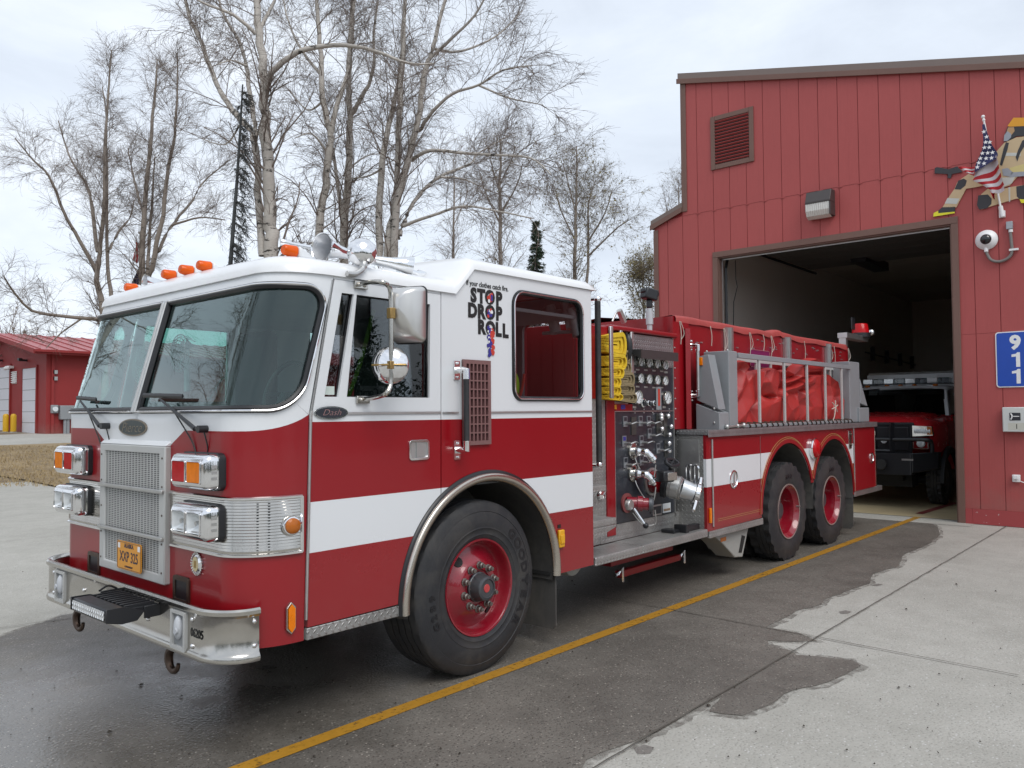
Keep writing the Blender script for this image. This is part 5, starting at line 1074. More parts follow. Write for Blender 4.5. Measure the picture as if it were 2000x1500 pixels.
# ---- yellow inlet cover and tag behind the wheel
c = S(1094, 1052, -0.006); b = MB(); b.bx(c.x - 0.03, c.x + 0.035, -0.026, -0.001, c.z - 0.065, c.z + 0.065); k = b.build('plug_cover', 'yellowplastic', eng, bevel=0.008); b = MB(); b.bx(c.x - 0.02, c.x + 0.025, -0.034, -0.027, c.z - 0.035, c.z + 0.03); b.build('flap', 'yellowplastic', k, bevel=0.004)
c = S(1093, 1028, -0.006); b = MB(); b.bx(c.x - 0.018, c.x + 0.018, -0.004, -0.0005, c.z - 0.013, c.z + 0.013); b.build('plug_label', 'blackink', eng, smooth=0)
# ---- safety decal on the crew side
dk = thing('safety_decal', 'stop drop roll decal in fat black letters on the white crew cab side', 'decal', (3.9, -0.002, 2.2))
def dtext(txt, px, py, size, bold, sx=1.0, al='CENTER'): c = S(px, py, -0.0025); return text_mesh(txt, size, c, (1, 0, 0), (0, 0, 1), 'blackink', 'lettering', dk, 0.0008, bold, al, 0, sx)
dtext('If your clothes catch fire.', 953, 558.5, 0.049, 0.0004, 0.84)
def fat(txt, px, py, h=0.125): return dtext(txt, px, py, h, 0.0072, 0.92)
for ch, x, y in (('S', 925, 577.5), ('T', 940, 580), ('O', 957, 582), ('P', 974.5, 585), ('D', 923, 607.5), ('R', 940, 610), ('O', 957.5, 611.5), ('P', 974.5, 614), ('R', 940.5, 640), ('O', 958, 642.5), ('L', 973.5, 645), ('L', 987, 647.5)): fat(ch, x, y)
b = MB(); cols_ = {}
r3 = random.Random(5)
for px, py, ry_, rz_ in ((957, 582, 5, 8), (957.5, 611.5, 5, 8)):
    for k in range(16):
        c = S(px + r3.uniform(-ry_, ry_) * 0.8, py + r3.uniform(-rz_, rz_) * 0.8, -0.0036 - 0.0001 * k); m_ = r3.choice((0, 0, 1, 1, 2)); b.prism([c + V((0.011 * math.cos(a), 0, 0.013 * math.sin(a))) for a in [2 * PI * j / 10 for j in range(10)]], (0, 0.0006, 0), m_)
for k in range(46):
    f = k / 45; c = S(953.5 + 11 * r3.random(), 640 + 54 * f, -0.0036 - 0.00006 * k); m_ = (1 if r3.random() < 0.7 else 2) if c.x < S(958.5, 660, 0).x else (0 if r3.random() < 0.72 else 2); rr = 0.008 if m_ == 2 else 0.014; b.prism([c + V((rr * math.cos(a), 0, rr * math.sin(a))) for a in [2 * PI * j / 10 for j in range(10)]], (0, 0.0006, 0), m_)
b.build('picture_column', ['redink', 'blueink', 'whiteink'], dk, smooth=0)
# ---- cab interior
b = MB(); b.bx(2.30, XR - 0.05, 0.08, W - 0.08, 1.20, 1.24); b.prism([(XR - 0.06, y, z) for y, z in ((0.06, 1.2), (W - 0.06, 1.2), (W - 0.06, 2.6), (0.06, 2.6))], (0.028, 0, 0), 0, [[(XR - 0.06, y, z) for y, z in rrect(0.09, 0.66, 1.58, 2.41, 0.06)][::-1]]); b.bx(2.30, 2.60, 0.06, W - 0.06, 1.24, 1.66); b.build('cab_floor', 'interior', eng, smooth=0)
b = MB(); b.prism([(2.62, 0.84, 1.24), (3.6, 0.84, 1.24), (3.6, 0.84, 1.72), (2.75, 0.84, 1.66)], (0, 0.76, 0)); b.build('engine_cover', 'interior', eng, bevel=0.05)
b = MB(); b.prism([(2.24, 0.06, 1.60), (2.62, 0.06, 1.60), (2.60, 0.06, 1.74), (2.40, 0.06, 1.72)], (0, W - 0.12, 0)); b.build('dashboard', 'interior', eng, bevel=0.03)
b = MB(); b.bx(2.55, XR - 0.06, 0.05, W - 0.05, 2.40, 2.425); b.build('headliner', simple('pale_headliner', (0.32, 0.33, 0.33), 0.8), eng, smooth=0)
def seat(x, y, nm='cab_seat'):
    b = MB(); b.bx(x, x + 0.48, y - 0.24, y + 0.24, 1.5, 1.66); b.bx(x + 0.46, x + 0.6, y - 0.23, y + 0.23, 1.66, 2.32); b.bx(x + 0.05, x + 0.43, y - 0.2, y + 0.2, 1.24, 1.5); b.build(nm, 'seatcloth', eng, bevel=0.05)
b = MB()
for px, py, r_ in ((1080, 622, 0.045), (1108, 612, 0.035), (1122, 628, 0.04)):
    c = FX(px, py, 4.96); b.cyl(c + V((0, -0.03, -0.12)), c + V((0, 0.03, 0.10)), r_, 12)
c0, c1 = FX(1060, 610, 4.95), FX(1132, 604, 4.95); b.tube([c0, c1], 0.014, 8); b.tube([c0 + V((0, 0, -0.17)), c1 + V((0, 0, -0.17))], 0.014, 8); b.build('pack_brackets', 'greytrim', eng)
seat(2.82, 0.46); seat(2.82, W - 0.46); seat(4.35, 1.0); seat(4.35, W - 0.5)
b = MB(); b.tube([V((2.63 + 0.09 * math.sin(a) * 0.6, 0.46 + 0.21 * math.cos(a), 1.80 + 0.19 * math.sin(a))) for a in [2 * PI * k / 28 for k in range(28)]], 0.014, 8, 0, False, True); b.tube([V((2.63, 0.46, 1.80)), V((2.52, 0.46, 1.62))], 0.025, 8); b.tube([V((2.63, 0.26, 1.8)), V((2.63, 0.66, 1.8))], 0.012, 6); b.build('steering_wheel', 'black', eng)
def fan(px, py, X, R):
    c = FX(px, py, X); b = MB()
    for r_ in (1, 0.83, 0.66, 0.49, 0.32):
        for dx in (0.0,): b.tube([c + V((dx - 0.03 * (1 - r_), R * r_ * math.cos(a), R * r_ * math.sin(a))) for a in [2 * PI * k / 28 for k in range(28)]], 0.0032, 5, 0, False, True)
    for k in range(14): a = 2 * PI * k / 14; b.tube([c + V((-0.025, R * 0.16 * math.cos(a), R * 0.16 * math.sin(a))), c + V((0, R * math.cos(a), R * math.sin(a))), c + V((0.07, R * 0.8 * math.cos(a), R * 0.8 * math.sin(a)))], 0.0024, 4)
    b.lathe([(0.001, -0.03), (R * 0.16, -0.028), (R * 0.16, 0.0)], c, (1, 0, 0), 16); b.tube([c + V((0.05, 0, -R * 0.4)), c + V((0.05, 0, -R - 0.12))], 0.02, 8); f = b.build('dash_fan', 'fancage', eng)
    b = MB()
    for k in range(4): a = PI / 4 + PI / 2 * k; b.prism([c + V((0.03, R * 0.15 * math.cos(a - 0.3), R * 0.15 * math.sin(a - 0.3))), c + V((0.02, R * 0.85 * math.cos(a - 0.4), R * 0.85 * math.sin(a - 0.4))), c + V((0.045, R * 0.85 * math.cos(a + 0.35), R * 0.85 * math.sin(a + 0.35)))], (0.003, 0, 0))
    b.build('fan_blades', 'fancage', f)
fan(351, 690, 2.36, 0.118); fan(272, 712, 2.36, 0.118)
b = MB(); b.tube(smooth_path([V((3.0, 0.1, 2.3)), V((2.98, 0.2, 2.0)), V((2.95, 0.3, 1.75))]), 0.02, 6, flat=(0.2, 1)); b.build('seat_belt', 'lime', eng)
c = S(1006, 757, 0.10); t = thing('safety_vest', 'lime yellow safety vest hanging inside the crew cab window', 'safety vest', tuple(c)); b = MB(); b.ball(c + V((0.03, 0.05, 0.0)), 0.085, 16, 0, (0.75, 0.5, 1.5)); b.build('vest', 'lime', t); b = MB(); b.tube([c + V((0.10, -0.002, 0.1)), c + V((0.075, -0.004, 0.0)), c + V((0.03, -0.004, -0.1))], 0.011, 6); b.build('red_band', 'redink', t)
# placard and small sticker behind the door glass
p0, p1 = S(703, 753, 0.045), S(811, 780, 0.045); b = MB(); b.bx(p0.x, p1.x, 0.043, 0.046, p1.z, p0.z); sgn = b.build('window_placard', simple('pale_card', (0.5, 0.52, 0.53), 0.6), eng, smooth=0)
text_mesh('Sunshine Now Coming', 0.062, ((p0.x + p1.x) / 2, 0.042, (p0.z + p1.z) / 2 - 0.0), (-1, 0, 0), (0, 0, 1), 'ink', 'placard_lettering', sgn, 0.0004, 0.0006, sx=0.85)
p0, p1 = S(632, 754, 0.012), S(655, 771, 0.012); b = MB(); b.bx(p0.x + 0.01, p1.x, 0.0205, 0.0225, p1.z, p0.z); sk = b.build('window_sticker', simple('pale_green_card', (0.55, 0.62, 0.58), 0.5), eng, smooth=0)
# ================================================================== WHEELS
def tyre_mesh(R, wd, rimr, lug, y_out):
    """tyre about the Y axis; outer face at y_out (towards -Y), width wd"""
    b = MB(); n = 96; rows = []
    # profile from outer bead over the tread to the inner bead: (radius, y)
    if lug:
        pf = [(rimr, 0.03), (rimr + 0.03, 0.012), (rimr + 0.12, 0.0), (R - 0.10, 0.006), (R - 0.05, 0.014)]
        tr_ = [0.02, 0.075, 0.078, 0.125, 0.128, 0.175, 0.178, 0.225, 0.228, wd - 0.02]
    else:
        pf = [(rimr, 0.03), (rimr + 0.02, 0.01), (rimr + 0.035, 0.004), (rimr + 0.042, 0.0015), (rimr + 0.046, -0.002), (rimr + 0.052, 0.0), (rimr + 0.085, -0.004), (rimr + 0.088, -0.007), (rimr + 0.093, -0.0045), (rimr + 0.10, -0.006), (rimr + 0.16, -0.004), (R - 0.075, 0.006), (R - 0.072, 0.003), (R - 0.045, 0.009), (R - 0.02, 0.018)]
        tr_ = None
    rows = [[(r, y)] * n for r, y in pf]
    if lug:
        rows.append([(R - 0.012 if (k // 2) % 2 == 0 else R - 0.03, 0.02) for k in range(n)])
        bands = [(0.022, 0.078), (0.084, 0.128), (0.134, 0.178), (0.184, wd - 0.022)]
        for bi, (a, c) in enumerate(bands):
            row = [(R if ((k + (2 if bi % 2 else 0)) // 2) % 2 == 0 or (bi in (1, 2) and (k + bi * 2) % 4 != 1) else R - 0.022, None) for k in range(n)]
            rows.append([(r, a) for r, _ in row]); rows.append([(r, c) for r, _ in row])
            if bi < 3: rows.append([(R - 0.02, c + 0.001)] * n); rows.append([(R - 0.02, bands[bi + 1][0] - 0.001)] * n)
        rows.append([(R - 0.03, wd - 0.02)] * n)
    else:
        g = [0.03, 0.085, 0.145, 0.205, 0.265, wd - 0.03]
        for i in range(5):
            zig = [0.0035 * (1 if (k // 2) % 2 else -1) for k in range(n)]
            a, c = g[i] + (0.006 if i else 0), g[i + 1] - (0.006 if i < 4 else 0)
            rows.append([(R - (0.006 if i in (0,) else 0), a + (zig[k] if i else 0)) for k in range(n)]); rows.append([(R - (0.006 if i == 4 else 0), c + (zig[k] if i < 4 else 0)) for k in range(n)])
            if i < 4: rows.append([(R - 0.016, c + 0.0015 + zig[k]) for k in range(n)]); rows.append([(R - 0.016, c + 0.0105 + zig[k]) for k in range(n)])
    rows += [[(R - 0.05, wd - 0.012)] * n, [(R - 0.15, wd)] * n, [(rimr, wd - 0.03)] * n]
    b.grid([[V((r * math.cos(2 * PI * k / n), y_out + y, r * math.sin(2 * PI * k / n))) for k, (r, y) in enumerate(row)] for row in rows], 0, True)
    return b
def shift(b, c):
    b.v = [p + V(c) for p in b.v]; return b
def ring_text(parent, txt, c, r, a0, da, size, yf, mat, bold=0.004, flip=False):
    for k, ch in enumerate(txt):
        a = a0 + da * k; up = V((math.cos(a), 0, math.sin(a))) * (-1 if flip else 1); right = V((up.z, 0, -up.x)); text_mesh(ch, size, V(c) + V((r * math.cos(a), yf, r * math.sin(a))), right, up, mat, 'sidewall_letter', parent, 0.0015, bold, sx=1.15)
M['tyreletter'] = simple('raised_rubber', (0.012, 0.012, 0.014), 0.45)
M['redwheel'] = simple('red_wheel_paint', (0.25, 0.006, 0.018), 0.22, 0, 0.7, 0.05, 3, 0, 3, 0.05, (0.2, 0.12, 0.1), 0.12, 6)
M['nut'] = simple('grey_wheel_nut', (0.24, 0.22, 0.2), 0.45, 0.8, 0, 0.2, 30)
M['hub'] = simple('cast_hub', (0.12, 0.125, 0.135), 0.4, 0.7, 0, 0.2, 20)
def front_wheel(s):
    R, z, x = 0.57, 0.53, 3.83; y0 = 0.022 if s > 0 else W - 0.022; c = V((x, y0, z)); wp = bpy.data.objects
    b = tyre_mesh(R, 0.385, 0.30, False, 0.0); b.v = [V((p.x, p.y * s, p.z)) for p in b.v]; shift(b, c); b.v = [V((p.x, p.y, max(p.z, ZG + 0.002))) for p in b.v]
    wh = b.build('front_wheel', 'rubber', eng, smooth=42, origin=c)
    b = MB(); ax = (0, s, 0); b.lathe([(0.306, 0.028), (0.318, 0.012), (0.316, 0.004), (0.306, 0.006), (0.298, 0.018), (0.292, 0.05), (0.286, 0.082), (0.272, 0.097), (0.258, 0.096), (0.215, 0.068), (0.178, 0.038), (0.170, 0.031), (0.164, 0.028), (0.115, 0.026), (0.112, 0.034), (0.09, 0.036)], c, ax, 64, 0, None, False, False, (1, 0, 0)); rim = b.build('rim', 'redwheel', wh, smooth=35, origin=c)
    b = MB(); b.lathe([(0.098, 0.034), (0.098, 0.02), (0.092, 0.015), (0.088, 0.0), (0.082, -0.045), (0.078, -0.055), (0.062, -0.06), (0.06, -0.052), (0.036, -0.05), (0.001, -0.05)], c, ax, 40); hb = b.build('hub', 'hub', wh, smooth=35, origin=c)
    b = MB(); b.lathe([(0.001, -0.0545), (0.026, -0.054), (0.028, -0.0505)], c, ax, 20); b.build('hub_plug', simple('red_plug', (0.5, 0.06, 0.06), 0.4), wh, smooth=40, origin=c)
    b = MB()
    for k in range(8): a = 2 * PI * k / 8; p = c + V((0.088 * math.cos(a), 0.013 * s, 0.088 * math.sin(a))); b.cyl(p, p + V((0, -0.006 * s, 0)), 0.006, 6)
    b.build('hub_bolts', 'nut', wh, smooth=0, origin=c)
    for k in range(10):
        a = 2 * PI * (k + 0.4) / 10; p = c + V((0.142 * math.cos(a), 0, 0.142 * math.sin(a))); b = MB(); b.lathe([(0.026, 0.028), (0.026, 0.020), (0.0205, 0.018), (0.0195, -0.004), (0.015, -0.008), (0.013, -0.009), (0.013, -0.022), (0.001, -0.023)], p, ax, 12); b.build('wheel_nut', 'nut', wh, smooth=30, origin=p)
    for k in range(2):
        a = 2.25 + PI * k; p = c + V((0.226 * math.cos(a), 0.0745 * s, 0.226 * math.sin(a))); n = V((math.cos(a) * 0.55, -s * 0.84, math.sin(a) * 0.55)).normalized(); b = MB(); b.lathe([(0.034, 0.002), (0.032, 0.006), (0.001, 0.005)], p, n, 20); b.build('hand_hole', 'dark', wh, smooth=40, origin=p)
    if s > 0:
        ring_text(wh, 'GOODYEAR', c, 0.437, 0.80, -0.212, 0.088, -0.0058, 'tyreletter'); ring_text(wh, 'G289', c, 0.44, 3.55, -0.14, 0.062, -0.0058, 'tyreletter', 0.003, False)
    return wh
both(front_wheel)
def rear_wheel(x, s, parent_out=None):
    R, z = 0.56, 0.518; yo = 0.0 if s > 0 else W; c = V((x, yo, z)); ax = (0, s, 0)
    b = tyre_mesh(R, 0.30, 0.295, True, 0.0); b.v = [V((p.x, p.y * s, p.z)) for p in b.v]; shift(b, c); b.v = [V((p.x, p.y, max(p.z, ZG + 0.002))) for p in b.v]; wh = b.build('rear_wheel', 'rubber', eng, smooth=42, origin=c)
    b = MB(); b.lathe([(0.300, 0.028), (0.314, 0.014), (0.312, 0.006), (0.300, 0.008), (0.29, 0.03), (0.262, 0.06), (0.255, 0.12), (0.25, 0.175), (0.242, 0.195), (0.20, 0.198), (0.12, 0.2), (0.1, 0.2)], c, ax, 56, 0, None, False, False, (1, 0, 0)); b.build('rim', 'redwheel', wh, smooth=35, origin=c)
    b = MB(); b.lathe([(0.302, 0.0285), (0.3145, 0.0142), (0.3135, 0.004), (0.299, 0.0065)], c, ax, 56, 0, None, False, False, (1, 0, 0)); b.build('rim_edge', simple('worn_pale_rim', (0.30, 0.22, 0.2), 0.5, 0.2), wh, smooth=35, origin=c)
    b = MB(); b.lathe([(0.105, 0.199), (0.1, 0.12), (0.085, 0.11), (0.05, 0.108), (0.001, 0.108)], c, ax, 32); b.build('hub', 'hub', wh, smooth=35, origin=c)
    for k in range(10):
        a = 2 * PI * k / 10; p = c + V((0.167 * math.cos(a), 0, 0.167 * math.sin(a))); b = MB(); b.lathe([(0.022, 0.199), (0.02, 0.165), (0.001, 0.163)], p, ax, 8); b.build('wheel_nut', 'nut', wh, smooth=30, origin=p)
    b = tyre_mesh(R, 0.30, 0.295, True, 0.34); b.v = [V((p.x, p.y * s, p.z)) for p in b.v]; shift(b, c); b.v = [V((p.x, p.y, max(p.z, ZG + 0.002))) for p in b.v]; b.lathe([(0.30, 0.36), (0.25, 0.40), (0.001, 0.42)], c, ax, 24); b.build('inner_tyre', 'rubber', wh, smooth=42, origin=c)
    if s > 0: ring_text(wh, 'MSD', c, 0.40, 1.75, -0.16, 0.06, -0.0002, 'tyreletter', 0.003); b = MB(); b.tube([c + V((0.285, 0.05, 0.03)), c + V((0.29, -0.01, 0.03))], 0.007, 6); b.build('valve', 'alu', wh, origin=c)
for xw in (8.955, 10.345):
    for s in (1, -1): rear_wheel(xw, s)
# mud flaps
p0, p1 = S(1085, 1125, 0.0), S(1085, 1238, 0.0)
def front_flap(s):
    y0, y1 = (0.004, 0.56) if s > 0 else (W - 0.004, W - 0.56); b = MB(); b.prism([V((4.60, y, z)) for y, z in ((y0, 0.505), (y1, 0.505), (y1, 0.09), (y0 + s * 0.03, 0.09), (y0, 0.12))], (0.012, 0, 0)); b.build('mud_flap', 'liner', eng, smooth=0)
    b = MB(); b.bx(4.575, 4.63, y0, y1, 0.485, 0.51); b.build('flap_bracket', 'dark', eng, smooth=0)
both(front_flap)
def rear_flap(s):
    y0, y1 = (0.004, 0.66) if s > 0 else (W - 0.004, W - 0.66); b = MB(); b.prism([V((11.13, y, z)) for y, z in ((y0, 0.50), (y1, 0.50), (y1, 0.06), (y0 + s * 0.04, 0.06), (y0, 0.11))], (0.012, 0, 0)); b.build('mud_flap', 'liner', eng, smooth=0)
both(rear_flap)
# ---- frame rails, axles, tank below the cab
b = MB()
for y in (0.80, W - 0.80): b.bx(2.3, 11.9, y - 0.04, y + 0.04, 0.62, 0.90)
b.build('frame_rail', 'dark', eng, smooth=0)
b = MB(); b.bx(2.35, XR, 0.70, W - 0.70, 0.62, 1.2); b.bx(XR, 6.9, 0.45, W - 0.45, 0.6, 1.5); b.build('chassis_body', 'dark', eng, smooth=0)
b = MB(); b.cyl((3.83, 0.3, 0.53), (3.83, W - 0.3, 0.53), 0.09, 12)
for xw in (8.955, 10.345): b.cyl((xw, 0.3, 0.518), (xw, W - 0.3, 0.518), 0.13, 12); b.ball((xw, YC, 0.52), 0.3, 16)
b.build('axles', 'dark', eng)
c = S(1120, 1108, 0.22); b = MB(); b.lathe([(0.001, 0), (0.10, 0.004), (0.125, 0.02), (0.13, 0.06), (0.13, 0.5), (0.001, 0.52)], (c.x, 0.20, 0.50), (0, 1, 0), 28); b.build('air_tank', simple('pale_tank', (0.40, 0.41, 0.40), 0.55), eng)
# cab rear wall and inner skins
b = MB(); b.prism([(XR - 0.03, y, z) for y, z in ((0.031, 0.55), (W - 0.031, 0.55), (W - 0.031, 2.62), (0.031, 2.62))], (0.028, 0, 0), 0, [[(XR - 0.03, y, z) for y, z in rrect(0.09, 0.66, 1.58, 2.41, 0.06)][::-1]]); b.build('cab_back', 'red', eng, smooth=0)
# ================================================================== PUMP HOUSE
PY = 0.30
px_ = lambda x, y: S(x, y, PY)
b = MB(); b.bx(5.12, 5.70, PY + 0.002, PY + 0.03, 0.55, 1.785); b.bx(5.115, 5.14, PY + 0.031, W - PY - 0.03, 0.55, 1.785); b.bx(5.12, 5.70, W - PY - 0.03, W - PY - 0.002, 0.55, 1.785); b.build('walkway_panel', 'tread', eng, smooth=0)
b = MB(); b.bx(5.30, 5.755, PY + 0.004, PY + 0.034, 1.787, 2.42); b.bx(5.30, 5.33, PY + 0.035, W - PY - 0.035, 1.787, 2.42); b.bx(5.701, 5.83, PY - 0.012, PY + 0.03, 0.60, 1.785); b.build('pump_house_side', 'red', eng, bevel=0.006, smooth=0)
# crosslay opening: shelf and inner walls
b = MB(); b.bx(5.756, 6.09, PY + 0.02, W - PY - 0.02, 1.745, 1.785); b.bx(6.06, 6.09, PY + 0.01, W - PY - 0.01, 1.786, 2.40); b.build('hose_tray', 'alu', eng, smooth=0)
b = MB(); b.bx(5.88, 5.90, PY + 0.05, W - PY - 0.05, 1.786, 2.36); b.build('tray_divider', 'alu', eng, smooth=0)
for x, y in ((S(1191.5, 700, 0.165).x, 0.165), (5.93, PY - 0.004), (6.105, PY - 0.004)): b = MB(); b.bx(x - 0.022, x + 0.022, y - 0.024, y, 1.79 if x < 5.9 else 1.9, 2.40); b.build('tray_post', 'alu', eng, bevel=0.008)
# panel: gauges above, valves below
gp0, gp1 = 6.13, 6.865
b = MB(); b.bx(gp0, gp1, PY + 0.004, PY + 0.02, 1.685, 2.10); gpan = b.build('gauge_panel', 'blackpaint', eng, smooth=0)
b = MB(); b.bx(gp0, gp1, PY + 0.0, PY + 0.02, 2.102, 2.385); b.build('upper_panel', 'treadfine', eng, smooth=0)
b = MB(); b.bx(5.76, 6.93, PY - 0.03, W - PY + 0.03, 2.395, 2.44); b.build('pump_house_top', 'red', eng, bevel=0.015, smooth=0)
b = MB(); b.bx(5.835, gp1, PY + 0.006, PY + 0.02, 0.695, 1.675); vpan = b.build('valve_panel', 'blackpaint', eng, smooth=0)
b = MB(); b.bx(5.832, gp1 + 0.005, PY - 0.002, PY + 0.005, 1.676, 1.684); b.bx(gp1 + 0.001, gp1 + 0.014, PY - 0.004, PY + 0.02, 0.66, 2.39); b.bx(5.831, 5.845, PY - 0.004, PY + 0.02, 0.66, 1.675); b.build('panel_trim', 'alu', eng, smooth=0)
b = MB(); b.bx(5.845, 6.125, PY - 0.004, PY + 0.02, 1.686, 1.744); b.build('lower_switch_plate', 'red', eng, smooth=0)
b = MB(); b.bx(gp1 + 0.016, 7.20, PY + 0.0, PY + 0.03, 1.50, 2.56); b.tube([V((7.10, PY - 0.035, 1.50)), V((7.10, PY - 0.035, 2.5))], 0.035, 4); b.build('side_fin', 'red', eng, smooth=0)
b = MB()
for k in range(9): b.ball((6.905, PY - 0.002, 1.60 + 0.10 * k), 0.008, 8)
for x in [6.18 + 0.155 * k for k in range(5)]:
    for z in (1.665, 1.697): b.ball((x, PY + 0.004, z), 0.006, 6)
b.build('rivets', 'alu', eng)
b = MB(); yS = PY - 0.13; za, zb_, xl, xr = S(1253, 682, yS).z, S(1253, 700, yS).z, S(1253, 690, yS).x, S(1325, 690, yS).x; zw = S(1235, 683, PY).z; b.prism([(xl, PY - 0.004, zw), (xl, yS, za), (xl, yS, zb_), (xl, yS + 0.005, zb_), (xl, yS + 0.005, za - 0.01), (xl, PY - 0.004, zw - 0.01)], (xr - xl, 0, 0)); b.prism([(xl - 0.005, PY - 0.004, zw), (xl - 0.005, yS, za), (xl - 0.005, yS, zb_), (xl - 0.005, PY - 0.004, zw - 0.03)], (0.0045, 0, 0)); b.build('light_shield', simple('smoked_steel', (0.09, 0.09, 0.09), 0.35, 0.5), eng, smooth=0)
def gauge(px, py, r, name='pressure_gauge'):
    c = px_(px, py); b = MB(); b.lathe([(r, 0.0), (r, -0.030), (r * 0.94, -0.036), (r * 0.86, -0.034), (r * 0.84, -0.026)], (c.x, PY + 0.004, c.z), (0, 1, 0), 28); g = b.build(name, 'steel', gpan, smooth=40)
    b = MB(); b.cyl((c.x, PY - 0.020, c.z), (c.x, PY - 0.0225, c.z), r * 0.86, 28); b.build('dial', 'gauge', g, smooth=0) if False else b.build('dial', 'gauge', gpan, smooth=0)
    b = MB()
    for k in range(9): a = -0.7 + k * 0.57; b.box((c.x + r * 0.68 * math.cos(a), PY - 0.0236, c.z + r * 0.68 * math.sin(a)), (r * 0.2, 0.001, r * 0.07), Matrix.Rotation(-a, 3, 'Y'))
    b.box((c.x, PY - 0.0245, c.z), (r * 1.25, 0.001, r * 0.09), Matrix.Rotation(-0.9, 3, 'Y')); b.build('needle', 'blackink', gpan, smooth=0)
for gx_, gy_ in ((1248, 707), (1264, 709), (1279.5, 710.5), (1295, 713), (1247, 739), (1263.5, 740.5), (1279.5, 742), (1295, 743.5)): gauge(gx_, gy_, 0.048)
gauge(1243, 776, 0.067, 'master_gauge'); gauge(1300, 777, 0.067, 'master_gauge')
for gx_, gy_, r in ((1254.5, 787, 0.042), (1265, 787.5, 0.026), (1275.5, 787.5, 0.026)):
    c = px_(gx_, gy_); b = MB(); b.lathe([(r, 0.0), (r, -0.02), (r * 0.75, -0.024), (r * 0.72, -0.008)], (c.x, PY + 0.004, c.z), (0, 1, 0), 24); b.build('small_dial', 'chrome', gpan, smooth=40)
c = px_(1286, 776); b = MB(); b.bx(c.x - 0.045, c.x + 0.045, PY - 0.006, PY + 0.003, c.z - 0.12, c.z + 0.10); lg = b.build('level_gauge', 'grey', gpan, bevel=0.003, smooth=0); b = MB(); b.bx(c.x - 0.018, c.x + 0.018, PY - 0.008, PY - 0.0062, c.z - 0.08, c.z + 0.08); b.build('red_scale', 'redink', gpan, smooth=0)
b = MB()
for gx_, gy_, w_, h_ in ((1235, 707, .06, .025), (1235, 717, .07, .02), (1237, 726, .09, .02), (1301, 719, .05, .02), (1301, 727, .07, .02), (1246, 722, .06, .014), (1262, 723, .06, .014), (1278, 724, .06, .014), (1293, 725, .06, .014), (1246, 755, .06, .014), (1262, 756, .06, .014), (1278, 757, .06, .014), (1293, 757, .06, .014), (1240, 795, .06, .02), (1298, 795, .06, .02)): c = px_(gx_, gy_); b.bx(c.x - w_ / 2, c.x + w_ / 2, PY + 0.0025, PY + 0.0035, c.z - h_ / 2, c.z + h_ / 2)
b.build('label_plates', simple('engraved_tag', (0.30, 0.29, 0.27), 0.5), gpan, smooth=0)
for gx_, gy_, m_ in ((1199, 795, 'plate_yellow'), (1216, 795, 'blueink')): c = px_(gx_, gy_); b = MB(); b.bx(c.x - 0.035, c.x + 0.035, PY - 0.006, PY - 0.0042, c.z - 0.02, c.z + 0.02); b.build('colour_tag', m_, eng, smooth=0)
# pull handles with tags
def pull(zx, zy, tagm='engraved'):
    px, py = 1180 + zx / 5.36, 780 + zy / 5.36; c = px_(px, py); b = MB(); b.bx(c.x - 0.038, c.x + 0.026, PY - 0.002, PY + 0.0055, c.z - 0.045, c.z + 0.05); p = b.build('valve_tag', simple('valve_tag_grey', (0.26, 0.27, 0.29), 0.45, 0.4), vpan, smooth=0)
    b = MB(); b.bx(c.x - 0.028, c.x + 0.016, PY - 0.004, PY - 0.0022, c.z + 0.008, c.z + 0.042); b.build('tag_face', 'blueink' if tagm == 'b' else 'blackpaint', vpan, smooth=0)
    b = MB(); b.cyl((c.x, PY, c.z - 0.015), (c.x + 0.01, PY - 0.05, c.z - 0.015), 0.011, 8); b.tube(smooth_path([V((c.x + 0.01, PY - 0.05, c.z - 0.02)), V((c.x + 0.07, PY - 0.062, c.z - 0.006)), V((c.x + 0.12, PY - 0.055, c.z - 0.014))]), 0.014, 8, flat=(0.5, 1)); b.build('pull_handle', 'alu', vpan)
for zx, zy, tg in ((225, 235, 0), (385, 230, 0), (470, 230, 0), (480, 360, 0), (215, 440, 'b'), (395, 435, 0), (570, 515, 0), (230, 665, 0), (395, 640, 0)): pull(zx, zy, tg)
b = MB()
for zx0, zy0, zx1, zy1 in ((283, 185, 335, 370), (545, 150, 612, 350), (618, 150, 660, 390), (630, 430, 668, 600)):
    a_, c_ = px_(1180 + zx0 / 5.36, 780 + zy0 / 5.36), px_(1180 + zx1 / 5.36, 780 + zy1 / 5.36); b.bx(a_.x, c_.x, PY - 0.003, PY + 0.0055, c_.z, a_.z)
b.build('control_plates', simple('control_plate', (0.075, 0.075, 0.07), 0.4, 0.3), vpan, smooth=0)
b = MB()
for zx, zy in ((570, 200), (575, 310), (672, 285), (655, 370), (650, 460), (650, 540), (570, 170), (640, 175)):
    c = px_(1180 + zx / 5.36, 780 + zy / 5.36); b.ball((c.x, PY - 0.03, c.z), 0.026, 12); b.cyl((c.x, PY + 0.004, c.z), (c.x, PY - 0.03, c.z), 0.011, 8)
b.build('control_knobs', 'chrome', vpan)
def P5(zx, zy, Y): return S(1180 + zx / 5.36, 780 + zy / 5.36, Y)
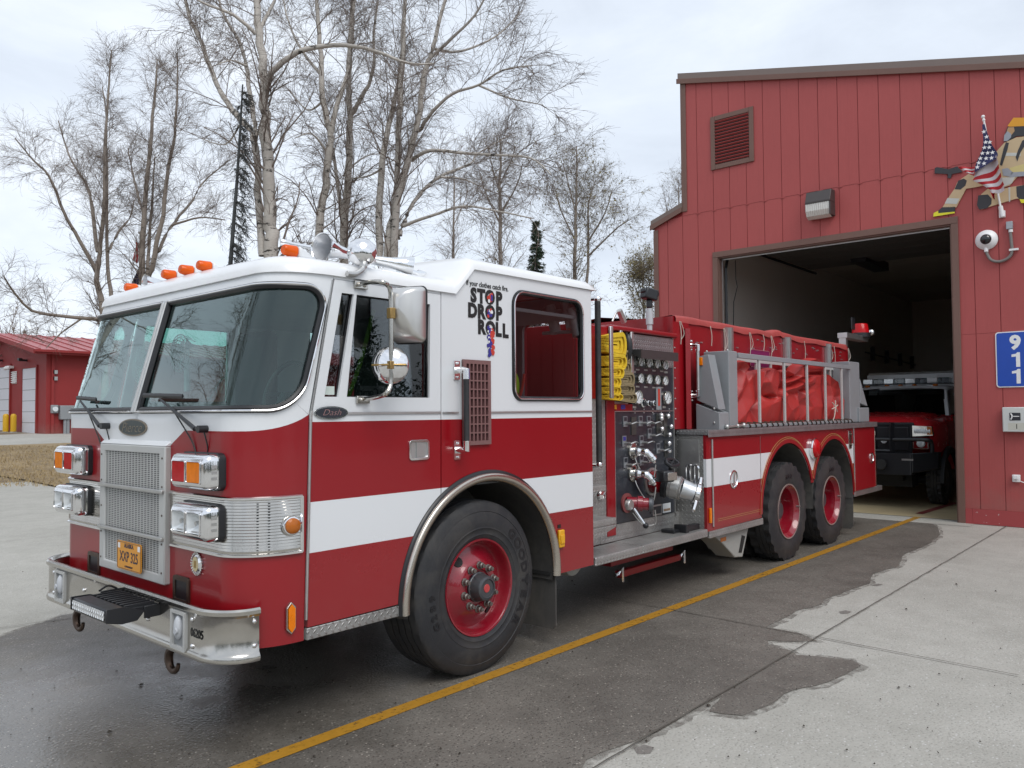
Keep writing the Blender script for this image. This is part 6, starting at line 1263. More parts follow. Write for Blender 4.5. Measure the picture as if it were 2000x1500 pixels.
# two elbow outlets with caps
def elbow(zx, zy, name='discharge_outlet'):
    c = P5(zx, zy, PY); o = V((c.x, PY, c.z)); b = MB(); b.lathe([(0.076, 0.005), (0.076, -0.012), (0.06, -0.018), (0.04, -0.02)], o, (0, 1, 0), 28); f = b.build(name, 'steel', eng, smooth=35)
    path = smooth_path([o + V((0, -0.015, 0)), o + V((0, -0.07, 0)), o + V((0.015, -0.12, -0.006)), o + V((0.035, -0.155, -0.035)), o + V((0.05, -0.17, -0.065))], 4); b = MB(); b.tube(path, [0.04, 0.04, 0.04, 0.046, 0.046, 0.036, 0.036, 0.036, 0.041, 0.041, 0.036, 0.034, 0.034, 0.036, 0.036, 0.036, 0.036], 18); b.build('elbow', 'chrome', f, smooth=40)
    d = V((0.35, -0.40, -0.85)).normalized(); e = path[-1]; b = MB(); b.lathe([(0.038, -0.016), (0.044, -0.012), (0.044, 0.014), (0.035, 0.022), (0.02, 0.026), (0.014, 0.042), (0.001, 0.044)], e, d, 20)
    sd_ = d.cross(V((0, 1, 0.2))).normalized(); b.box(e + sd_ * 0.048, (0.02, 0.015, 0.02)); b.box(e - sd_ * 0.048, (0.02, 0.015, 0.02)); b.build('cap', 'chrome', f, smooth=35)
    b = MB(); b.tube(smooth_path([e + d * 0.06, e + V((0.01, 0.0, -0.18)), o + V((0.05, -0.09, -0.22)), o + V((0.0, -0.05, -0.12)), o + V((-0.01, -0.03, -0.06))]), 0.006, 6); b.build('cap_chain', 'alu', f)
elbow(300, 545); elbow(300, 775)
# large side intake, red relief valve body, wide-eared cap
c = P5(500, 860, PY); o = V((c.x, PY, c.z)); b = MB(); b.lathe([(0.13, 0.005), (0.13, -0.01), (0.105, -0.014)], o, (0, 1, 0), 36); si = b.build('suction_inlet', 'alu', eng, smooth=35)
b = MB(); b.lathe([(0.10, -0.012), (0.10, -0.10), (0.001, -0.10)], o, (0, 1, 0), 32); b.build('red_collar', 'red', si, smooth=35)
d = V((0.28, -0.90, -0.20)).normalized(); b = MB(); b.lathe([(0.08, 0.10), (0.118, 0.11), (0.122, 0.15), (0.105, 0.16), (0.105, 0.165)], o, d, 32, 0, None, True, True); b.build('black_adapter', 'black', si, smooth=35)
b = MB(); b.lathe([(0.102, 0.162), (0.104, 0.19), (0.11, 0.194), (0.11, 0.265), (0.102, 0.27), (0.104, 0.28), (0.095, 0.285), (0.09, 0.29)], o, d, 36); b.build('valve_body', 'alu', si, smooth=30)
d2 = (d + V((0.45, -0.1, -0.25))).normalized(); o2 = o + d * 0.275; b = MB(); b.lathe([(0.095, 0.0), (0.092, 0.04), (0.085, 0.10), (0.09, 0.11), (0.09, 0.125)], o2, d2, 32); b.build('elbow', simple('cast_white_alloy', (0.58, 0.6, 0.62), 0.32, 0.6), si, smooth=35)
o3 = o2 + d2 * 0.12; b = MB(); b.lathe([(0.094, 0.0), (0.102, 0.008), (0.102, 0.04), (0.09, 0.052), (0.001, 0.056)], o3, d2, 36, 0, None, True); cp_ = b.build('cap', 'chrome', si, smooth=35)
sx_ = V((0, 0, 1)).cross(d2).normalized(); sz_ = d2.cross(sx_).normalized(); ear = (sx_ * 0.55 + sz_ * 0.83).normalized()
b = MB()
for s in (1, -1):
    wv = d2.cross(ear).normalized(); p = o3 + d2 * 0.02
    b.prism([p + ear * s * 0.09 + wv * 0.05, p + ear * s * 0.18 + wv * 0.024, p + ear * s * 0.18 - wv * 0.024, p + ear * s * 0.09 - wv * 0.05], d2 * 0.028)
b.build('cap_ears', 'chrome', cp_, bevel=0.006)
# handwheel and gearbox above it
hw = P5(712, 665, 0.06); b = MB(); b.tube([hw + V((0.095 * math.cos(a) * (1 + 0.05 * math.cos(8 * a)), 0.03 * math.sin(a), 0.03 * 0 + 0.085 * math.sin(a) * 0.35)) for a in [2 * PI * k / 48 for k in range(48)]], 0.018, 8, 0, False, True)
for k in range(4): a = PI / 4 + PI / 2 * k; b.tube([hw, hw + V((0.1 * math.cos(a), 0.03 * math.sin(a), 0.03 * math.sin(a)))], 0.012, 6)
b.cyl(hw, hw + V((0, 0.03, -0.12)), 0.022, 10); b.build('handwheel', 'black', si)
gb = P5(640, 805, 0.03); b = MB(); b.box(gb, (0.14, 0.11, 0.10), Matrix.Rotation(-0.25, 3, 'Z')); b.build('gearbox', 'black', si, bevel=0.015); b = MB(); b.box(gb + V((0.016, -0.062, 0.0)), (0.115, 0.006, 0.07), Matrix.Rotation(-0.25, 3, 'Z')); b.build('gearbox_plate', 'steel', si, bevel=0.003)
# red auxiliary inlet with lever
c = P5(235, 1085, PY); o = V((c.x, PY, c.z)); b = MB(); b.lathe([(0.088, 0.005), (0.088, -0.012), (0.06, -0.016)], o, (0, 1, 0), 28); ai = b.build('auxiliary_inlet', simple('pale_red_casting', (0.22, 0.06, 0.06), 0.45), eng, smooth=35)
d = V((0.55, -0.83, -0.05)).normalized(); b = MB(); b.lathe([(0.058, 0.0), (0.058, 0.09), (0.07, 0.095), (0.07, 0.14), (0.056, 0.145), (0.056, 0.19), (0.063, 0.195)], o, d, 28); b.build('red_body', 'redwheel', ai, smooth=35)
b = MB(); b.lathe([(0.066, 0.195), (0.068, 0.22), (0.058, 0.235), (0.001, 0.237)], o, d, 28); b.box(o + d * 0.215 + V((0, 0, 0.072)), (0.02, 0.02, 0.02)); b.box(o + d * 0.215 - V((0, 0, 0.072)), (0.02, 0.02, 0.02)); b.build('cap', 'hub', ai, smooth=35)
b = MB(); q = P5(265, 1105, 0.17); b.lathe([(0.047, 0.0), (0.047, 0.03), (0.04, 0.04), (0.001, 0.041)], q + V((0, 0.02, 0)), (0, -1, 0), 24); b.build('lever_boss', 'alu', ai); b = MB(); e_ = P5(435, 1322, 0.06); b.tube([q + V((0.02, -0.03, -0.03)), e_], 0.013, 8); b.build('lever', 'chrome', ai); b = MB(); b.ball(e_, 0.026, 14); b.build('lever_knob', 'black', ai)
b = MB(); b.tube(smooth_path([o + V((0.05, -0.03, -0.09)), o + V((0.12, -0.10, -0.2)), o + V((0.22, -0.16, -0.19)), o + d * 0.25 + V((0, 0, -0.05))]), 0.006, 6); b.build('cap_chain', 'alu', ai)
for zx0, zy0, zx1, zy1, m_ in ((512, 1110, 605, 1205, 'alu'), (615, 1095, 698, 1175, 'gauge')):
    a_, c_ = P5(zx0, zy0, PY), P5(zx1, zy1, PY); b = MB(); b.bx(a_.x, c_.x, PY + 0.001, PY + 0.0055, c_.z, a_.z); pp = b.build('notice_plate', m_, vpan, smooth=0)
    b = MB(); b.bx(a_.x + 0.012, c_.x - 0.012, PY - 0.0005, PY + 0.0008, c_.z + 0.015, a_.z - (0.05 if m_ == 'gauge' else 0.015)); b.build('notice_print', 'blackpaint' if m_ == 'alu' else simple('tan_print', (0.3, 0.2, 0.13), 0.5), vpan, smooth=0)
b = MB(); b.bx(5.60, 6.955, PY - 0.004, PY + 0.03, 0.55, 0.69); b.build('kick_plate', 'tread', eng, smooth=0)
# steps
b = MB(); b.bx(5.10, 5.795, -0.005, PY - 0.006, 0.475, 0.545); b.build('step', 'tread', eng, bevel=0.008, smooth=0)
b = MB(); b.bx(5.80, 6.955, -0.005, PY - 0.006, 0.475, 0.548); b.build('step', 'tread', eng, bevel=0.008, smooth=0)
b = MB(); b.bx(5.10, 5.43, 0.02, PY - 0.002, 0.765, 0.82); b.prism([(5.10, 0.02, 0.764), (5.43, 0.02, 0.764), (5.43, 0.02, 0.745), (5.10, 0.02, 0.665)], (0, 0.012, 0)); b.build('step', 'tread', eng, bevel=0.006, smooth=0)
b = MB(); b.bx(5.10, 5.50, 0.16, PY - 0.002, 1.02, 1.07); b.build('step', 'tread', eng, bevel=0.006, smooth=0)
c = S(1176, 967, 0.28); b = MB(); b.lathe([(0.001, -0.03), (0.035, -0.025), (0.045, -0.01), (0.048, 0.0)], (c.x, PY - 0.001, c.z), (0, 1, 0), 20); b.build('step_lamp', 'chrome', eng)
b = MB(); zt, zb_ = S(1167, 582, 0.10).z, S(1170, 905, 0.10).z; xh = S(1167, 582, 0.10).x; b.tube([(xh, 0.10, zb_), (xh, 0.10, zt - 0.03)], 0.025, 12); hr = b.build('long_handrail', 'rubber', eng); b = MB()
for z, e in ((zt, 1), (zb_ - 0.02, -1)): b.ball((xh, 0.10, z - 0.01 * e), 0.03, 12); b.cyl((xh, 0.10, z), (xh - 0.0, PY, z), 0.02, 10)
b.build('bracket', 'chrome', hr)
# lower pump box, drop bar under the step, front bulkhead of the body
b = MB(); u0, u1 = S(1193, 1100, 0.42), S(1314, 1080, 0.42); b.bx(u0.x, u1.x, 0.42, 0.8, u1.z + 0.03, 0.47); b.build('under_box', 'red', eng, smooth=0)
b = MB(); d0_, d1_ = S(1208, 1122, 0.36), S(1327, 1088, 0.36); dz_ = (d0_.z + d1_.z) / 2; b.bx(d0_.x, d1_.x, 0.34, 0.40, dz_ - 0.03, dz_ + 0.03); db = b.build('drop_bar', 'red', eng, bevel=0.006, smooth=0); b = MB()
for x in (d0_.x - 0.01, d1_.x + 0.01): b.cyl((x - 0.03, 0.37, dz_), (x + 0.03, 0.37, dz_), 0.02, 10); b.tube([V((x, 0.36, dz_)), V((x + 0.02, 0.32, dz_ + 0.06)), V((x + 0.02, 0.32, dz_ - 0.06))], 0.011, 6)
b.build('end_loops', 'chrome', db)
# ================================================================== TANK BODY
for ya_, yb_ in ((0.032, PY + 0.3), (W - PY - 0.3, W - 0.032)): b = MB(); b.bx(6.955, 6.985, ya_, yb_, 0.55, 1.44); b.build('bulkhead', 'tread', eng, smooth=0)
a_, c_ = FX(1325, 862, 6.95), FX(1368, 940, 6.95); b = MB(); b.bx(6.945, 6.954, 0.07, 0.30, 0.98, 1.40); b.build('access_plate', 'alu', eng, bevel=0.003, smooth=0)
b = MB(); zz = (1.155, 0.985); yy = (0.055, 0.185); b.tube([V((6.90, y, z)) for y, z in rrect(yy[0], yy[1], zz[1], zz[0], 0.03, 5)], 0.011, 8, 0, False, True)
for y in (0.095, 0.145): b.tube([V((6.90, y, zz[0])), V((6.90, y, zz[1]))], 0.009, 8)
for z in zz: b.cyl((6.90, 0.12, z), (6.95, 0.12, z), 0.01, 8)
b.build('folding_step', 'chrome', eng)
b = MB(); b.bx(6.62, 6.92, 0.06, 0.13, 0.549, 0.60); b.bx(6.60, 6.66, 0.03, 0.16, 0.549, 0.62); b.bx(6.5, 6.6, 0.10, 0.24, 0.549, 0.58); b.build('wheel_chock_bracket', 'black', eng, bevel=0.006, smooth=0)
ZB, ZT = 0.523, 1.445; XE = 12.10
A1, A2, AZ, RA1, RA2 = 8.925, 10.40, 0.565, 0.755, 0.755
def arch2(cx, r, a0, a1, n=30): return [(cx + r * math.cos(a0 + (a1 - a0) * k / n), AZ + r * math.sin(a0 + (a1 - a0) * k / n)) for k in range(n + 1)]
am = math.acos(((A2 - A1) / 2 - 0.02) / RA1)
def body_side(s):
    ys = yside(s)
    notch = arch2(A1, RA1 - 0.02, am, PI + 0.05) ; notch2 = arch2(A2, RA2 - 0.02, -0.05, PI - am)
    loop = [(6.951, ZB), (6.951, ZT), (11.185, ZT), (11.185, ZB)] + notch2 + notch
    loop = [p for p in loop]
    pl_ = plate(loop, [], s, 'body_side', 'liverybody', 0.03)
    # gold-edged red arch mouldings
    for nm, m_, r0, r1, dy in (('arch_moulding', 'red', 0.735, 0.79, 0.012), ('arch_pinstripe', 'gold', 0.800, 0.807, 0.003), ('arch_pinstripe', 'gold', 0.783, 0.789, 0.0135)):
        q = MB()
        for cx, a0, a1 in ((A1, math.acos(min(1, ((A2 - A1) / 2) / r1)), PI + 0.0), (A2, 0.0, PI - math.acos(min(1, ((A2 - A1) / 2) / r1)))):
            q.grid([[V((cx + r * math.cos(a), ys - s * d_, AZ + r * math.sin(a))) for a in [a0 + (a1 - a0) * k / 40 for k in range(41)]] for r, d_ in ((r0, 0.0), (r0, dy), (r1, dy), (r1, 0.0))])
        q.build(nm, m_, pl_, smooth=40)
    q = MB()
    for cx in (A1, A2): q.grid([[V((cx + 0.728 * math.cos(a), y, AZ + 0.728 * math.sin(a))) for a in [-0.12 + (PI + 0.24) * k / 40 for k in range(41)]] for y in (ys + s * 0.0, ys + s * 0.70)])
    q.bx(A1 - 0.8, A2 + 0.8, ys + s * 0.69, ys + s * 0.71, 0.45, ZT); q.build('wheel_well', 'liner', eng, smooth=60)
    # compartment door lines and latch
    d1 = MB(); d1.prism([V((x, ys - s * 0.0002, z)) for x, z in ((7.075, 0.545), (8.17, 0.545), (8.17, 1.40), (7.075, 1.40))], (0, -s * 0.004, 0)); cd_ = d1.build('compartment_door', 'liverybody', eng, bevel=0.003, smooth=0)
    q = MB(); q.tube([V((7.063, ys - s * 0.008, 0.56)), V((7.063, ys - s * 0.008, 1.40))], 0.009, 8); q.build('piano_hinge', 'alu', cd_, smooth=0); q = MB(); q.bx(8.172, 8.178, ys - s * 0.006, ys, 0.56, 1.40); q.build('edge_strip', 'alu', cd_, smooth=0)
    c = (7.52, 0.985); q = MB(); q.lathe([(0.092, 0.0), (0.092, -0.008), (0.078, -0.012), (0.072, -0.002), (0.03, 0.004)], (c[0], ys - s * 0.004, c[1]), (0, s, 0), 32); lt = q.build('door_latch', 'chrome', cd_, smooth=35); q = MB(); q.box((c[0], ys - s * 0.010, c[1]), (0.03, 0.01, 0.12)); q.build('ring_pull', 'alu', cd_, bevel=0.004)
    q = MB()
    for dz in (0.0, 0.018): q.bx(7.16, 8.165, ys - s * 0.0055, ys - s * 0.0042, 0.60 + dz, 0.604 + dz)
    q.build('pinstripe', 'gold', cd_, smooth=0)
    q = MB(); q.bx(6.985, 7.02, ys - s * 0.02, ys - s * 0.0005, 0.60, 0.745); q.build('side_marker', 'amber', eng, bevel=0.005)
    # rear compartment
    q = MB(); q.prism([V((x, ys - s * 0.006, z)) for x, z in ((11.21, 0.56), (XE, 0.56), (XE, 1.435), (11.21, 1.435))], (0, s * 0.04, 0)); rc_ = q.build('rear_compartment_door', 'red', eng, bevel=0.006, smooth=0)
    q = MB(); q.tube([V((11.197, ys - s * 0.006, 0.57)), V((11.197, ys - s * 0.006, 1.43))], 0.007, 8); q.build('piano_hinge', 'alu', rc_, smooth=0)
    q = MB(); q.lathe([(0.075, 0.0), (0.075, -0.01), (0.06, -0.014), (0.052, -0.004), (0.02, 0.002)], (11.93, ys - s * 0.006, 0.98), (0, s, 0), 28); q.build('door_latch', 'chrome', rc_, smooth=35)
    q = MB(); q.bx(10.99, 11.10, ys - s * 0.008, ys - s * 0.0002, 1.15, 1.39); hg = q.build('hook_plate', 'steel', eng, bevel=0.004); q = MB()
    for z in (1.20, 1.34): q.ball((11.045, ys - s * 0.014, z), 0.02, 10)
    q.build('hook_knobs', 'hook', hg)
    c = S(1588, 876, -0.02); q = MB(); q.lathe([(0.128, 0.0), (0.128, -0.03), (0.115, -0.04)], (9.70, ys - s * 0.001, 1.205), (0, s, 0), 32); rl = q.build('side_warning_lamp', 'chrome', eng, smooth=40); q = MB(); q.lathe([(0.115, -0.038), (0.105, -0.06), (0.07, -0.078), (0.001, -0.085)], (9.70, ys - s * 0.001, 1.205), (0, s, 0), 32); q.build('lens', 'redlens', rl, smooth=40)
    # lower tread edge and ledge
    q = MB(); q.bx(6.985, 8.21, ys - s * 0.008, ys + s * 0.03, 0.455, 0.521); q.build('rub_rail', 'tread', eng, bevel=0.004, smooth=0)
    q = MB(); q.bx(11.19, 12.40, ys - s * 0.006, ys + s * 0.7, 0.49, 0.556); q.build('rear_step', 'alu', eng, bevel=0.004, smooth=0)
    q = MB(); q.bx(6.94, 12.14, ys - s * 0.03, ys + s * (PY + 0.02), 1.446, 1.492); q.bx(6.94, 12.14, ys - s * 0.034, ys - s * 0.0301, 1.425, 1.492); q.build('ledge', 'treadfine', eng, bevel=0.004, smooth=0)
both(body_side)
b = MB(); b.bx(7.0, XE - 0.02, 0.715, W - 0.715, 0.65, 1.44); b.bx(12.0, XE + 0.01, 0.04, W - 0.04, 0.56, 1.44); b.build('body_core', 'red', eng, smooth=0)
# hose bed walls
HZ = 2.60
b = MB()
for s in (1, -1):
    y = PY + 0.03 if s > 0 else W - PY - 0.03; b.bx(7.0, XE - 0.05, y, y + s * 0.04, 1.493, HZ)
b.bx(6.94, 7.0, PY + 0.03, W - PY - 0.03, 1.5, HZ + 0.02); b.bx(XE - 0.09, XE - 0.05, PY + 0.08, W - PY - 0.08, 1.493, HZ - 0.12); b.bx(7.0, XE - 0.1, PY + 0.08, W - PY - 0.08, 2.2, 2.25); b.build('hose_bed_wall', 'red', eng, smooth=0)
for px in (1422, 1537, 1617): b = MB(); x = S(px, 690, PY).x; b.bx(x - 0.05, x + 0.05, PY + 0.004, PY + 0.028, 1.5, HZ - 0.01); b.bx(x + 0.052, x + 0.10, PY - 0.02, PY + 0.028, 1.5, HZ - 0.01); b.build('wall_rib', 'alu', eng, smooth=0)
b = MB(); r4 = random.Random(2)
for k in range(26): x = 7.25 + 4.7 * r4.random(); z = 2.38 + 0.13 * r4.random(); b.bx(x - 0.025, x + 0.025, PY + 0.022, PY + 0.0295, z - 0.006, z + 0.006)
b.build('footman_loops', 'alu', eng, smooth=0)
pl_ = S(1485, 692, PY + 0.02); b = MB(); b.prism([V((p[0], PY + 0.024, p[1])) for p in rrect(pl_.x - 0.27, pl_.x + 0.27, pl_.z - 0.15, pl_.z + 0.04, 0.02)], (0, 0.004, 0)); fm = b.build('faded_panel', simple('faded_magenta', (0.20, 0.012, 0.09), 0.4), eng, smooth=0)
b = MB(); b.tube([V((pl_.x + p[0], PY + 0.0225, pl_.z - 0.055 + p[1])) for p in rrect(-0.27, 0.27, -0.10, 0.10, 0.02)], 0.004, 4, 0, False, True); b.build('panel_border', simple('pink_edge', (0.45, 0.16, 0.2), 0.5), fm, smooth=0)
grab((7.22, PY - 0.01, 2.34), (7.22, PY - 0.01, 1.83), (0, -0.075, 0), 0.019, 'grab_rail', 'alu')
# cover over the hose bed, with its lashing cords
b = MB(); rows = []; nx = 60
for k in range(nx + 1):
    x = 6.96 + (XE - 0.15 - 6.96) * k / nx; sg_ = 0.018 * noise.noise(V((x * 1.7, 3.1, 0))) + 0.03 * math.exp(-((x - 9.7) / 0.25) ** 2) * 0.6 + (0.04 if 9.35 < x < 9.55 else 0) * 0.6
    zt = HZ + 0.03 + sg_; drop = 0.075 + 0.03 * noise.noise(V((x * 2.3, 8.0, 0)))
    rows.append([V((x, PY + 0.012 + 0.012 * noise.noise(V((x * 4, 1, 2))), zt - drop)), V((x, PY + 0.010, zt - drop * 0.4)), V((x, PY + 0.02, zt - 0.008)), V((x, PY + 0.06, zt + 0.004)), V((x, PY + 0.35, zt - 0.02 + 0.02 * noise.noise(V((x * 2, 5, 5))))), V((x, YC, zt + 0.05 + 0.02 * noise.noise(V((x * 2, 9, 5))))), V((x, W - PY - 0.35, zt - 0.02)), V((x, W - PY - 0.06, zt + 0.004)), V((x, W - PY - 0.01, zt - drop))])
b.grid(rows); cvr = b.build('hose_bed_cover', 'tarptop', eng, smooth=60)
b = MB()
for k, px in enumerate((1327, 1387, 1413, 1428, 1463, 1490, 1505, 1570, 1620, 1628, 1655)):
    x = S(px, 660, PY).x; z = HZ - 0.03; ln = 0.16 + 0.14 * r4.random(); q = [V((x, PY - 0.004, z)), V((x + 0.015, PY - 0.012, z - ln * 0.5)), V((x - 0.01 + 0.03 * r4.random(), PY - 0.006, z - ln))]
    b.tube(smooth_path(q), 0.0045, 5)
    if k % 2 == 0: b.tube(smooth_path([q[0] + V((0.02, 0, 0)), q[1] + V((0.04, -0.01, 0)), q[2] + V((0.01, 0, 0.05))]), 0.004, 5)
b.build('lashing_cords', 'cord', cvr)
# side rack: two grey actuator cases joined by rails
RY = 0.03
rk = MB(); rk.bx(7.465, 7.66, 0.0, PY - 0.02, 1.50, 2.285); rack = rk.build('rack_case', 'grey', eng, bevel=0.008, smooth=0)
b = MB(); b.prism([FX(x, y, 7.235) for x, y in ((1361, 697), (1383, 692), (1404, 800), (1361, 782))], (0.15, 0, 0)); b.build('swing_arm', 'grey', rack, bevel=0.006, smooth=0)
b = MB(); b.prism([FX(x, y, 7.235) for x, y in ((1359, 788), (1404.5, 806), (1406, 849), (1360, 846))], (0.215, 0, 0)); b.build('arm_foot', 'grey', rack, bevel=0.006, smooth=0)
c = FX(1368, 706, 7.23); b = MB(); b.bx(7.215, 7.234, c.y - 0.025, c.y + 0.025, c.z - 0.04, c.z + 0.04); b.build('case_marker', 'amber', rack, bevel=0.004)
b = MB(); b.tube([V((7.33, RY - 0.05, 1.515)), V((7.72, RY - 0.05, 1.525))], 0.012, 8); b.ball((7.36, RY - 0.05, 1.517), 0.026, 10); b.ball((7.6, RY - 0.05, 1.52), 0.022, 10); b.ball((7.74, RY - 0.05, 1.525), 0.026, 10); b.build('linkage', 'alu', rack)
b = MB()
for zz_, yy_ in ((2.29, 0.02), (2.29, 0.25)): b.ball((7.48, yy_, zz_), 0.012, 8)
for zz_ in (1.56, 1.70): b.ball((7.23, 0.05, zz_), 0.012, 8)
b.build('case_bolts', 'alu', rack)
b = MB(); b.bx(11.20, 11.62, RY + 0.006, PY - 0.03, 1.50, 2.335); r2_ = b.build('rack_case', 'grey', eng, bevel=0.008, smooth=0); b = MB(); b.prism([(11.625, RY, 1.76), (11.93, RY, 1.72), (11.63, RY, 2.1)], (0, 0.2, 0)); b.bx(11.50, 11.92, RY - 0.02, RY + 0.2, 1.50, 1.70); b.build('arm_foot', 'grey', r2_, bevel=0.006, smooth=0)
rr_ = MB(); t0, t1 = V((7.73, RY, 2.255)), V((11.21, RY, 2.245)); rr_.box((t0 + t1) / 2, ((t1 - t0).length, 0.03, 0.055)); rail = rr_.build('rack_top_rail', 'grey', eng, bevel=0.005)
b = MB(); b.box(((7.73 + 11.21) / 2, RY, 1.515), (3.48, 0.04, 0.035)); b.build('rack_bottom_rail', 'grey', eng, bevel=0.005)
for px in (1483, 1532, 1576.5, 1612, 1644): x = S(px, 760, RY).x; b = MB(); b.bx(x - 0.02, x + 0.02, RY - 0.010, RY + 0.012, 1.535, 2.225); b.build('rack_upright', 'greytrim', eng, bevel=0.003, smooth=0)
b = MB()
for k in range(9): x = 7.9 + 3.2 * k / 8; b.bx(x - 0.02, x + 0.02, PY - 0.05, PY - 0.03, 1.52, 2.22)
b.bx(7.73, 11.21, PY - 0.05, PY - 0.03, 2.221, 2.26); b.build('rack_back_rail', 'greytrim', eng, smooth=0)
b = MB()
for k in range(24):
    x = 7.80 + 3.36 * k / 23; b.tube([V((x - 0.05, RY + 0.05, 1.55)), V((x - 0.01, RY - 0.024, 1.537)), V((x + 0.012, RY - 0.03, 1.51)), V((x + 0.02, RY - 0.012, 1.492))], 0.007, 5)
b.build('lacing', 'hook', eng)
# rear beacon on its bracket
c = S(1685, 630, 0.45); bz = c.z; b = MB(); a_ = S(1649, 656, 0.40); e_ = S(1690, 650, 0.40); b.bx(a_.x, e_.x, 0.36, 0.5, a_.z - 0.03, a_.z + 0.05); bk = b.build('beacon_bracket', 'alu', eng, bevel=0.004, smooth=0); b = MB(); b.bx(a_.x - 0.0, a_.x + 0.08, 0.38, 0.48, HZ - 0.25, a_.z - 0.031); b.build('beacon_post', 'alu', bk, smooth=0)
b = MB(); b.lathe([(0.145, -0.02), (0.145, 0.04), (0.13, 0.05), (0.108, 0.18), (0.095, 0.195), (0.001, 0.2)], (e_.x - 0.14, 0.43, a_.z + 0.052), (0, 0, 1), 24, 0, [1, 1, 0, 0, 0]); b.build('beacon', ['redlens', 'black'], bk, smooth=40); b = MB(); b.ball(S(1702, 649, 0.40), 0.055, 14); b.build('rear_lamp', 'chrome', bk); b = MB(); q = S(1666, 632, 0.42); b.box(q, (0.14, 0.02, 0.18)); b.build('rear_floodlight', 'black', bk, bevel=0.005)
# tail fittings
q = S(1718, 935, 0.0); b = MB(); b.cyl((12.22, 0.10, 0.558), (12.22, 0.10, 1.02), 0.085, 24); ex = b.build('extinguisher_holder', 'steel', eng); b = MB(); b.cyl((12.22, 0.10, 1.021), (12.22, 0.10, 1.09), 0.05, 16); b.build('neck', 'alu', ex)
q = S(1715, 848, 0.0); b = MB(); b.bx(12.11, 12.22, 0.02, 0.10, 1.29, 1.36); b.bx(12.115, 12.13, 0.0, 0.03, 1.0, 1.3); b.build('tail_fitting', simple('cream_plastic', (0.45, 0.42, 0.36), 0.5), eng, bevel=0.01)
# mast light on the pump house top
c = S(1268, 575, 0.5); b = MB(); z0 = 2.44; b.cyl((c.x, 0.5, z0), (c.x, 0.5, c.z - 0.14), 0.027, 14); b.cyl((c.x, 0.5, c.z - 0.30), (c.x, 0.5, c.z - 0.17), 0.036, 14); mst = b.build('mast', simple('pale_mast', (0.5, 0.53, 0.55), 0.4, 0.2), eng, smooth=40); b = MB(); Rz = Matrix.Rotation(-0.35, 3, 'Z') @ Matrix.Rotation(0.2, 3, 'Y'); b.box((c.x, 0.5, c.z), (0.15, 0.11, 0.11), Rz); b.box((c.x + 0.01, 0.5, c.z + 0.02) , (0.19, 0.08, 0.05), Rz); b.cyl((c.x, 0.5, c.z - 0.14), (c.x, 0.5, c.z - 0.05), 0.03, 10); b.build('mast_light', 'black', mst, bevel=0.015)
b = MB(); a_ = S(1209, 606, 0.6); b.tube([a_, S(1219, 629, 0.6)], 0.03, 8); b.tube(smooth_path([S(1196, 628, 0.6), S(1203, 612, 0.6), a_]), 0.01, 6); b.build('monitor_pipe', 'alu', mst)
# fuel steps ahead of the rear wheels (pale plastic chocks in their holder)
def wedge(x0, x1, y0, y1, name):
    b = MB(); b.prism([(x0, y0, 0.44), (x1, y0, 0.45), (x1 - 0.02, y0, 0.41), (x1 - 0.16, y0, 0.15), (x1 - 0.34, y0, 0.17), (x0 + 0.18, y0, 0.34)], (0, y1 - y0, 0)); k = b.build(name, simple('pale_chock', (0.34, 0.34, 0.32), 0.6), None, bevel=0.012, smooth=0)
    b = MB(); b.prism([(x1 - 0.19, y0 - 0.004, 0.20), (x1 - 0.10, y0 - 0.004, 0.36), (x1 - 0.18, y0 - 0.004, 0.38), (x1 - 0.26, y0 - 0.004, 0.21)], (0, 0.003, 0)); b.build('recess', 'dark', k, smooth=0); b = MB(); b.bx(x0 + 0.12, x0 + 0.24, y0 - 0.004, y0 - 0.001, 0.37, 0.41); b.build('reflector_tag', 'dimamber', k, smooth=0); return k
tag(wedge(7.22, 8.00, 0.06, 0.28, 'wheel_chock'), 'pale plastic wheel chock stowed under the tread edge, with orange tag, nearer the pump', 'wheel chock', 'stowed wheel chocks')
tag(wedge(7.62, 8.30, 0.30, 0.52, 'wheel_chock'), 'pale plastic wheel chock tucked behind the other, beside the rear tyre', 'wheel chock', 'stowed wheel chocks')
# ================================================================== HOSES in the crosslay and the bundle in the rack
def hosefold(px, py, w, h, mat, label, Y=0.26, L_=0.5):
    c = S(px, py, Y); th = h * 0.17; b = MB()
    def loop(k): return k
    # a flat hose folded on itself: nested flattened loops seen end-on, running into the tray
    base = []
    for q in range(3):
        f = 1 - 0.30 * q; hw, hh = w / 2 * f, h / 2 * f
        outer = [(hw * 0.55 + hw * 0.45 * math.cos(a), hh * math.sin(a)) for a in [-PI / 2 + PI * k / 12 for k in range(13)]] + [(-hw, hh * 0.75), (-hw, hh * 0.75 - th * 0.8)]
        inner = [(hw * 0.55 + (hw * 0.45 - th) * math.cos(a), (hh - th) * math.sin(a)) for a in [PI / 2 - PI * k / 12 for k in range(13)]]
        oc = [(-hw, -hh * 0.8)] + outer; 
        xl_ = -w / 2; full = [(xl_, -hh * 0.92)] + [(x, z) for x, z in outer[:13]] + [(xl_, hh * 0.92), (xl_, hh * 0.92 - th)] + inner + [(xl_, -hh * 0.92 + th)]
        tap = lambda x: 0.66 + 0.34 * (lambda t: t * t * (3 - 2 * t))(max(0.0, min(1.0, (x + w / 2) / (w * 0.72))))
        b.prism([V((c.x + x * 1.0, Y + 0.010 * q + 0.03 * (x / w) ** 2, c.z + z * tap(x) * 1.06)) for x, z in full], (0, L_, 0))
    o = b.build('folded_hose', mat, None, bevel=0.010, smooth=35); return tag(o, label, 'fire hose', 'folded hoses in the cross bed')
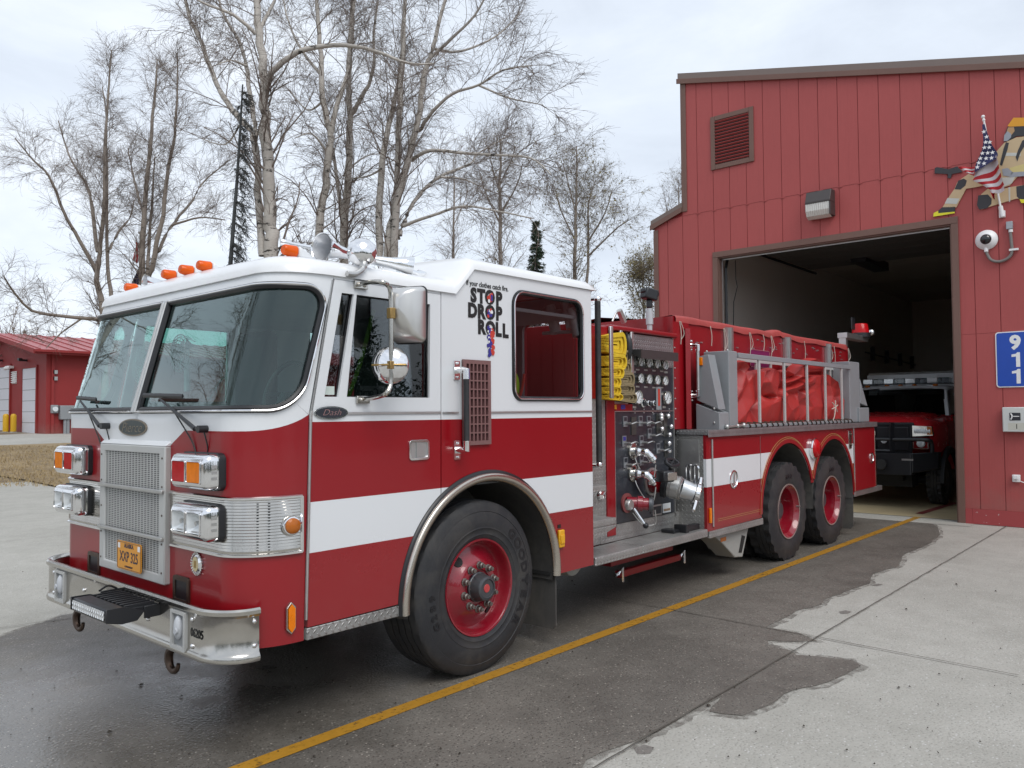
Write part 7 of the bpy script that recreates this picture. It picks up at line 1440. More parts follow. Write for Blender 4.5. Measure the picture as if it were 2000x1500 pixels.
for a in ((1206, 673, 0.32, 0.215, 'yellowhose', 'biggest yellow hose fold at the top of the cross bed'), (1206.5, 706, 0.32, 0.128, 'yellowhose', 'broad yellow hose fold second from the top of the stack'), (1203, 727, 0.29, 0.098, 'yellowhose', 'yellow hose fold in the middle of the stack, third down'), (1200, 746, 0.24, 0.092, 'yellowhose', 'yellow hose fold fourth down, narrower than those above'), (1200, 762.5, 0.24, 0.085, 'yellowhose', 'dull yellow hose fold just above the lowest one'), (1202, 775.5, 0.27, 0.055, 'yellowhose', 'flattest yellow hose fold at the bottom of the stack')): hosefold(*a, Y=0.20)
for a in ((1221, 696, 0.20, 0.11, 'tanhose', 'small tan hose fold tucked behind the top yellow folds'), (1222, 719, 0.22, 0.11, 'tanhose', 'tan hose fold beside the third yellow fold'), (1226, 741, 0.26, 0.125, 'tanhose', 'largest tan hose fold with an open dark loop'), (1226, 760, 0.26, 0.10, 'tanhose', 'tan hose fold second from the bottom'), (1229, 777, 0.29, 0.085, 'tanhose', 'lowest tan hose fold resting above the red plate')): hosefold(*a, Y=0.235)
b = MB(); c = S(1226, 678, 0.26); b.ball(c, 0.06, 12, 0, (0.6, 0.8, 2.0)); o = b.build('hose_nozzle', 'black', None); tag(o, 'black hose nozzle beside the top yellow hose fold', 'nozzle')
# crumpled red tarpaulin behind the rack uprights
from mathutils.geometry import delaunay_2d_cdt
r5 = random.Random(23)
# creases of the cloth, traced from an enlarged view: (x, y, out) runs, out = metres proud of the mean face
TP = [[(590, 335, .02), (640, 330, .05), (690, 332, .06), (722, 405, .07), (700, 480, .04), (640, 640, .06), (600, 780, .02)], [(600, 560, -.05), (650, 470, -.04), (690, 420, -.02)], [(725, 410, -.05), (760, 450, -.05)],
 [(735, 450, -.02), (790, 440, .05), (866, 436, .07), (848, 540, .075), (822, 640, .07), (770, 760, .06), (690, 890, .05), (640, 965, .02)], [(735, 560, .02), (690, 700, .0), (640, 800, -.02), (600, 900, .01)],
 [(870, 470, -.05), (850, 620, -.06), (835, 700, -.055), (790, 830, -.03)], [(880, 430, -.01), (1000, 412, .03), (1035, 450, .05), (1050, 540, .05), (1010, 620, .055), (975, 670, .05)], [(905, 440, .05), (930, 560, .06), (960, 640, .05), (995, 705, .06)], [(915, 470, -.03), (880, 560, .04), (850, 640, .03)], [(870, 640, -.05), (930, 700, -.05), (985, 715, -.05)],
 [(830, 760, .03), (900, 752, .05), (965, 748, .05), (1000, 722, .07), (1090, 684, .085), (1104, 700, .06)], [(830, 840, .05), (930, 790, .07), (1010, 750, .075), (1080, 710, .08)], [(1045, 560, -.04), (1060, 640, -.04), (1030, 690, -.03)],
 [(1085, 470, .02), (1130, 440, .05), (1215, 475, .05), (1240, 400, .08), (1282, 368, .07), (1290, 440, .05)], [(1080, 510, -.04), (1160, 520, -.05), (1225, 500, -.04)], [(1085, 565, .06), (1160, 540, .08), (1250, 500, .08), (1300, 470, .06)], [(1085, 610, -.03), (1180, 590, -.04), (1290, 530, -.03), (1335, 520, -.02)], [(1090, 650, .05), (1180, 615, .075), (1290, 560, .08), (1338, 548, .07), (1325, 600, .05)], [(1120, 690, -.01), (1220, 680, .0), (1290, 640, -.03), (1320, 620, -.04)],
 [(1295, 345, .04), (1320, 322, .05), (1400, 310, .07), (1455, 330, .06), (1500, 385, .05)], [(1300, 400, .04), (1380, 380, .02), (1420, 400, .03), (1490, 410, .05), (1490, 440, .07), (1300, 452, .05)], [(1300, 474, -.02), (1400, 470, -.03), (1500, 464, -.02)], [(1300, 500, .03), (1400, 490, .06), (1498, 486, .06), (1494, 640, .075), (1490, 800, .075), (1484, 950, .05)], [(1310, 620, .03), (1400, 570, .05), (1490, 560, .06)], [(1312, 690, .06), (1400, 640, .04), (1480, 600, .05)], [(1296, 640, -.05), (1292, 780, -.04), (1290, 960, -.02)],
 [(1235, 700, .03), (1230, 800, .05), (1240, 900, .05)], [(1110, 760, .05), (1150, 850, .06), (1210, 880, .03), (1210, 960, .02)], [(1330, 720, .05), (1370, 820, .06), (1400, 940, .04)],
 [(1512, 470, -.05), (1510, 640, -.06), (1508, 800, -.05), (1506, 950, -.04)], [(1512, 455, .01), (1560, 480, .04), (1618, 540, .06), (1640, 640, .06), (1662, 690, .07), (1630, 800, .06), (1600, 900, .05), (1590, 960, .02)], [(1530, 520, .0), (1570, 600, .03), (1585, 700, .05), (1575, 800, .05), (1560, 900, .03)], [(1545, 570, -.03), (1550, 700, -.04), (1535, 840, -.03)], [(1605, 600, -.02), (1610, 720, -.02), (1598, 800, -.03)],
 [(1672, 690, -.04), (1660, 800, -.05), (1640, 940, -.03)], [(1690, 690, .02), (1712, 780, .05), (1730, 880, .05), (1740, 960, .03)], [(1735, 750, .0), (1765, 860, .01), (1780, 960, .0)],
 [(595, 985, .0), (700, 985, .03), (830, 990, .03), (980, 990, .02), (1100, 985, .03), (1240, 985, .02), (1400, 985, .03), (1560, 985, .0), (1700, 980, .01), (1780, 975, .0)]]
V2, E2, HV = [], [], []
for run in TP:
    for k, (zx, zy, h_) in enumerate(run):
        q = S(1330 + zx / 5.263, 640 + zy / 5.263, 0.07); V2.append(Vector((q.x, q.z)).to_2d() if False else V((q.x, q.z, 0)).to_2d()); HV.append(h_)
        if k: E2.append((len(V2) - 2, len(V2) - 1))
cx0, cx1 = 7.60, 11.35
for x_, z_ in ((cx0, 1.40), (cx1, 1.40), (cx1, 2.5), (cx0, 2.5), (8.6, 1.40), (9.6, 1.40), (10.6, 1.40), (8.6, 2.5), (9.6, 2.5), (10.6, 2.5)): V2.append(V((x_, z_, 0)).to_2d()); HV.append(0.0)
ov, oe, of, oV, oE, oF = delaunay_2d_cdt(V2, E2, [], 0, 1e-5)
hv = [(sum(HV[k] for k in o_) / len(o_)) if o_ else None for o_ in oV]
for k, h_ in enumerate(hv):
    if h_ is None: dd_ = sorted(((V2[m] - ov[k]).length, HV[m]) for m in range(len(V2)))[:2]; hv[k] = 0.5 * (dd_[0][1] + dd_[1][1])
x0, x1 = 7.68, 11.17; nx, nz = 340, 120; z0_, z1_ = 1.49, 2.36; H = np.full((nz + 1, nx + 1), np.nan)
for a_, b_, c_ in of:
    A, B, C = ov[a_], ov[b_], ov[c_]; den = (B.y - C.y) * (A.x - C.x) + (C.x - B.x) * (A.y - C.y)
    if abs(den) < 1e-12: continue
    i0, i1 = int(max(0, (min(A.y, B.y, C.y) - z0_) / (z1_ - z0_) * nz)), int(min(nz, (max(A.y, B.y, C.y) - z0_) / (z1_ - z0_) * nz + 1)); k0, k1 = int(max(0, (min(A.x, B.x, C.x) - x0) / (x1 - x0) * nx)), int(min(nx, (max(A.x, B.x, C.x) - x0) / (x1 - x0) * nx + 1))
    for i in range(i0, i1 + 1):
        for k in range(k0, k1 + 1):
            x, z = x0 + (x1 - x0) * k / nx, z0_ + (z1_ - z0_) * i / nz; u = ((B.y - C.y) * (x - C.x) + (C.x - B.x) * (z - C.y)) / den; v = ((C.y - A.y) * (x - C.x) + (A.x - C.x) * (z - C.y)) / den
            if u > -1e-6 and v > -1e-6 and u + v < 1 + 1e-6: H[i, k] = u * hv[a_] + v * hv[b_] + (1 - u - v) * hv[c_]
H = np.nan_to_num(H)
for _ in range(2): Hp = np.pad(H, 1, mode='edge'); H = (4 * H + Hp[:-2, 1:-1] + Hp[2:, 1:-1] + Hp[1:-1, :-2] + Hp[1:-1, 2:]) / 8
tops = [(590, 335), (690, 330), (725, 405), (745, 445), (870, 432), (1000, 408), (1040, 440), (1130, 428), (1220, 470), (1240, 385), (1300, 338), (1400, 306), (1460, 326), (1502, 385), (1515, 450), (1560, 476), (1622, 540), (1645, 640), (1700, 682), (1742, 760), (1778, 900), (1790, 985)]
topc = [(S(1330 + a_ / 5.263, 640 + c_ / 5.263, 0.07).x, S(1330 + a_ / 5.263, 640 + c_ / 5.263, 0.07).z) for a_, c_ in tops]
def topz(x):
    if x <= topc[0][0]: return topc[0][1]
    for (xa, za), (xb, zb2) in zip(topc[:-1], topc[1:]):
        if x <= xb: return za + (zb2 - za) * (x - xa) / (xb - xa)
    return 1.53
rows = []
for i in range(nz + 1):
    t = i / nz; r = []
    for k in range(nx + 1):
        x = x0 + (x1 - x0) * k / nx; zt = max(1.53, topz(x) - 0.02); z = 1.50 + (zt - 1.50) * min(1, t / 0.86); fi = (z - z0_) / (z1_ - z0_) * nz; ii = max(0, min(nz - 1, int(fi))); f = H[ii, k] * (1 - (fi - ii)) + H[ii + 1, k] * (fi - ii)
        y = 0.142 - f * 1.15 + 0.004 * noise.noise(V((x * 9, z * 9, 2))); y = max(0.046, min(0.25, y))
        if t > 0.86: q = (t - 0.86) / 0.14; a = q * PI / 2; y = y + (0.272 - y) * math.sin(a); z = z + 0.03 * math.sin(q * PI) - 0.05 * q * q
        r.append(V((x, y, z)))
    rows.append(r)
b = MB(); b.grid(rows); tp = b.build('folded_tarpaulin', 'tarp', None, smooth=80); tag(tp, 'crumpled red vinyl tarpaulin stuffed behind the grey side rack of the engine', 'tarpaulin')
b = MB(); c = S(1632, 795, 0.035)
for k in range(6): a = k * 1.05 + 0.3; b.tube([c, c + V((0.12 * math.cos(a), 0.01, 0.09 * math.sin(a)))], 0.007, 5)
b.tube(smooth_path([c, c + V((-0.08, -0.01, -0.12)), c + V((-0.14, 0.0, -0.2))]), 0.007, 5); b.build('knotted_cord', 'cord', tp)
c = S(1525, 795, 0.05); b = MB()
for k in range(9): x = c.x + r5.uniform(-0.09, 0.12); z = c.z + r5.uniform(-0.05, 0.04); b.box((x, 0.052, z), (r5.uniform(.01, .04), 0.003, r5.uniform(.004, .02)), Matrix.Rotation(r5.uniform(-.6, .6), 3, 'Y'))
# ================================================================== TREES
def barkmat(name, base, mark, amt, zs=3.0):
    m, nt, b = newmat(name); vec = coordn(nt, 'Object', (1, 1, zs))
    n = noisen(nt, vec, 2.6, 7, 0.72, 0.4); f = noisen(nt, coordn(nt, 'Object', (1, 1, 4)), 9, 5, 0.7)
    col = mixc(nt, f, tuple(x * 0.75 for x in base), tuple(min(1, x * 1.2) for x in base))
    L(nt, mixc(nt, ramp(nt, n, [(amt, 0.0), (amt + 0.06, 1.0)]), col, mark), b.inputs['Base Color']); b.inputs['Roughness'].default_value = 0.85; bump(nt, b, f, 0.5, 0.02); return m
M['birch'] = barkmat('birch_bark', (0.50, 0.465, 0.42), (0.045, 0.04, 0.036), 0.56)
M['bark'] = barkmat('grey_brown_bark', (0.29, 0.25, 0.215), (0.07, 0.055, 0.045), 0.57)
M['twig'] = simple('twig_bark', (0.20, 0.162, 0.138), 0.9, 0, 0, 0.25, 0.6)
M['twigpale'] = simple('pale_twig_bark', (0.20, 0.165, 0.135), 0.9, 0, 0, 0.25, 0.6)
M['bud'] = simple('spring_buds', (0.20, 0.17, 0.07), 0.9, 0, 0, 0.3, 1.5)
def tubes_np(P, R, n=3):
    """many polylines at once: P (N,K,3), R (N,K) -> verts, quads"""
    Nn, K, _ = P.shape
    T = np.empty_like(P); T[:, 1:-1] = P[:, 2:] - P[:, :-2]; T[:, 0] = P[:, 1] - P[:, 0]; T[:, -1] = P[:, -1] - P[:, -2]
    T /= np.linalg.norm(T, axis=2, keepdims=True) + 1e-9
    ref = np.where(np.abs(T[..., 2:3]) < 0.9, np.array([0, 0, 1.0]), np.array([1.0, 0, 0]))
    U = np.cross(T, ref); U /= np.linalg.norm(U, axis=2, keepdims=True) + 1e-9; Wv = np.cross(T, U)
    ang = np.arange(n) * 2 * np.pi / n
    Vv = P[:, :, None, :] + R[:, :, None, None] * (np.cos(ang)[None, None, :, None] * U[:, :, None, :] + np.sin(ang)[None, None, :, None] * Wv[:, :, None, :])
    idx = np.arange(Nn * K * n).reshape(Nn, K, n)
    a = idx[:, :-1, :]; b = np.roll(a, -1, axis=2); d = idx[:, 1:, :]; c = np.roll(d, -1, axis=2)
    return Vv.reshape(-1, 3), np.stack([a, b, c, d], -1).reshape(-1, 4)
def np_mesh(name, parts, mats, parent, smooth=True):
    """parts: list of (verts, faces(n,k), material index)"""
    vs, fs, mi, off = [], [], [], 0
    for v, f, m in parts:
        vs.append(v); fs.append(f + off); mi.append(np.full(len(f), m)); off += len(v)
    base = parent.location if parent is not None else V((0, 0, 0))
    v = np.concatenate(vs).astype(np.float32) - np.array(base, dtype=np.float32)
    me = bpy.data.meshes.new(name); me.vertices.add(len(v)); me.vertices.foreach_set('co', v.ravel())
    nl = sum(f.size for f in fs); nf = sum(len(f) for f in fs); me.loops.add(nl); me.loops.foreach_set('vertex_index', np.concatenate([f.ravel() for f in fs]).astype(np.int32))
    tot = np.concatenate([np.full(len(f), f.shape[1]) for f in fs]); me.polygons.add(nf); me.polygons.foreach_set('loop_start', np.concatenate([[0], np.cumsum(tot)[:-1]]).astype(np.int32))
    for m in mats: me.materials.append(M[m])
    me.polygons.foreach_set('material_index', np.concatenate(mi).astype(np.int32)); me.polygons.foreach_set('use_smooth', np.full(nf, smooth)); me.update(calc_edges=True); me.validate()
    o = bpy.data.objects.new(name, me); COL.objects.link(o)
    if parent is not None: o.parent = parent
    return o
def resample(P, R, K):
    P = np.array(P, float); d = np.concatenate([[0], np.cumsum(np.linalg.norm(np.diff(P, axis=0), axis=1))]); t = np.linspace(0, d[-1], K)
    return np.stack([np.interp(t, d, P[:, i]) for i in range(3)], -1), np.interp(t, d, R), d[-1]
def children(rs, P, R, per, t0, t1, lfun, spread, upb, droop, K, rfac, rmin, wig):
    """grow side shoots from polylines P (N,K,3)"""
    Nn, Kp, _ = P.shape
    par = np.repeat(np.arange(Nn), per) if not isinstance(per, np.ndarray) else np.repeat(np.arange(Nn), per)
    n = len(par); t = rs.uniform(t0, t1, n); x = t * (Kp - 1); i = np.minimum(x.astype(int), Kp - 2); f = (x - i)[:, None]
    st = P[par, i] * (1 - f) + P[par, i + 1] * f; tg = P[par, i + 1] - P[par, i]; tg /= np.linalg.norm(tg, axis=1, keepdims=True) + 1e-9
    r0 = R[par, i] * (1 - f[:, 0]) + R[par, i + 1] * f[:, 0]
    q = rs.normal(size=(n, 3)); q -= (q * tg).sum(1, keepdims=True) * tg; q /= np.linalg.norm(q, axis=1, keepdims=True) + 1e-9
    s = rs.uniform(spread[0], spread[1], n)[:, None]; d = tg * np.cos(s) + q * np.sin(s); d[:, 2] += upb; d /= np.linalg.norm(d, axis=1, keepdims=True)
    ln = lfun(t, n); out = np.empty((n, K, 3)); out[:, 0] = st; cur = d.copy(); step = (ln / (K - 1))[:, None]
    for k in range(1, K):
        cur = cur + rs.normal(size=(n, 3)) * wig; cur[:, 2] -= droop * (k / K); cur /= np.linalg.norm(cur, axis=1, keepdims=True); out[:, k] = out[:, k - 1] + cur * step
    rb = np.maximum(r0 * rfac, rmin * 1.5); RR = rb[:, None] * np.linspace(1, 0.35, K)[None, :]; RR = np.maximum(RR, rmin)
    return out, RR
def bare_tree(name, label, D, limbs, bark='birch', seed=1, group=None, dens=1.0, fine=1.0, droop=0.10, budn=0, l1=(0.8, 2.4), cat='tree', twig='twig', zspread=0.9):
    """limbs: [(points in photo pixels, width px at the start, width at the end, depth drift)]; the first is the main stem"""
    rs = np.random.RandomState(seed); L0 = []; base = None
    for li, (pts, w0, w1, dz) in enumerate(limbs):
        P = [DP(px, py, D + dz * (k / max(1, len(pts) - 1))) for k, (px, py) in enumerate(pts)]
        if base is None:
            q = P[0]; g = V((q.x, q.y, hill(q.x, q.y))); g += (P[0] - P[1]) * 0.25 * V((1, 1, 0)).length * 0; base = g
        R = np.linspace(w0, w1, len(P)) / 2 / FPX * D
        if li == 0 or (pts[0][1] > 470 and pts[0][1] - 0 > 0 and li < 0): pass
        if li == 0: P = [base - V((0, 0, 0.1))] + P; R = np.concatenate([[R[0] * 1.25], R])
        P = [np.array(p) for p in smooth_path(P, 4)]; R = np.interp(np.linspace(0, 1, len(P)), np.linspace(0, 1, len(R)), R)
        L0.append((np.array(P), R))
    t = thing(name, label, cat, tuple(base), group)
    tv = []
    for P, R in L0:
        P = P + rs.normal(size=P.shape) * np.array([0.02, 0.02, 0.0]) * (R[:, None] / 0.1)
        v, f = tubes_np(P[None], R[None], 9); tv.append((v, f, 0))
    np_mesh('trunk', tv, [bark], t)
    K0 = 24; A = [resample(P, R, K0) for P, R in L0]; P0 = np.stack([a[0] for a in A]); R0 = np.stack([a[1] for a in A]); ln = np.array([a[2] for a in A])
    n1 = np.maximum(3, (ln * 3.0 * dens).astype(int)); sc_ = D / 22.0
    # side limbs
    t0 = 0.3
    P1, R1 = children(rs, P0, R0, n1, 0.28, 1.0, lambda t, n: rs.uniform(l1[0], l1[1], n) * (1.25 - 0.65 * t), (0.45, 1.05), 0.28, 0.03, 9, 0.2, 0.006, 0.13)
    keep = P1[:, 0, 2] > base.z + 3.0; P1, R1 = P1[keep], R1[keep]
    P2, R2 = children(rs, P1, R1, int(7 * fine), 0.15, 1.0, lambda t, n: rs.uniform(0.35, 1.1, n) * (1.2 - 0.5 * t), (0.4, 1.0), 0.05, droop * 0.6, 7, 0.5, 0.0037, 0.16)
    P3, R3 = children(rs, P2, R2, int(7 * fine), 0.15, 1.0, lambda t, n: rs.uniform(0.18, 0.6, n), (0.35, 0.9), -0.05, droop * 1.6, 5, 0.6, 0.0023, 0.16)
    parts = []
    for P, R, k in ((P1, R1, 5), (P2, R2, 3), (P3, R3, 3)): v, f = tubes_np(P, R, k); parts.append((v, f, 0))
    if budn:
        n = int(len(P3) * budn); i = rs.randint(0, len(P3), n); j = rs.randint(1, 5, n); c = P3[i, j]; a = rs.normal(size=(n, 3)) * 0.035 * sc_ ** 0.5; b_ = rs.normal(size=(n, 3)) * 0.035 * sc_ ** 0.5
        v = np.stack([c, c + a, c + a + b_], 1).reshape(-1, 3); f = np.arange(n * 3).reshape(-1, 3); parts.append((v, f, 1))
    np_mesh('crown', parts, [twig, 'bud'], t)
    return t
gB = 'bare trees behind the fire engine'
treeA = bare_tree('bare_tree', 'bare grey many-stemmed tree left of the engine with a long low limb', 30, [
    ([(203, 625), (190, 560), (192, 517), (203, 413), (205, 289), (213, 165), (218, 98)], 12, 2, 0), ([(217, 580), (209, 496), (209, 372), (207, 231), (200, 170)], 8, 2, 1.5),
    ([(190, 530), (153, 467), (124, 413), (95, 343), (66, 314), (29, 269)], 8, 2, -2), ([(190, 492), (178, 393), (165, 355), (136, 306), (114, 236)], 8, 2, 2), ([(199, 624), (129, 618), (64, 607), (31, 575), (6, 538)], 8, 2, -2.5), ([(212, 492), (230, 455), (254, 424), (262, 390)], 6, 2, 1), ([(160, 622), (120, 650), (90, 680)], 4, 1.5, -1)], 'bark', 1, gB, 1.25, 1.0, 0.06, 0, (0.5, 1.7))
treeB = bare_tree('bare_tree', 'bare grey tree with three tall upright stems beside the far flags', 29, [
    ([(277, 545), (281, 434), (293, 289), (304, 174), (307, 116)], 12, 2, 0), ([(287, 540), (296, 400), (303, 300)], 7, 2, 1), ([(290, 545), (314, 446), (327, 343), (341, 265), (346, 174), (346, 103)], 10, 2, -1), ([(306, 500), (331, 446), (372, 397), (397, 356), (446, 314)], 7, 2, 1.5), ([(283, 430), (262, 350), (250, 290)], 6, 2, 1), ([(335, 440), (390, 425), (440, 430)], 5, 1.5, -1)], 'bark', 2, gB, 1.3, 1.0, 0.06, 0, (0.5, 1.8))
treeC = bare_tree('birch_tree', 'tall white barked birch rising above the cab with an arching limb to the right', 20, [
    ([(529, 520), (528, 430), (524, 340), (518, 260), (515, 186), (508, 83), (502, 0), (498, -130), (496, -280)], 28, 8, 0), ([(520, 176), (533, 141), (579, 103), (640, 89), (688, 90), (739, 102), (799, 124), (850, 124)], 13, 3, -1), ([(512, 500), (504, 372), (496, 269), (471, 236), (438, 190), (413, 141), (393, 83), (368, 29), (350, -60)], 15, 6, 1), ([(500, 268), (492, 207), (480, 124), (463, 74), (434, 21), (415, -60)], 11, 4, 2), ([(500, 66), (455, 29), (393, 4), (330, -40)], 8, 2, -1), ([(482, 130), (452, 118), (415, 130)], 5, 1.5, -1.5), ([(471, 240), (440, 282), (392, 270)], 4, 1.5, 1), ([(506, 60), (545, -20), (560, -120)], 8, 3, 1.5)], 'birch', 3, gB, 0.9, 1.0, 0.12)
treeD = bare_tree('birch_tree', 'leaning pale birch directly above the chrome horns', 22, [
    ([(622, 470), (636, 363), (645, 273), (632, 200), (626, 107), (619, 21), (612, -100)], 16, 6, 0), ([(646, 268), (658, 205), (679, 141), (685, 64), (692, 0), (696, -100)], 11, 5, 1), ([(640, 300), (610, 262), (575, 270)], 5, 1.5, -1), ([(628, 200), (600, 215), (565, 175)], 5, 1.5, 1), ([(630, 150), (590, 100), (560, 30), (545, -60)], 7, 2, 2)], 'birch', 4, gB, 1.0, 1.0, 0.12)
treeE = bare_tree('birch_tree', 'straight pale birch just right of the chrome spot lamp', 23, [
    ([(673, 500), (679, 363), (683, 256), (681, 149), (688, 50), (690, -100)], 17, 6, 0), ([(668, 420), (651, 299), (640, 230)], 9, 3, 1), ([(687, 224), (713, 179), (730, 128), (730, 64), (745, -40)], 9, 3, -1), ([(680, 330), (715, 305), (745, 300)], 4, 1.5, 1)], 'birch', 5, gB, 0.9, 1.0, 0.12)
treeF = bare_tree('birch_tree', 'wide multi-stemmed birch with long limbs spreading over the crew cab', 21.5, [
    ([(756, 520), (769, 405), (777, 341), (781, 213), (786, 128), (790, 20), (800, -120)], 15, 6, 0), ([(741, 510), (743, 363), (752, 277), (767, 213), (781, 141), (788, 43), (800, -60)], 15, 5, 1.5), ([(769, 510), (773, 418), (794, 320), (816, 235), (828, 149), (845, 94), (863, 21), (885, -60)], 16, 5, -1), ([(818, 256), (845, 218), (884, 183), (935, 166), (982, 137), (1040, 128)], 8, 2, -2), ([(833, 119), (884, 73), (927, 30), (960, -30)], 7, 3, -1), ([(779, 465), (790, 431), (816, 384), (858, 346), (918, 320), (935, 299), (1000, 262)], 10, 2, 1.5), ([(803, 313), (841, 294), (905, 299), (969, 303), (1037, 309), (1076, 341)], 8, 2, -2), ([(788, 441), (841, 422), (905, 403), (969, 412), (1042, 427)], 7, 2, -1.5), ([(860, 346), (905, 350), (960, 375)], 5, 1.5, 1), ([(845, 95), (900, 100), (970, 70), (1020, 20)], 6, 2, 1), ([(935, 166), (990, 190), (1060, 205)], 5, 1.5, -1), ([(745, 330), (715, 345), (665, 350)], 5, 1.5, 1)], 'birch', 6, gB, 1.15, 1.0, 0.10)
treeG = bare_tree('birch_tree', 'slender far birch with a rounded hazy crown behind the crew cab roof', 42, [
    ([(978, 520), (976, 384), (978, 307), (976, 270)], 8, 2, 0), ([(978, 440), (950, 380), (935, 330)], 4, 1.5, 2), ([(977, 420), (1010, 360), (1020, 320)], 4, 1.5, -2), ([(977, 380), (960, 320), (955, 290)], 3, 1.5, 1), ([(977, 360), (1000, 310), (1005, 285)], 3, 1.5, -1)], 'bark', 7, gB, 1.5, 1.0, 0.10, 0.15, (1.2, 3.0))
treeG2 = bare_tree('birch_tree', 'thin pole-like birch with a single stem above the crew cab roof', 38, [([(886, 515), (886, 440), (887, 363), (886, 310)], 5, 1.5, 0), ([(886, 440), (905, 400), (915, 370)], 2.5, 1, 1)], 'bark', 8, gB, 1.8, 0.8, 0.10, 0, (0.8, 2.0))
treeH = bare_tree('birch_tree', 'far pale birch with faint spring buds between spruce and station', 44, [
    ([(1123, 560), (1124, 470), (1125, 405), (1127, 340), (1126, 285)], 8, 2, 0), ([(1146, 560), (1149, 470), (1150, 400), (1165, 345)], 6, 2, 2), ([(1124, 470), (1095, 410), (1085, 370)], 4, 1.5, 1), ([(1150, 470), (1180, 420), (1195, 375)], 4, 1.5, -1), ([(1149, 500), (1200, 450), (1228, 430)], 4, 1.5, -2), ([(1125, 420), (1108, 350), (1100, 320)], 3, 1.5, -1)], 'bark', 9, gB, 1.7, 1.0, 0.10, 0.5, (1.2, 3.2), twig='twigpale')
treeI = bare_tree('young_birch', 'small yellowish budding birch against the station corner', 40, [([(1258, 640), (1256, 590), (1256, 540), (1258, 500)], 4, 1.5, 0), ([(1256, 600), (1240, 560), (1235, 530)], 2.5, 1, 1), ([(1256, 590), (1270, 550), (1273, 520)], 2.5, 1, -1)], 'bark', 10, gB, 2.2, 1.0, 0.08, 1.6, (0.7, 1.8), twig='twigpale')
bare_tree('bare_tree', 'bare bushy tree whose twigs show above the station low roof', 46, [([(1330, 620), (1328, 500), (1326, 400), (1325, 365)], 5, 1.5, 0), ([(1327, 470), (1305, 420), (1300, 390)], 3, 1, 1), ([(1327, 460), (1350, 400), (1345, 365)], 3, 1, 1)], 'bark', 12, gB, 1.4, 0.8, 0.08, 0.2, (1.0, 2.4))
# black spruce with a thin dark stem, most of its boughs on one side
def boughs(name_t, label, D, stem, w0, w1, spec, mat_n, bark, cat, group=None, seed=1):
    rs = np.random.RandomState(seed); P = [DP(px, py, D) for px, py in stem]; base = V((P[0].x, P[0].y, hill(P[0].x, P[0].y))); t = thing(name_t, label, cat, tuple(base), group)
    Pn = np.array([np.array(base - V((0, 0, 0.1)))] + [np.array(p) for p in P]); R = np.concatenate([[w0], np.linspace(w0, w1, len(P))]) / 2 / FPX * D
    v, f = tubes_np(Pn[None], R[None], 8); np_mesh('trunk', [(v, f, 0)], [bark], t); parts = []
    Pr, Rr, ln = resample(Pn, R, 60); N_ = spec(Pr, rs); BP, BR, NV = [], [], []
    for st, d, l, dr in N_:
        q = [st]; c = np.array(d)
        for k in range(6): c = c + np.array([0, 0, -dr]); c = c / np.linalg.norm(c); q.append(q[-1] + c * l / 6)
        BP.append(np.array(q)); BR.append(np.linspace(0.022, 0.006, 7) * min(1.0, l))
    BP, BR = np.stack(BP), np.stack(BR); v, f = tubes_np(BP, BR, 4); parts.append((v, f, 0))
    P2, R2 = children(rs, BP, BR, 9, 0.1, 1.0, lambda t_, n: rs.uniform(0.08, 0.3, n), (0.5, 1.1), -0.1, 0.12, 4, 0.6, 0.004, 0.1); v, f = tubes_np(P2, R2, 3); parts.append((v, f, 0))
    # needles: small narrow leaves along the shoots
    allP = [(BP, mat_n[1] * 3), (P2, mat_n[1])]
    for Q, per in allP:
        n = len(Q) * per; i = np.repeat(np.arange(len(Q)), per); tt = rs.uniform(0.05, 0.999, n) * (Q.shape[1] - 1); j = tt.astype(int); fr_ = (tt - j)[:, None]; c = Q[i, j] * (1 - fr_) + Q[i, np.minimum(j + 1, Q.shape[1] - 1)] * fr_
        d = rs.normal(size=(n, 3)); d[:, 2] -= 0.25; d /= np.linalg.norm(d, axis=1, keepdims=True); s_ = np.cross(d, rs.normal(size=(n, 3))); s_ /= np.linalg.norm(s_, axis=1, keepdims=True) + 1e-9; l = rs.uniform(0.03, 0.075, n)[:, None] * mat_n[2]
        v = np.stack([c - s_ * 0.009 * mat_n[2], c + s_ * 0.009 * mat_n[2], c + d * l], 1).reshape(-1, 3); parts.append((v, np.arange(n * 3).reshape(-1, 3), 1))
    M.setdefault('cone', None); np_mesh('crown', parts, [bark, mat_n[0]], t, False); return t
M['deadneedle'] = simple('sparse_dark_needles', (0.06, 0.058, 0.048), 0.9, 0, 0, 0.3, 2); M['needle'] = simple('spruce_needles', (0.035, 0.062, 0.035), 0.85, 0, 0, 0.35, 1.5); M['darkbark'] = simple('dark_spruce_bark', (0.055, 0.06, 0.062), 0.9, 0, 0, 0.25, 4)
def spec_dead(Pr, rs):
    o = []
    for k in range(170):
        i = rs.randint(14, 59); h = (i - 16) / 43; side = CR * (1 if rs.rand() < 0.86 else -0.7) + CF * rs.uniform(-0.8, 0.8); o.append((Pr[i], np.array((side.x, side.y, -0.05 - 0.25 * rs.rand())), rs.uniform(0.2, 1.0) * (1.1 - 0.8 * h), 0.24))
    return o
boughs('black_spruce', 'thin scraggly black spruce with a dark leaning stem and drooping boughs', 18.5, [(449, 530), (456, 440), (463, 350), (470, 240), (474, 165)], 9, 3, spec_dead, ('deadneedle', 3, 1.0), 'darkbark', 'spruce', None, 3)
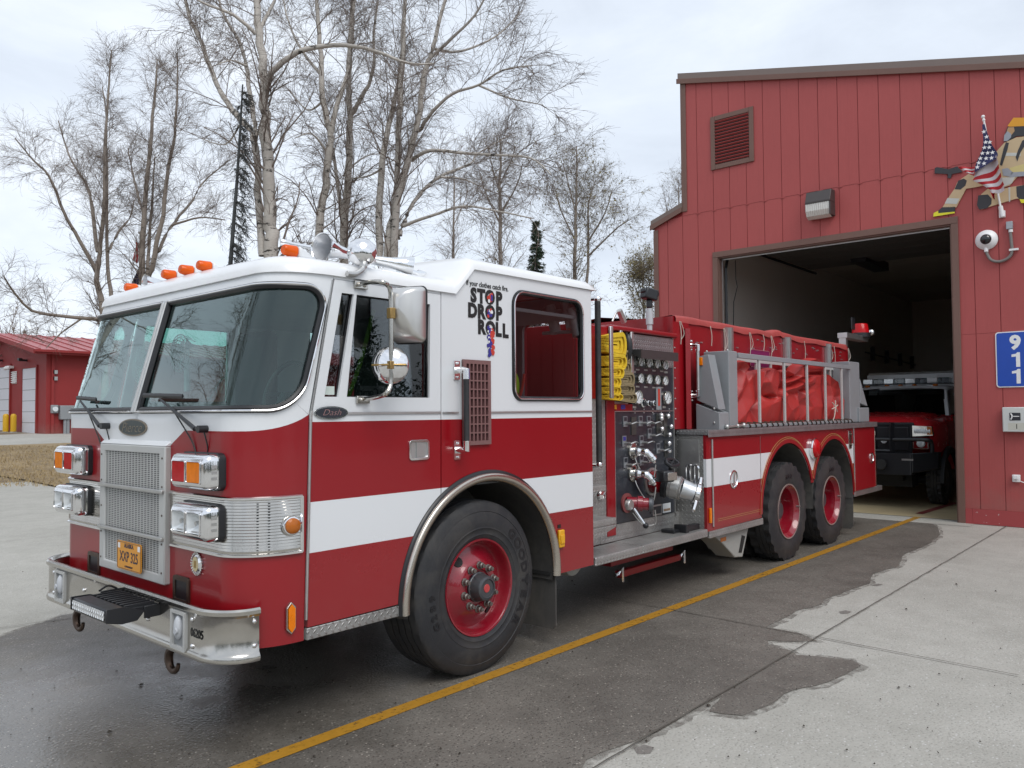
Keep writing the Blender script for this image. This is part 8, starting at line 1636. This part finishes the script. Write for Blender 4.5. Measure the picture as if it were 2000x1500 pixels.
def spec_green(Pr, rs):
    o = []
    for k in range(260):
        i = rs.randint(20, 60); i = min(i, 59); h = (i - 20) / 39; a = rs.uniform(0, 6.28); o.append((Pr[i], np.array((math.cos(a), math.sin(a), 0.15 - 0.3 * (1 - h))), (0.12 + 1.15 * (1 - h) ** 0.8) * rs.uniform(0.7, 1.1), 0.05))
    return o
boughs('spruce_tree', 'small dense green spruce above the crew cab roof', 52, [(1048, 600), (1048, 520), (1047, 437)], 8, 2, spec_green, ('needle', 10, 2.6), 'darkbark', 'spruce', None, 4)
# thicket and woods far behind: one tangled mass nobody could count
rs = np.random.RandomState(77); PP, RR = [], []
for k in range(620):
    px = rs.choice([rs.uniform(820, 1420), rs.uniform(-260, 120), rs.uniform(820, 1420)]); D = rs.uniform(52, 78); g = DP(px, 806, D); z0 = hill(g.x, g.y); h = rs.uniform(2.5, 7.5) if px > 500 else rs.uniform(3.0, 9.5)
    q = [np.array((g.x, g.y, z0))]; d = np.array((rs.normal() * 0.12, rs.normal() * 0.12, 1.0))
    for j in range(6): d = d + rs.normal(size=3) * 0.08; d /= np.linalg.norm(d); q.append(q[-1] + d * h / 6)
    PP.append(np.array(q)); RR.append(np.linspace(0.05, 0.014, 7))
PP, RR = np.stack(PP), np.stack(RR); Q1, S1 = children(rs, PP, RR, 12, 0.2, 1.0, lambda t, n: rs.uniform(0.6, 2.0, n) * (1.2 - 0.6 * t), (0.5, 1.1), 0.25, 0.02, 5, 0.5, 0.011, 0.15); Q2, S2 = children(rs, Q1, S1, 6, 0.2, 1.0, lambda t, n: rs.uniform(0.3, 0.9, n), (0.4, 1.0), 0.1, 0.05, 4, 0.6, 0.008, 0.15)
n = 26000; i = rs.randint(0, len(Q2), n); j = rs.randint(0, 4, n); c = Q2[i, j]; a = rs.normal(size=(n, 3)) * 0.07; b_ = rs.normal(size=(n, 3)) * 0.07
o = np_mesh('far_woods', [(*tubes_np(PP, RR, 4), 0), (*tubes_np(Q1, S1, 3), 0), (*tubes_np(Q2, S2, 3), 0), (np.stack([c, c + a, c + a + b_], 1).reshape(-1, 3), np.arange(n * 3).reshape(-1, 3), 1)], ['twigpale', 'bud'], None, False); tag(o, kind='stuff')
# the trees the windscreen mirrors: they stand to the left, out of the photo
gM = 'bare trees mirrored in the windscreen'
for src, loc, rot in ((treeC, (-7.5, 15.0), 0.6), (treeF, (-3.0, 21.0), 2.0), (treeF, (-11.0, 12.0), 4.0), (treeB, (3.0, 27.0), 1.0), (treeE, (-14.5, 19.0), 2.6), (treeD, (-8.5, 23.0), 1.1), (treeB, (-17.0, 13.0), 0.2), (treeF, (-18.0, 22.0), 5.2), (treeC, (-1.0, 28.0), 3.3), (treeB, (-12.0, 28.0), 2.2)):
    k = copy_tree(src); k.location = (loc[0], loc[1], hill(*loc)); k.rotation_euler = (0, 0, rot); k['label'] = 'bare tree beyond the picture edge, seen only mirrored in the windscreen'; k['group'] = gM
# unseen woods added behind the camera to darken reflections in the engine's paint and glass
rs = np.random.RandomState(5); n = 170000; blob = []
for k in range(170):
    an = rs.uniform(-3.3, 0.55); D_ = rs.uniform(26, 48); blob.append((D_ * math.cos(an) + (4 if an > -0.4 else 0), -3.6 + D_ * math.sin(an), rs.uniform(3.5, 8.5), rs.uniform(1.2, 2.6)))
blob = np.array([q for q in blob if not (q[0] > 11 and q[1] > -13)]); i = rs.randint(0, len(blob), n); h = rs.beta(1.1, 1.5, n); z = h * blob[i, 2]; rad = blob[i, 3] * (1.05 - h) * np.sqrt(rs.uniform(0, 1, n)); an = rs.uniform(0, 6.28, n)
c = np.stack([blob[i, 0] + rad * np.cos(an), blob[i, 1] + rad * np.sin(an), z + ZG], -1); a = rs.normal(size=(n, 3)) * 0.11; b_ = rs.normal(size=(n, 3)) * 0.11
o = np_mesh('unseen_mirrored_woods', [(np.stack([c, c + a, c + a + b_], 1).reshape(-1, 3), np.arange(n * 3).reshape(-1, 3), 0)], ['needle'], None, False); tag(o, kind='stuff')
# two flags on the far pole
D = 34; t0, t1 = DP(272, 640, D), DP(272, 455, D); t0.z = hill(t0.x, t0.y)
t = thing('flag_pole', 'far pale flagpole with limp striped flag over a dark blue one', 'flagpole', tuple(t0)); b = MB(); b.tube([t0, V((t0.x, t0.y, t1.z))], [0.05, 0.035], 10); b.ball((t0.x, t0.y, t1.z + 0.05), 0.08, 12); b.build('pole', 'alu', t)
def limp(pts_l, pts_r, mat, nm, k0=0, n=1):
    A = smooth_path([DP(x, y, D - 0.1) for x, y in pts_l], 6); B = smooth_path([DP(x, y, D - 0.1) for x, y in pts_r], 6); m_ = min(len(A), len(B)); b = MB(); rows = []
    for k in range(13):
        rows.append([A[j].lerp(B[j], k / 12) + CF * 0.10 * math.sin(k * 1.1 + j * 0.3) for j in range(m_)])
    ids = [b.add(r) for r in rows]
    for i_ in range(12):
        for j in range(m_ - 1): b.face((ids[i_][j], ids[i_][j + 1], ids[i_ + 1][j + 1], ids[i_ + 1][j]), (i_ % n))
    return b.build(nm, mat, t, smooth=80)
limp([(265, 472), (262, 492), (260, 508)], [(275, 476), (275, 500), (268, 515)], ['stripe_red', 'stripe_white'], 'striped_flag', 0, 2); limp([(271, 523), (262, 540), (257, 556)], [(277, 522), (277, 540), (273, 556)], 'canton', 'blue_flag')
# ================================================================== SECOND TRUCK in the bay
bt = thing('brush_truck', 'red pickup style fire truck with black bull bar parked inside the bay', 'pickup truck', (15.75, 0.88, ZG + 0.013))
BY = 0.88; HW = 1.06; Z0 = ZG + 0.013
def XYZ(lst, y): return [V((x, y, z)) for x, z in lst]
# bonnet, wings and front as one shaped shell: cross sections along X
M['redtruck'] = simple('red_truck_paint', (0.55, 0.018, 0.026), 0.25, 0, 0.6, 0.05, 2)
def sect(x, hw, zs):      # half-section from sill to centre line
    pr_ = [(hw, zs[0]), (hw + 0.0, zs[1]), (hw - 0.03, zs[2]), (hw - 0.14, zs[3]), (hw - 0.24, zs[3] + 0.012), (hw - 0.30, zs[4]), (hw * 0.35, zs[4] + 0.02), (0, zs[4] + 0.02)]
    return [V((x, BY - y, z)) for y, z in pr_] + [V((x, BY + y, z)) for y, z in pr_[::-1][1:]]
b = MB(); b.grid([sect(14.86, 0.98, (0.75, 1.0, 1.25, 1.36, 1.38)), sect(14.92, 1.0, (0.75, 1.05, 1.30, 1.42, 1.46)), sect(15.2, 1.03, (0.9, 1.1, 1.34, 1.47, 1.53)), sect(15.7, 1.05, (1.05, 1.15, 1.37, 1.50, 1.57)), sect(16.1, 1.05, (0.9, 1.15, 1.40, 1.52, 1.59)), sect(16.35, 1.05, (0.75, 1.15, 1.42, 1.54, 1.60))]); b.build('bonnet', 'redtruck', bt, smooth=50)
b = MB(); b.bx(16.3, 18.3, BY - 1.0, BY + 1.0, 0.55, 1.56); b.build('cab_body', 'redtruck', bt, bevel=0.03)
# greenhouse: raked windscreen, pillars, pale roof
wsb = [(16.2, BY - 0.86, 1.575), (16.2, BY + 0.86, 1.575)]; wst = [(16.72, BY - 0.74, 2.04), (16.72, BY + 0.74, 2.04)]
M['paletruck'] = simple('pale_truck_roof', (0.55, 0.56, 0.58), 0.3, 0, 0.4, 0.03, 2)
b = MB()
for s in (-1, 1):
    b.prism([(16.10, BY + s * 0.99, 1.55), (16.24, BY + s * 0.99, 1.55), (16.78, BY + s * 0.83, 2.03), (16.68, BY + s * 0.83, 2.03)], (0, -s * 0.06, 0.0)); b.bx(17.5, 17.62, BY + s * 0.86, BY + s * 0.99, 1.56, 2.02); b.bx(18.2, 18.32, BY + s * 0.86, BY + s * 0.99, 1.56, 2.02)
b.build('pillar', 'paletruck', bt, smooth=0)
b = MB(); b.grid([[V((x, BY - w_, z)) for w_, z in ((0.86, zz - 0.06), (0.84, zz - 0.02), (0.76, zz), (0.4, zz + 0.03), (0, zz + 0.035), (-0.4, zz + 0.03), (-0.76, zz), (-0.84, zz - 0.02), (-0.86, zz - 0.06))] for x, zz in ((16.64, 2.045), (16.70, 2.085), (17.0, 2.12), (18.35, 2.12))]); b.build('roof', 'paletruck', bt, smooth=50)
b = MB(); b.quad((16.13, BY - 0.93, 1.565), (16.13, BY + 0.93, 1.565), (16.69, BY + 0.79, 2.045), (16.69, BY - 0.79, 2.045)); b.build('windscreen', glass('dark_windscreen', (0.13, 0.15, 0.15), 1.4, (0.9, 0.95, 1.0)), bt, smooth=0)
b = MB()
for s in (-1, 1): b.quad((16.28, BY + s * 0.965, 1.58), (17.5, BY + s * 0.965, 1.58), (17.5, BY + s * 0.87, 2.02), (16.82, BY + s * 0.87, 2.02))
b.build('side_window', 'tint', bt, smooth=0)
b = MB(); b.bx(16.45, 18.2, BY - 0.9, BY + 0.9, 1.30, 1.575); b.bx(17.0, 17.15, BY - 0.75, BY - 0.2, 1.5, 1.95); b.bx(17.0, 17.15, BY + 0.2, BY + 0.75, 1.5, 1.95); b.build('cab_interior', 'seatcloth', bt, bevel=0.03)
b = MB(); b.tube([V((16.62, BY - 0.45 + 0.18 * math.cos(a), 1.68 + 0.16 * math.sin(a))) for a in [2 * PI * k / 20 for k in range(20)]], 0.014, 6, 0, False, True); b.build('steering_wheel', 'black', bt)
# grille, headlamps, bumper, bull bar
b = MB(); b.bx(14.83, 14.88, BY - 0.68, BY + 0.68, 0.86, 1.40); b.bx(14.80, 14.828, BY - 0.64, BY - 0.12, 0.95, 1.36); b.bx(14.80, 14.828, BY + 0.12, BY + 0.64, 0.95, 1.36); gb_ = b.build('grille', 'black', bt, bevel=0.02)
b = MB(); b.bx(14.825, 14.86, BY - 0.72, BY + 0.72, 1.37, 1.44); b.bx(14.79, 14.84, BY - 0.10, BY + 0.10, 0.9, 1.38); b.build('grille_frame', 'black', bt, bevel=0.02)
def hlamp(s):
    y0, y1 = BY + s * 0.70, BY + s * 0.985; b = MB(); b.prism([(14.80, y0, 1.20), (14.80, y0, 1.385), (14.85, y1, 1.37), (14.87, y1 + s * 0.02, 1.22), (14.81, BY + s * 0.84, 1.19)], (0.08, 0, 0)); h = b.build('headlamp', 'chrome', bt, smooth=30)
    b = MB()
    for k in range(7): b.ball((14.80 + 0.006 * k, y0 + s * (0.045 + 0.035 * k), 1.29), 0.03, 10, 0, (0.5, 0.8, 1.4))
    b.build('reflector', 'clearlens', h); b = MB(); b.prism([(14.835, y1 - s * 0.06, 1.23), (14.83, y1 - s * 0.06, 1.37), (14.845, y1 + s * 0.005, 1.36), (14.86, y1 + s * 0.022, 1.23)], (-0.012, 0, 0)); b.build('turn_lens', 'dimamber', h, smooth=0)
    b = MB(); b.bx(14.80, 14.87, y0 - s * 0.0, BY + s * 0.95, 0.985, 1.17); f_ = b.build('fog_lamp', 'chrome', bt, bevel=0.012); b = MB(); b.ball((14.80, BY + s * 0.83, 1.08), 0.07, 16, 0, (0.4, 1, 1)); b.build('lens', 'clearlens', f_)
hlamp(1); hlamp(-1)
b = MB(); b.prism([V((14.50, y, z)) for y, z in ((BY - 0.75, 0.92), (BY + 0.75, 0.92), (BY + 0.75, 0.55), (BY - 0.75, 0.55))], (0.22, 0, 0)); 
for s in (-1, 1): b.prism([(14.50, BY + s * 0.751, 0.92), (14.50, BY + s * 0.751, 0.58), (14.80, BY + s * 1.10, 0.66), (14.80, BY + s * 1.10, 0.94)], (0.18, 0, 0))
b.build('bumper', 'black', bt, bevel=0.02, smooth=0)
b = MB()
for s in (-1, 1): b.tube([V((14.62, BY + s * 0.42, 0.6)), V((14.60, BY + s * 0.42, 1.30)), V((14.66, BY + s * 0.42, 1.42))], 0.06, 4, flat=(1, 0.75)); b.tube(smooth_path([V((14.60, BY + s * 0.42, 1.15)), V((14.62, BY + s * 0.95, 1.15)), V((14.70, BY + s * 1.02, 1.10)), V((14.72, BY + s * 1.02, 0.93))]), 0.032, 8)
b.tube([V((14.60, BY - 0.42, 1.15)), V((14.60, BY + 0.42, 1.15))], 0.03, 8); b.tube([V((14.62, BY - 0.42, 0.95)), V((14.62, BY + 0.42, 0.95))], 0.03, 8); b.build('bull_bar', 'black', bt, smooth=40)
b = MB(); b.cyl((14.42, BY - 0.28, 0.72), (14.50, BY - 0.28, 0.72), 0.09, 14); b.bx(14.40, 14.50, BY - 0.15, BY + 0.15, 0.62, 0.85); b.build('winch', 'dark', bt, bevel=0.01); b = MB(); b.bx(14.495, 14.499, BY - 0.98 + 0.2, BY - 0.62 + 0.02, 0.80, 0.83); 
b.build('maker_strip', 'alu', bt, smooth=0); b = MB(); b.lathe([(0.05, 0), (0.05, -0.012), (0.001, -0.016)], (14.79, BY - 0.24, 1.12), (1, 0, 0), 20); b.build('round_emblem', 'clearlens', bt)
# cab lamps, light bar, rear body box
b = MB(); 
for y in (-0.62, -0.25, 0.0, 0.25, 0.62): b.ball((16.78, BY + y, 2.125), 0.05, 12, 0, (1.2, 1, 0.55))
b.build('roof_markers', 'dimamber', bt)
b = MB(); b.bx(17.05, 17.35, BY - 0.82, BY + 0.82, 2.15, 2.175); lbk = b.build('light_bar_base', 'black', bt, bevel=0.005); b = MB()
for k in range(8): y = BY - 0.80 + 0.2 * k; b.bx(17.06, 17.34, y + 0.006, y + 0.194, 2.176, 2.28, k % 2)
b.build('light_bar_modules', ['smoke', 'clearlens'], lbk, bevel=0.012)
b = MB(); b.bx(18.5, 22.2, BY - 1.12, BY + 1.12, 0.7, 2.30); b.bx(18.48, 22.2, BY - 1.14, BY + 1.14, 2.302, 2.42); b.build('rear_body', 'paletruck', bt, bevel=0.01)
b = MB(); b.tube([V((18.48, BY - 1.1, 2.44)), V((18.48, BY + 1.1, 2.44))], 0.025, 8); b.bx(18.49, 18.495, BY - 0.002, BY + 0.002, 2.3, 2.42); b.build('top_rail', 'alu', bt)
# wheels and arches
for s in (-1, 1):
    for x in (15.72, 20.2):
        c = V((x, BY + s * 1.02, Z0 + 0.42)); b = tyre_mesh(0.42, 0.27, 0.235, True, 0.0); b.v = [V((p.x, p.y * (-s), p.z)) for p in b.v]; shift(b, c); w_ = b.build('wheel', 'rubber', bt, smooth=42, origin=c); b = MB(); b.lathe([(0.24, 0.02), (0.22, 0.04), (0.20, 0.10), (0.10, 0.08), (0.09, 0.03), (0.001, 0.025)], c, (0, -s, 0), 28); b.build('rim', 'hub', w_, smooth=35, origin=c)
    b = MB(); b.grid([[V((15.72 + r * math.cos(a), BY + s * y, Z0 + 0.42 + r * math.sin(a))) for a in [PI * k / 24 for k in range(25)]] for r, y in ((0.50, 1.04), (0.50, 1.10), (0.60, 1.10), (0.62, 1.045))]); b.build('wheel_flare', 'black', bt, smooth=40)
b = MB(); b.bx(14.9, 22, BY - 0.5, BY + 0.5, 0.42, 0.62); b.cyl((15.72, BY - 0.95, Z0 + 0.42), (15.72, BY + 0.95, Z0 + 0.42), 0.07, 10); b.bx(15.1, 15.5, BY - 0.6, BY + 0.5, 0.30, 0.5); b.build('underside', 'dark', bt, smooth=0)
# orange and white hazard mark at the engine's tail
c = S(1690, 772, 0.25); b = MB(); b.prism([V((12.13, c.y + y, c.z + z)) for y, z in ((-0.09, -0.02), (0.1, 0.10), (0.1, -0.16), (-0.06, -0.16))], (0.01, 0, 0)); b.build('tail_reflector', 'amberdeep', eng, smooth=0)
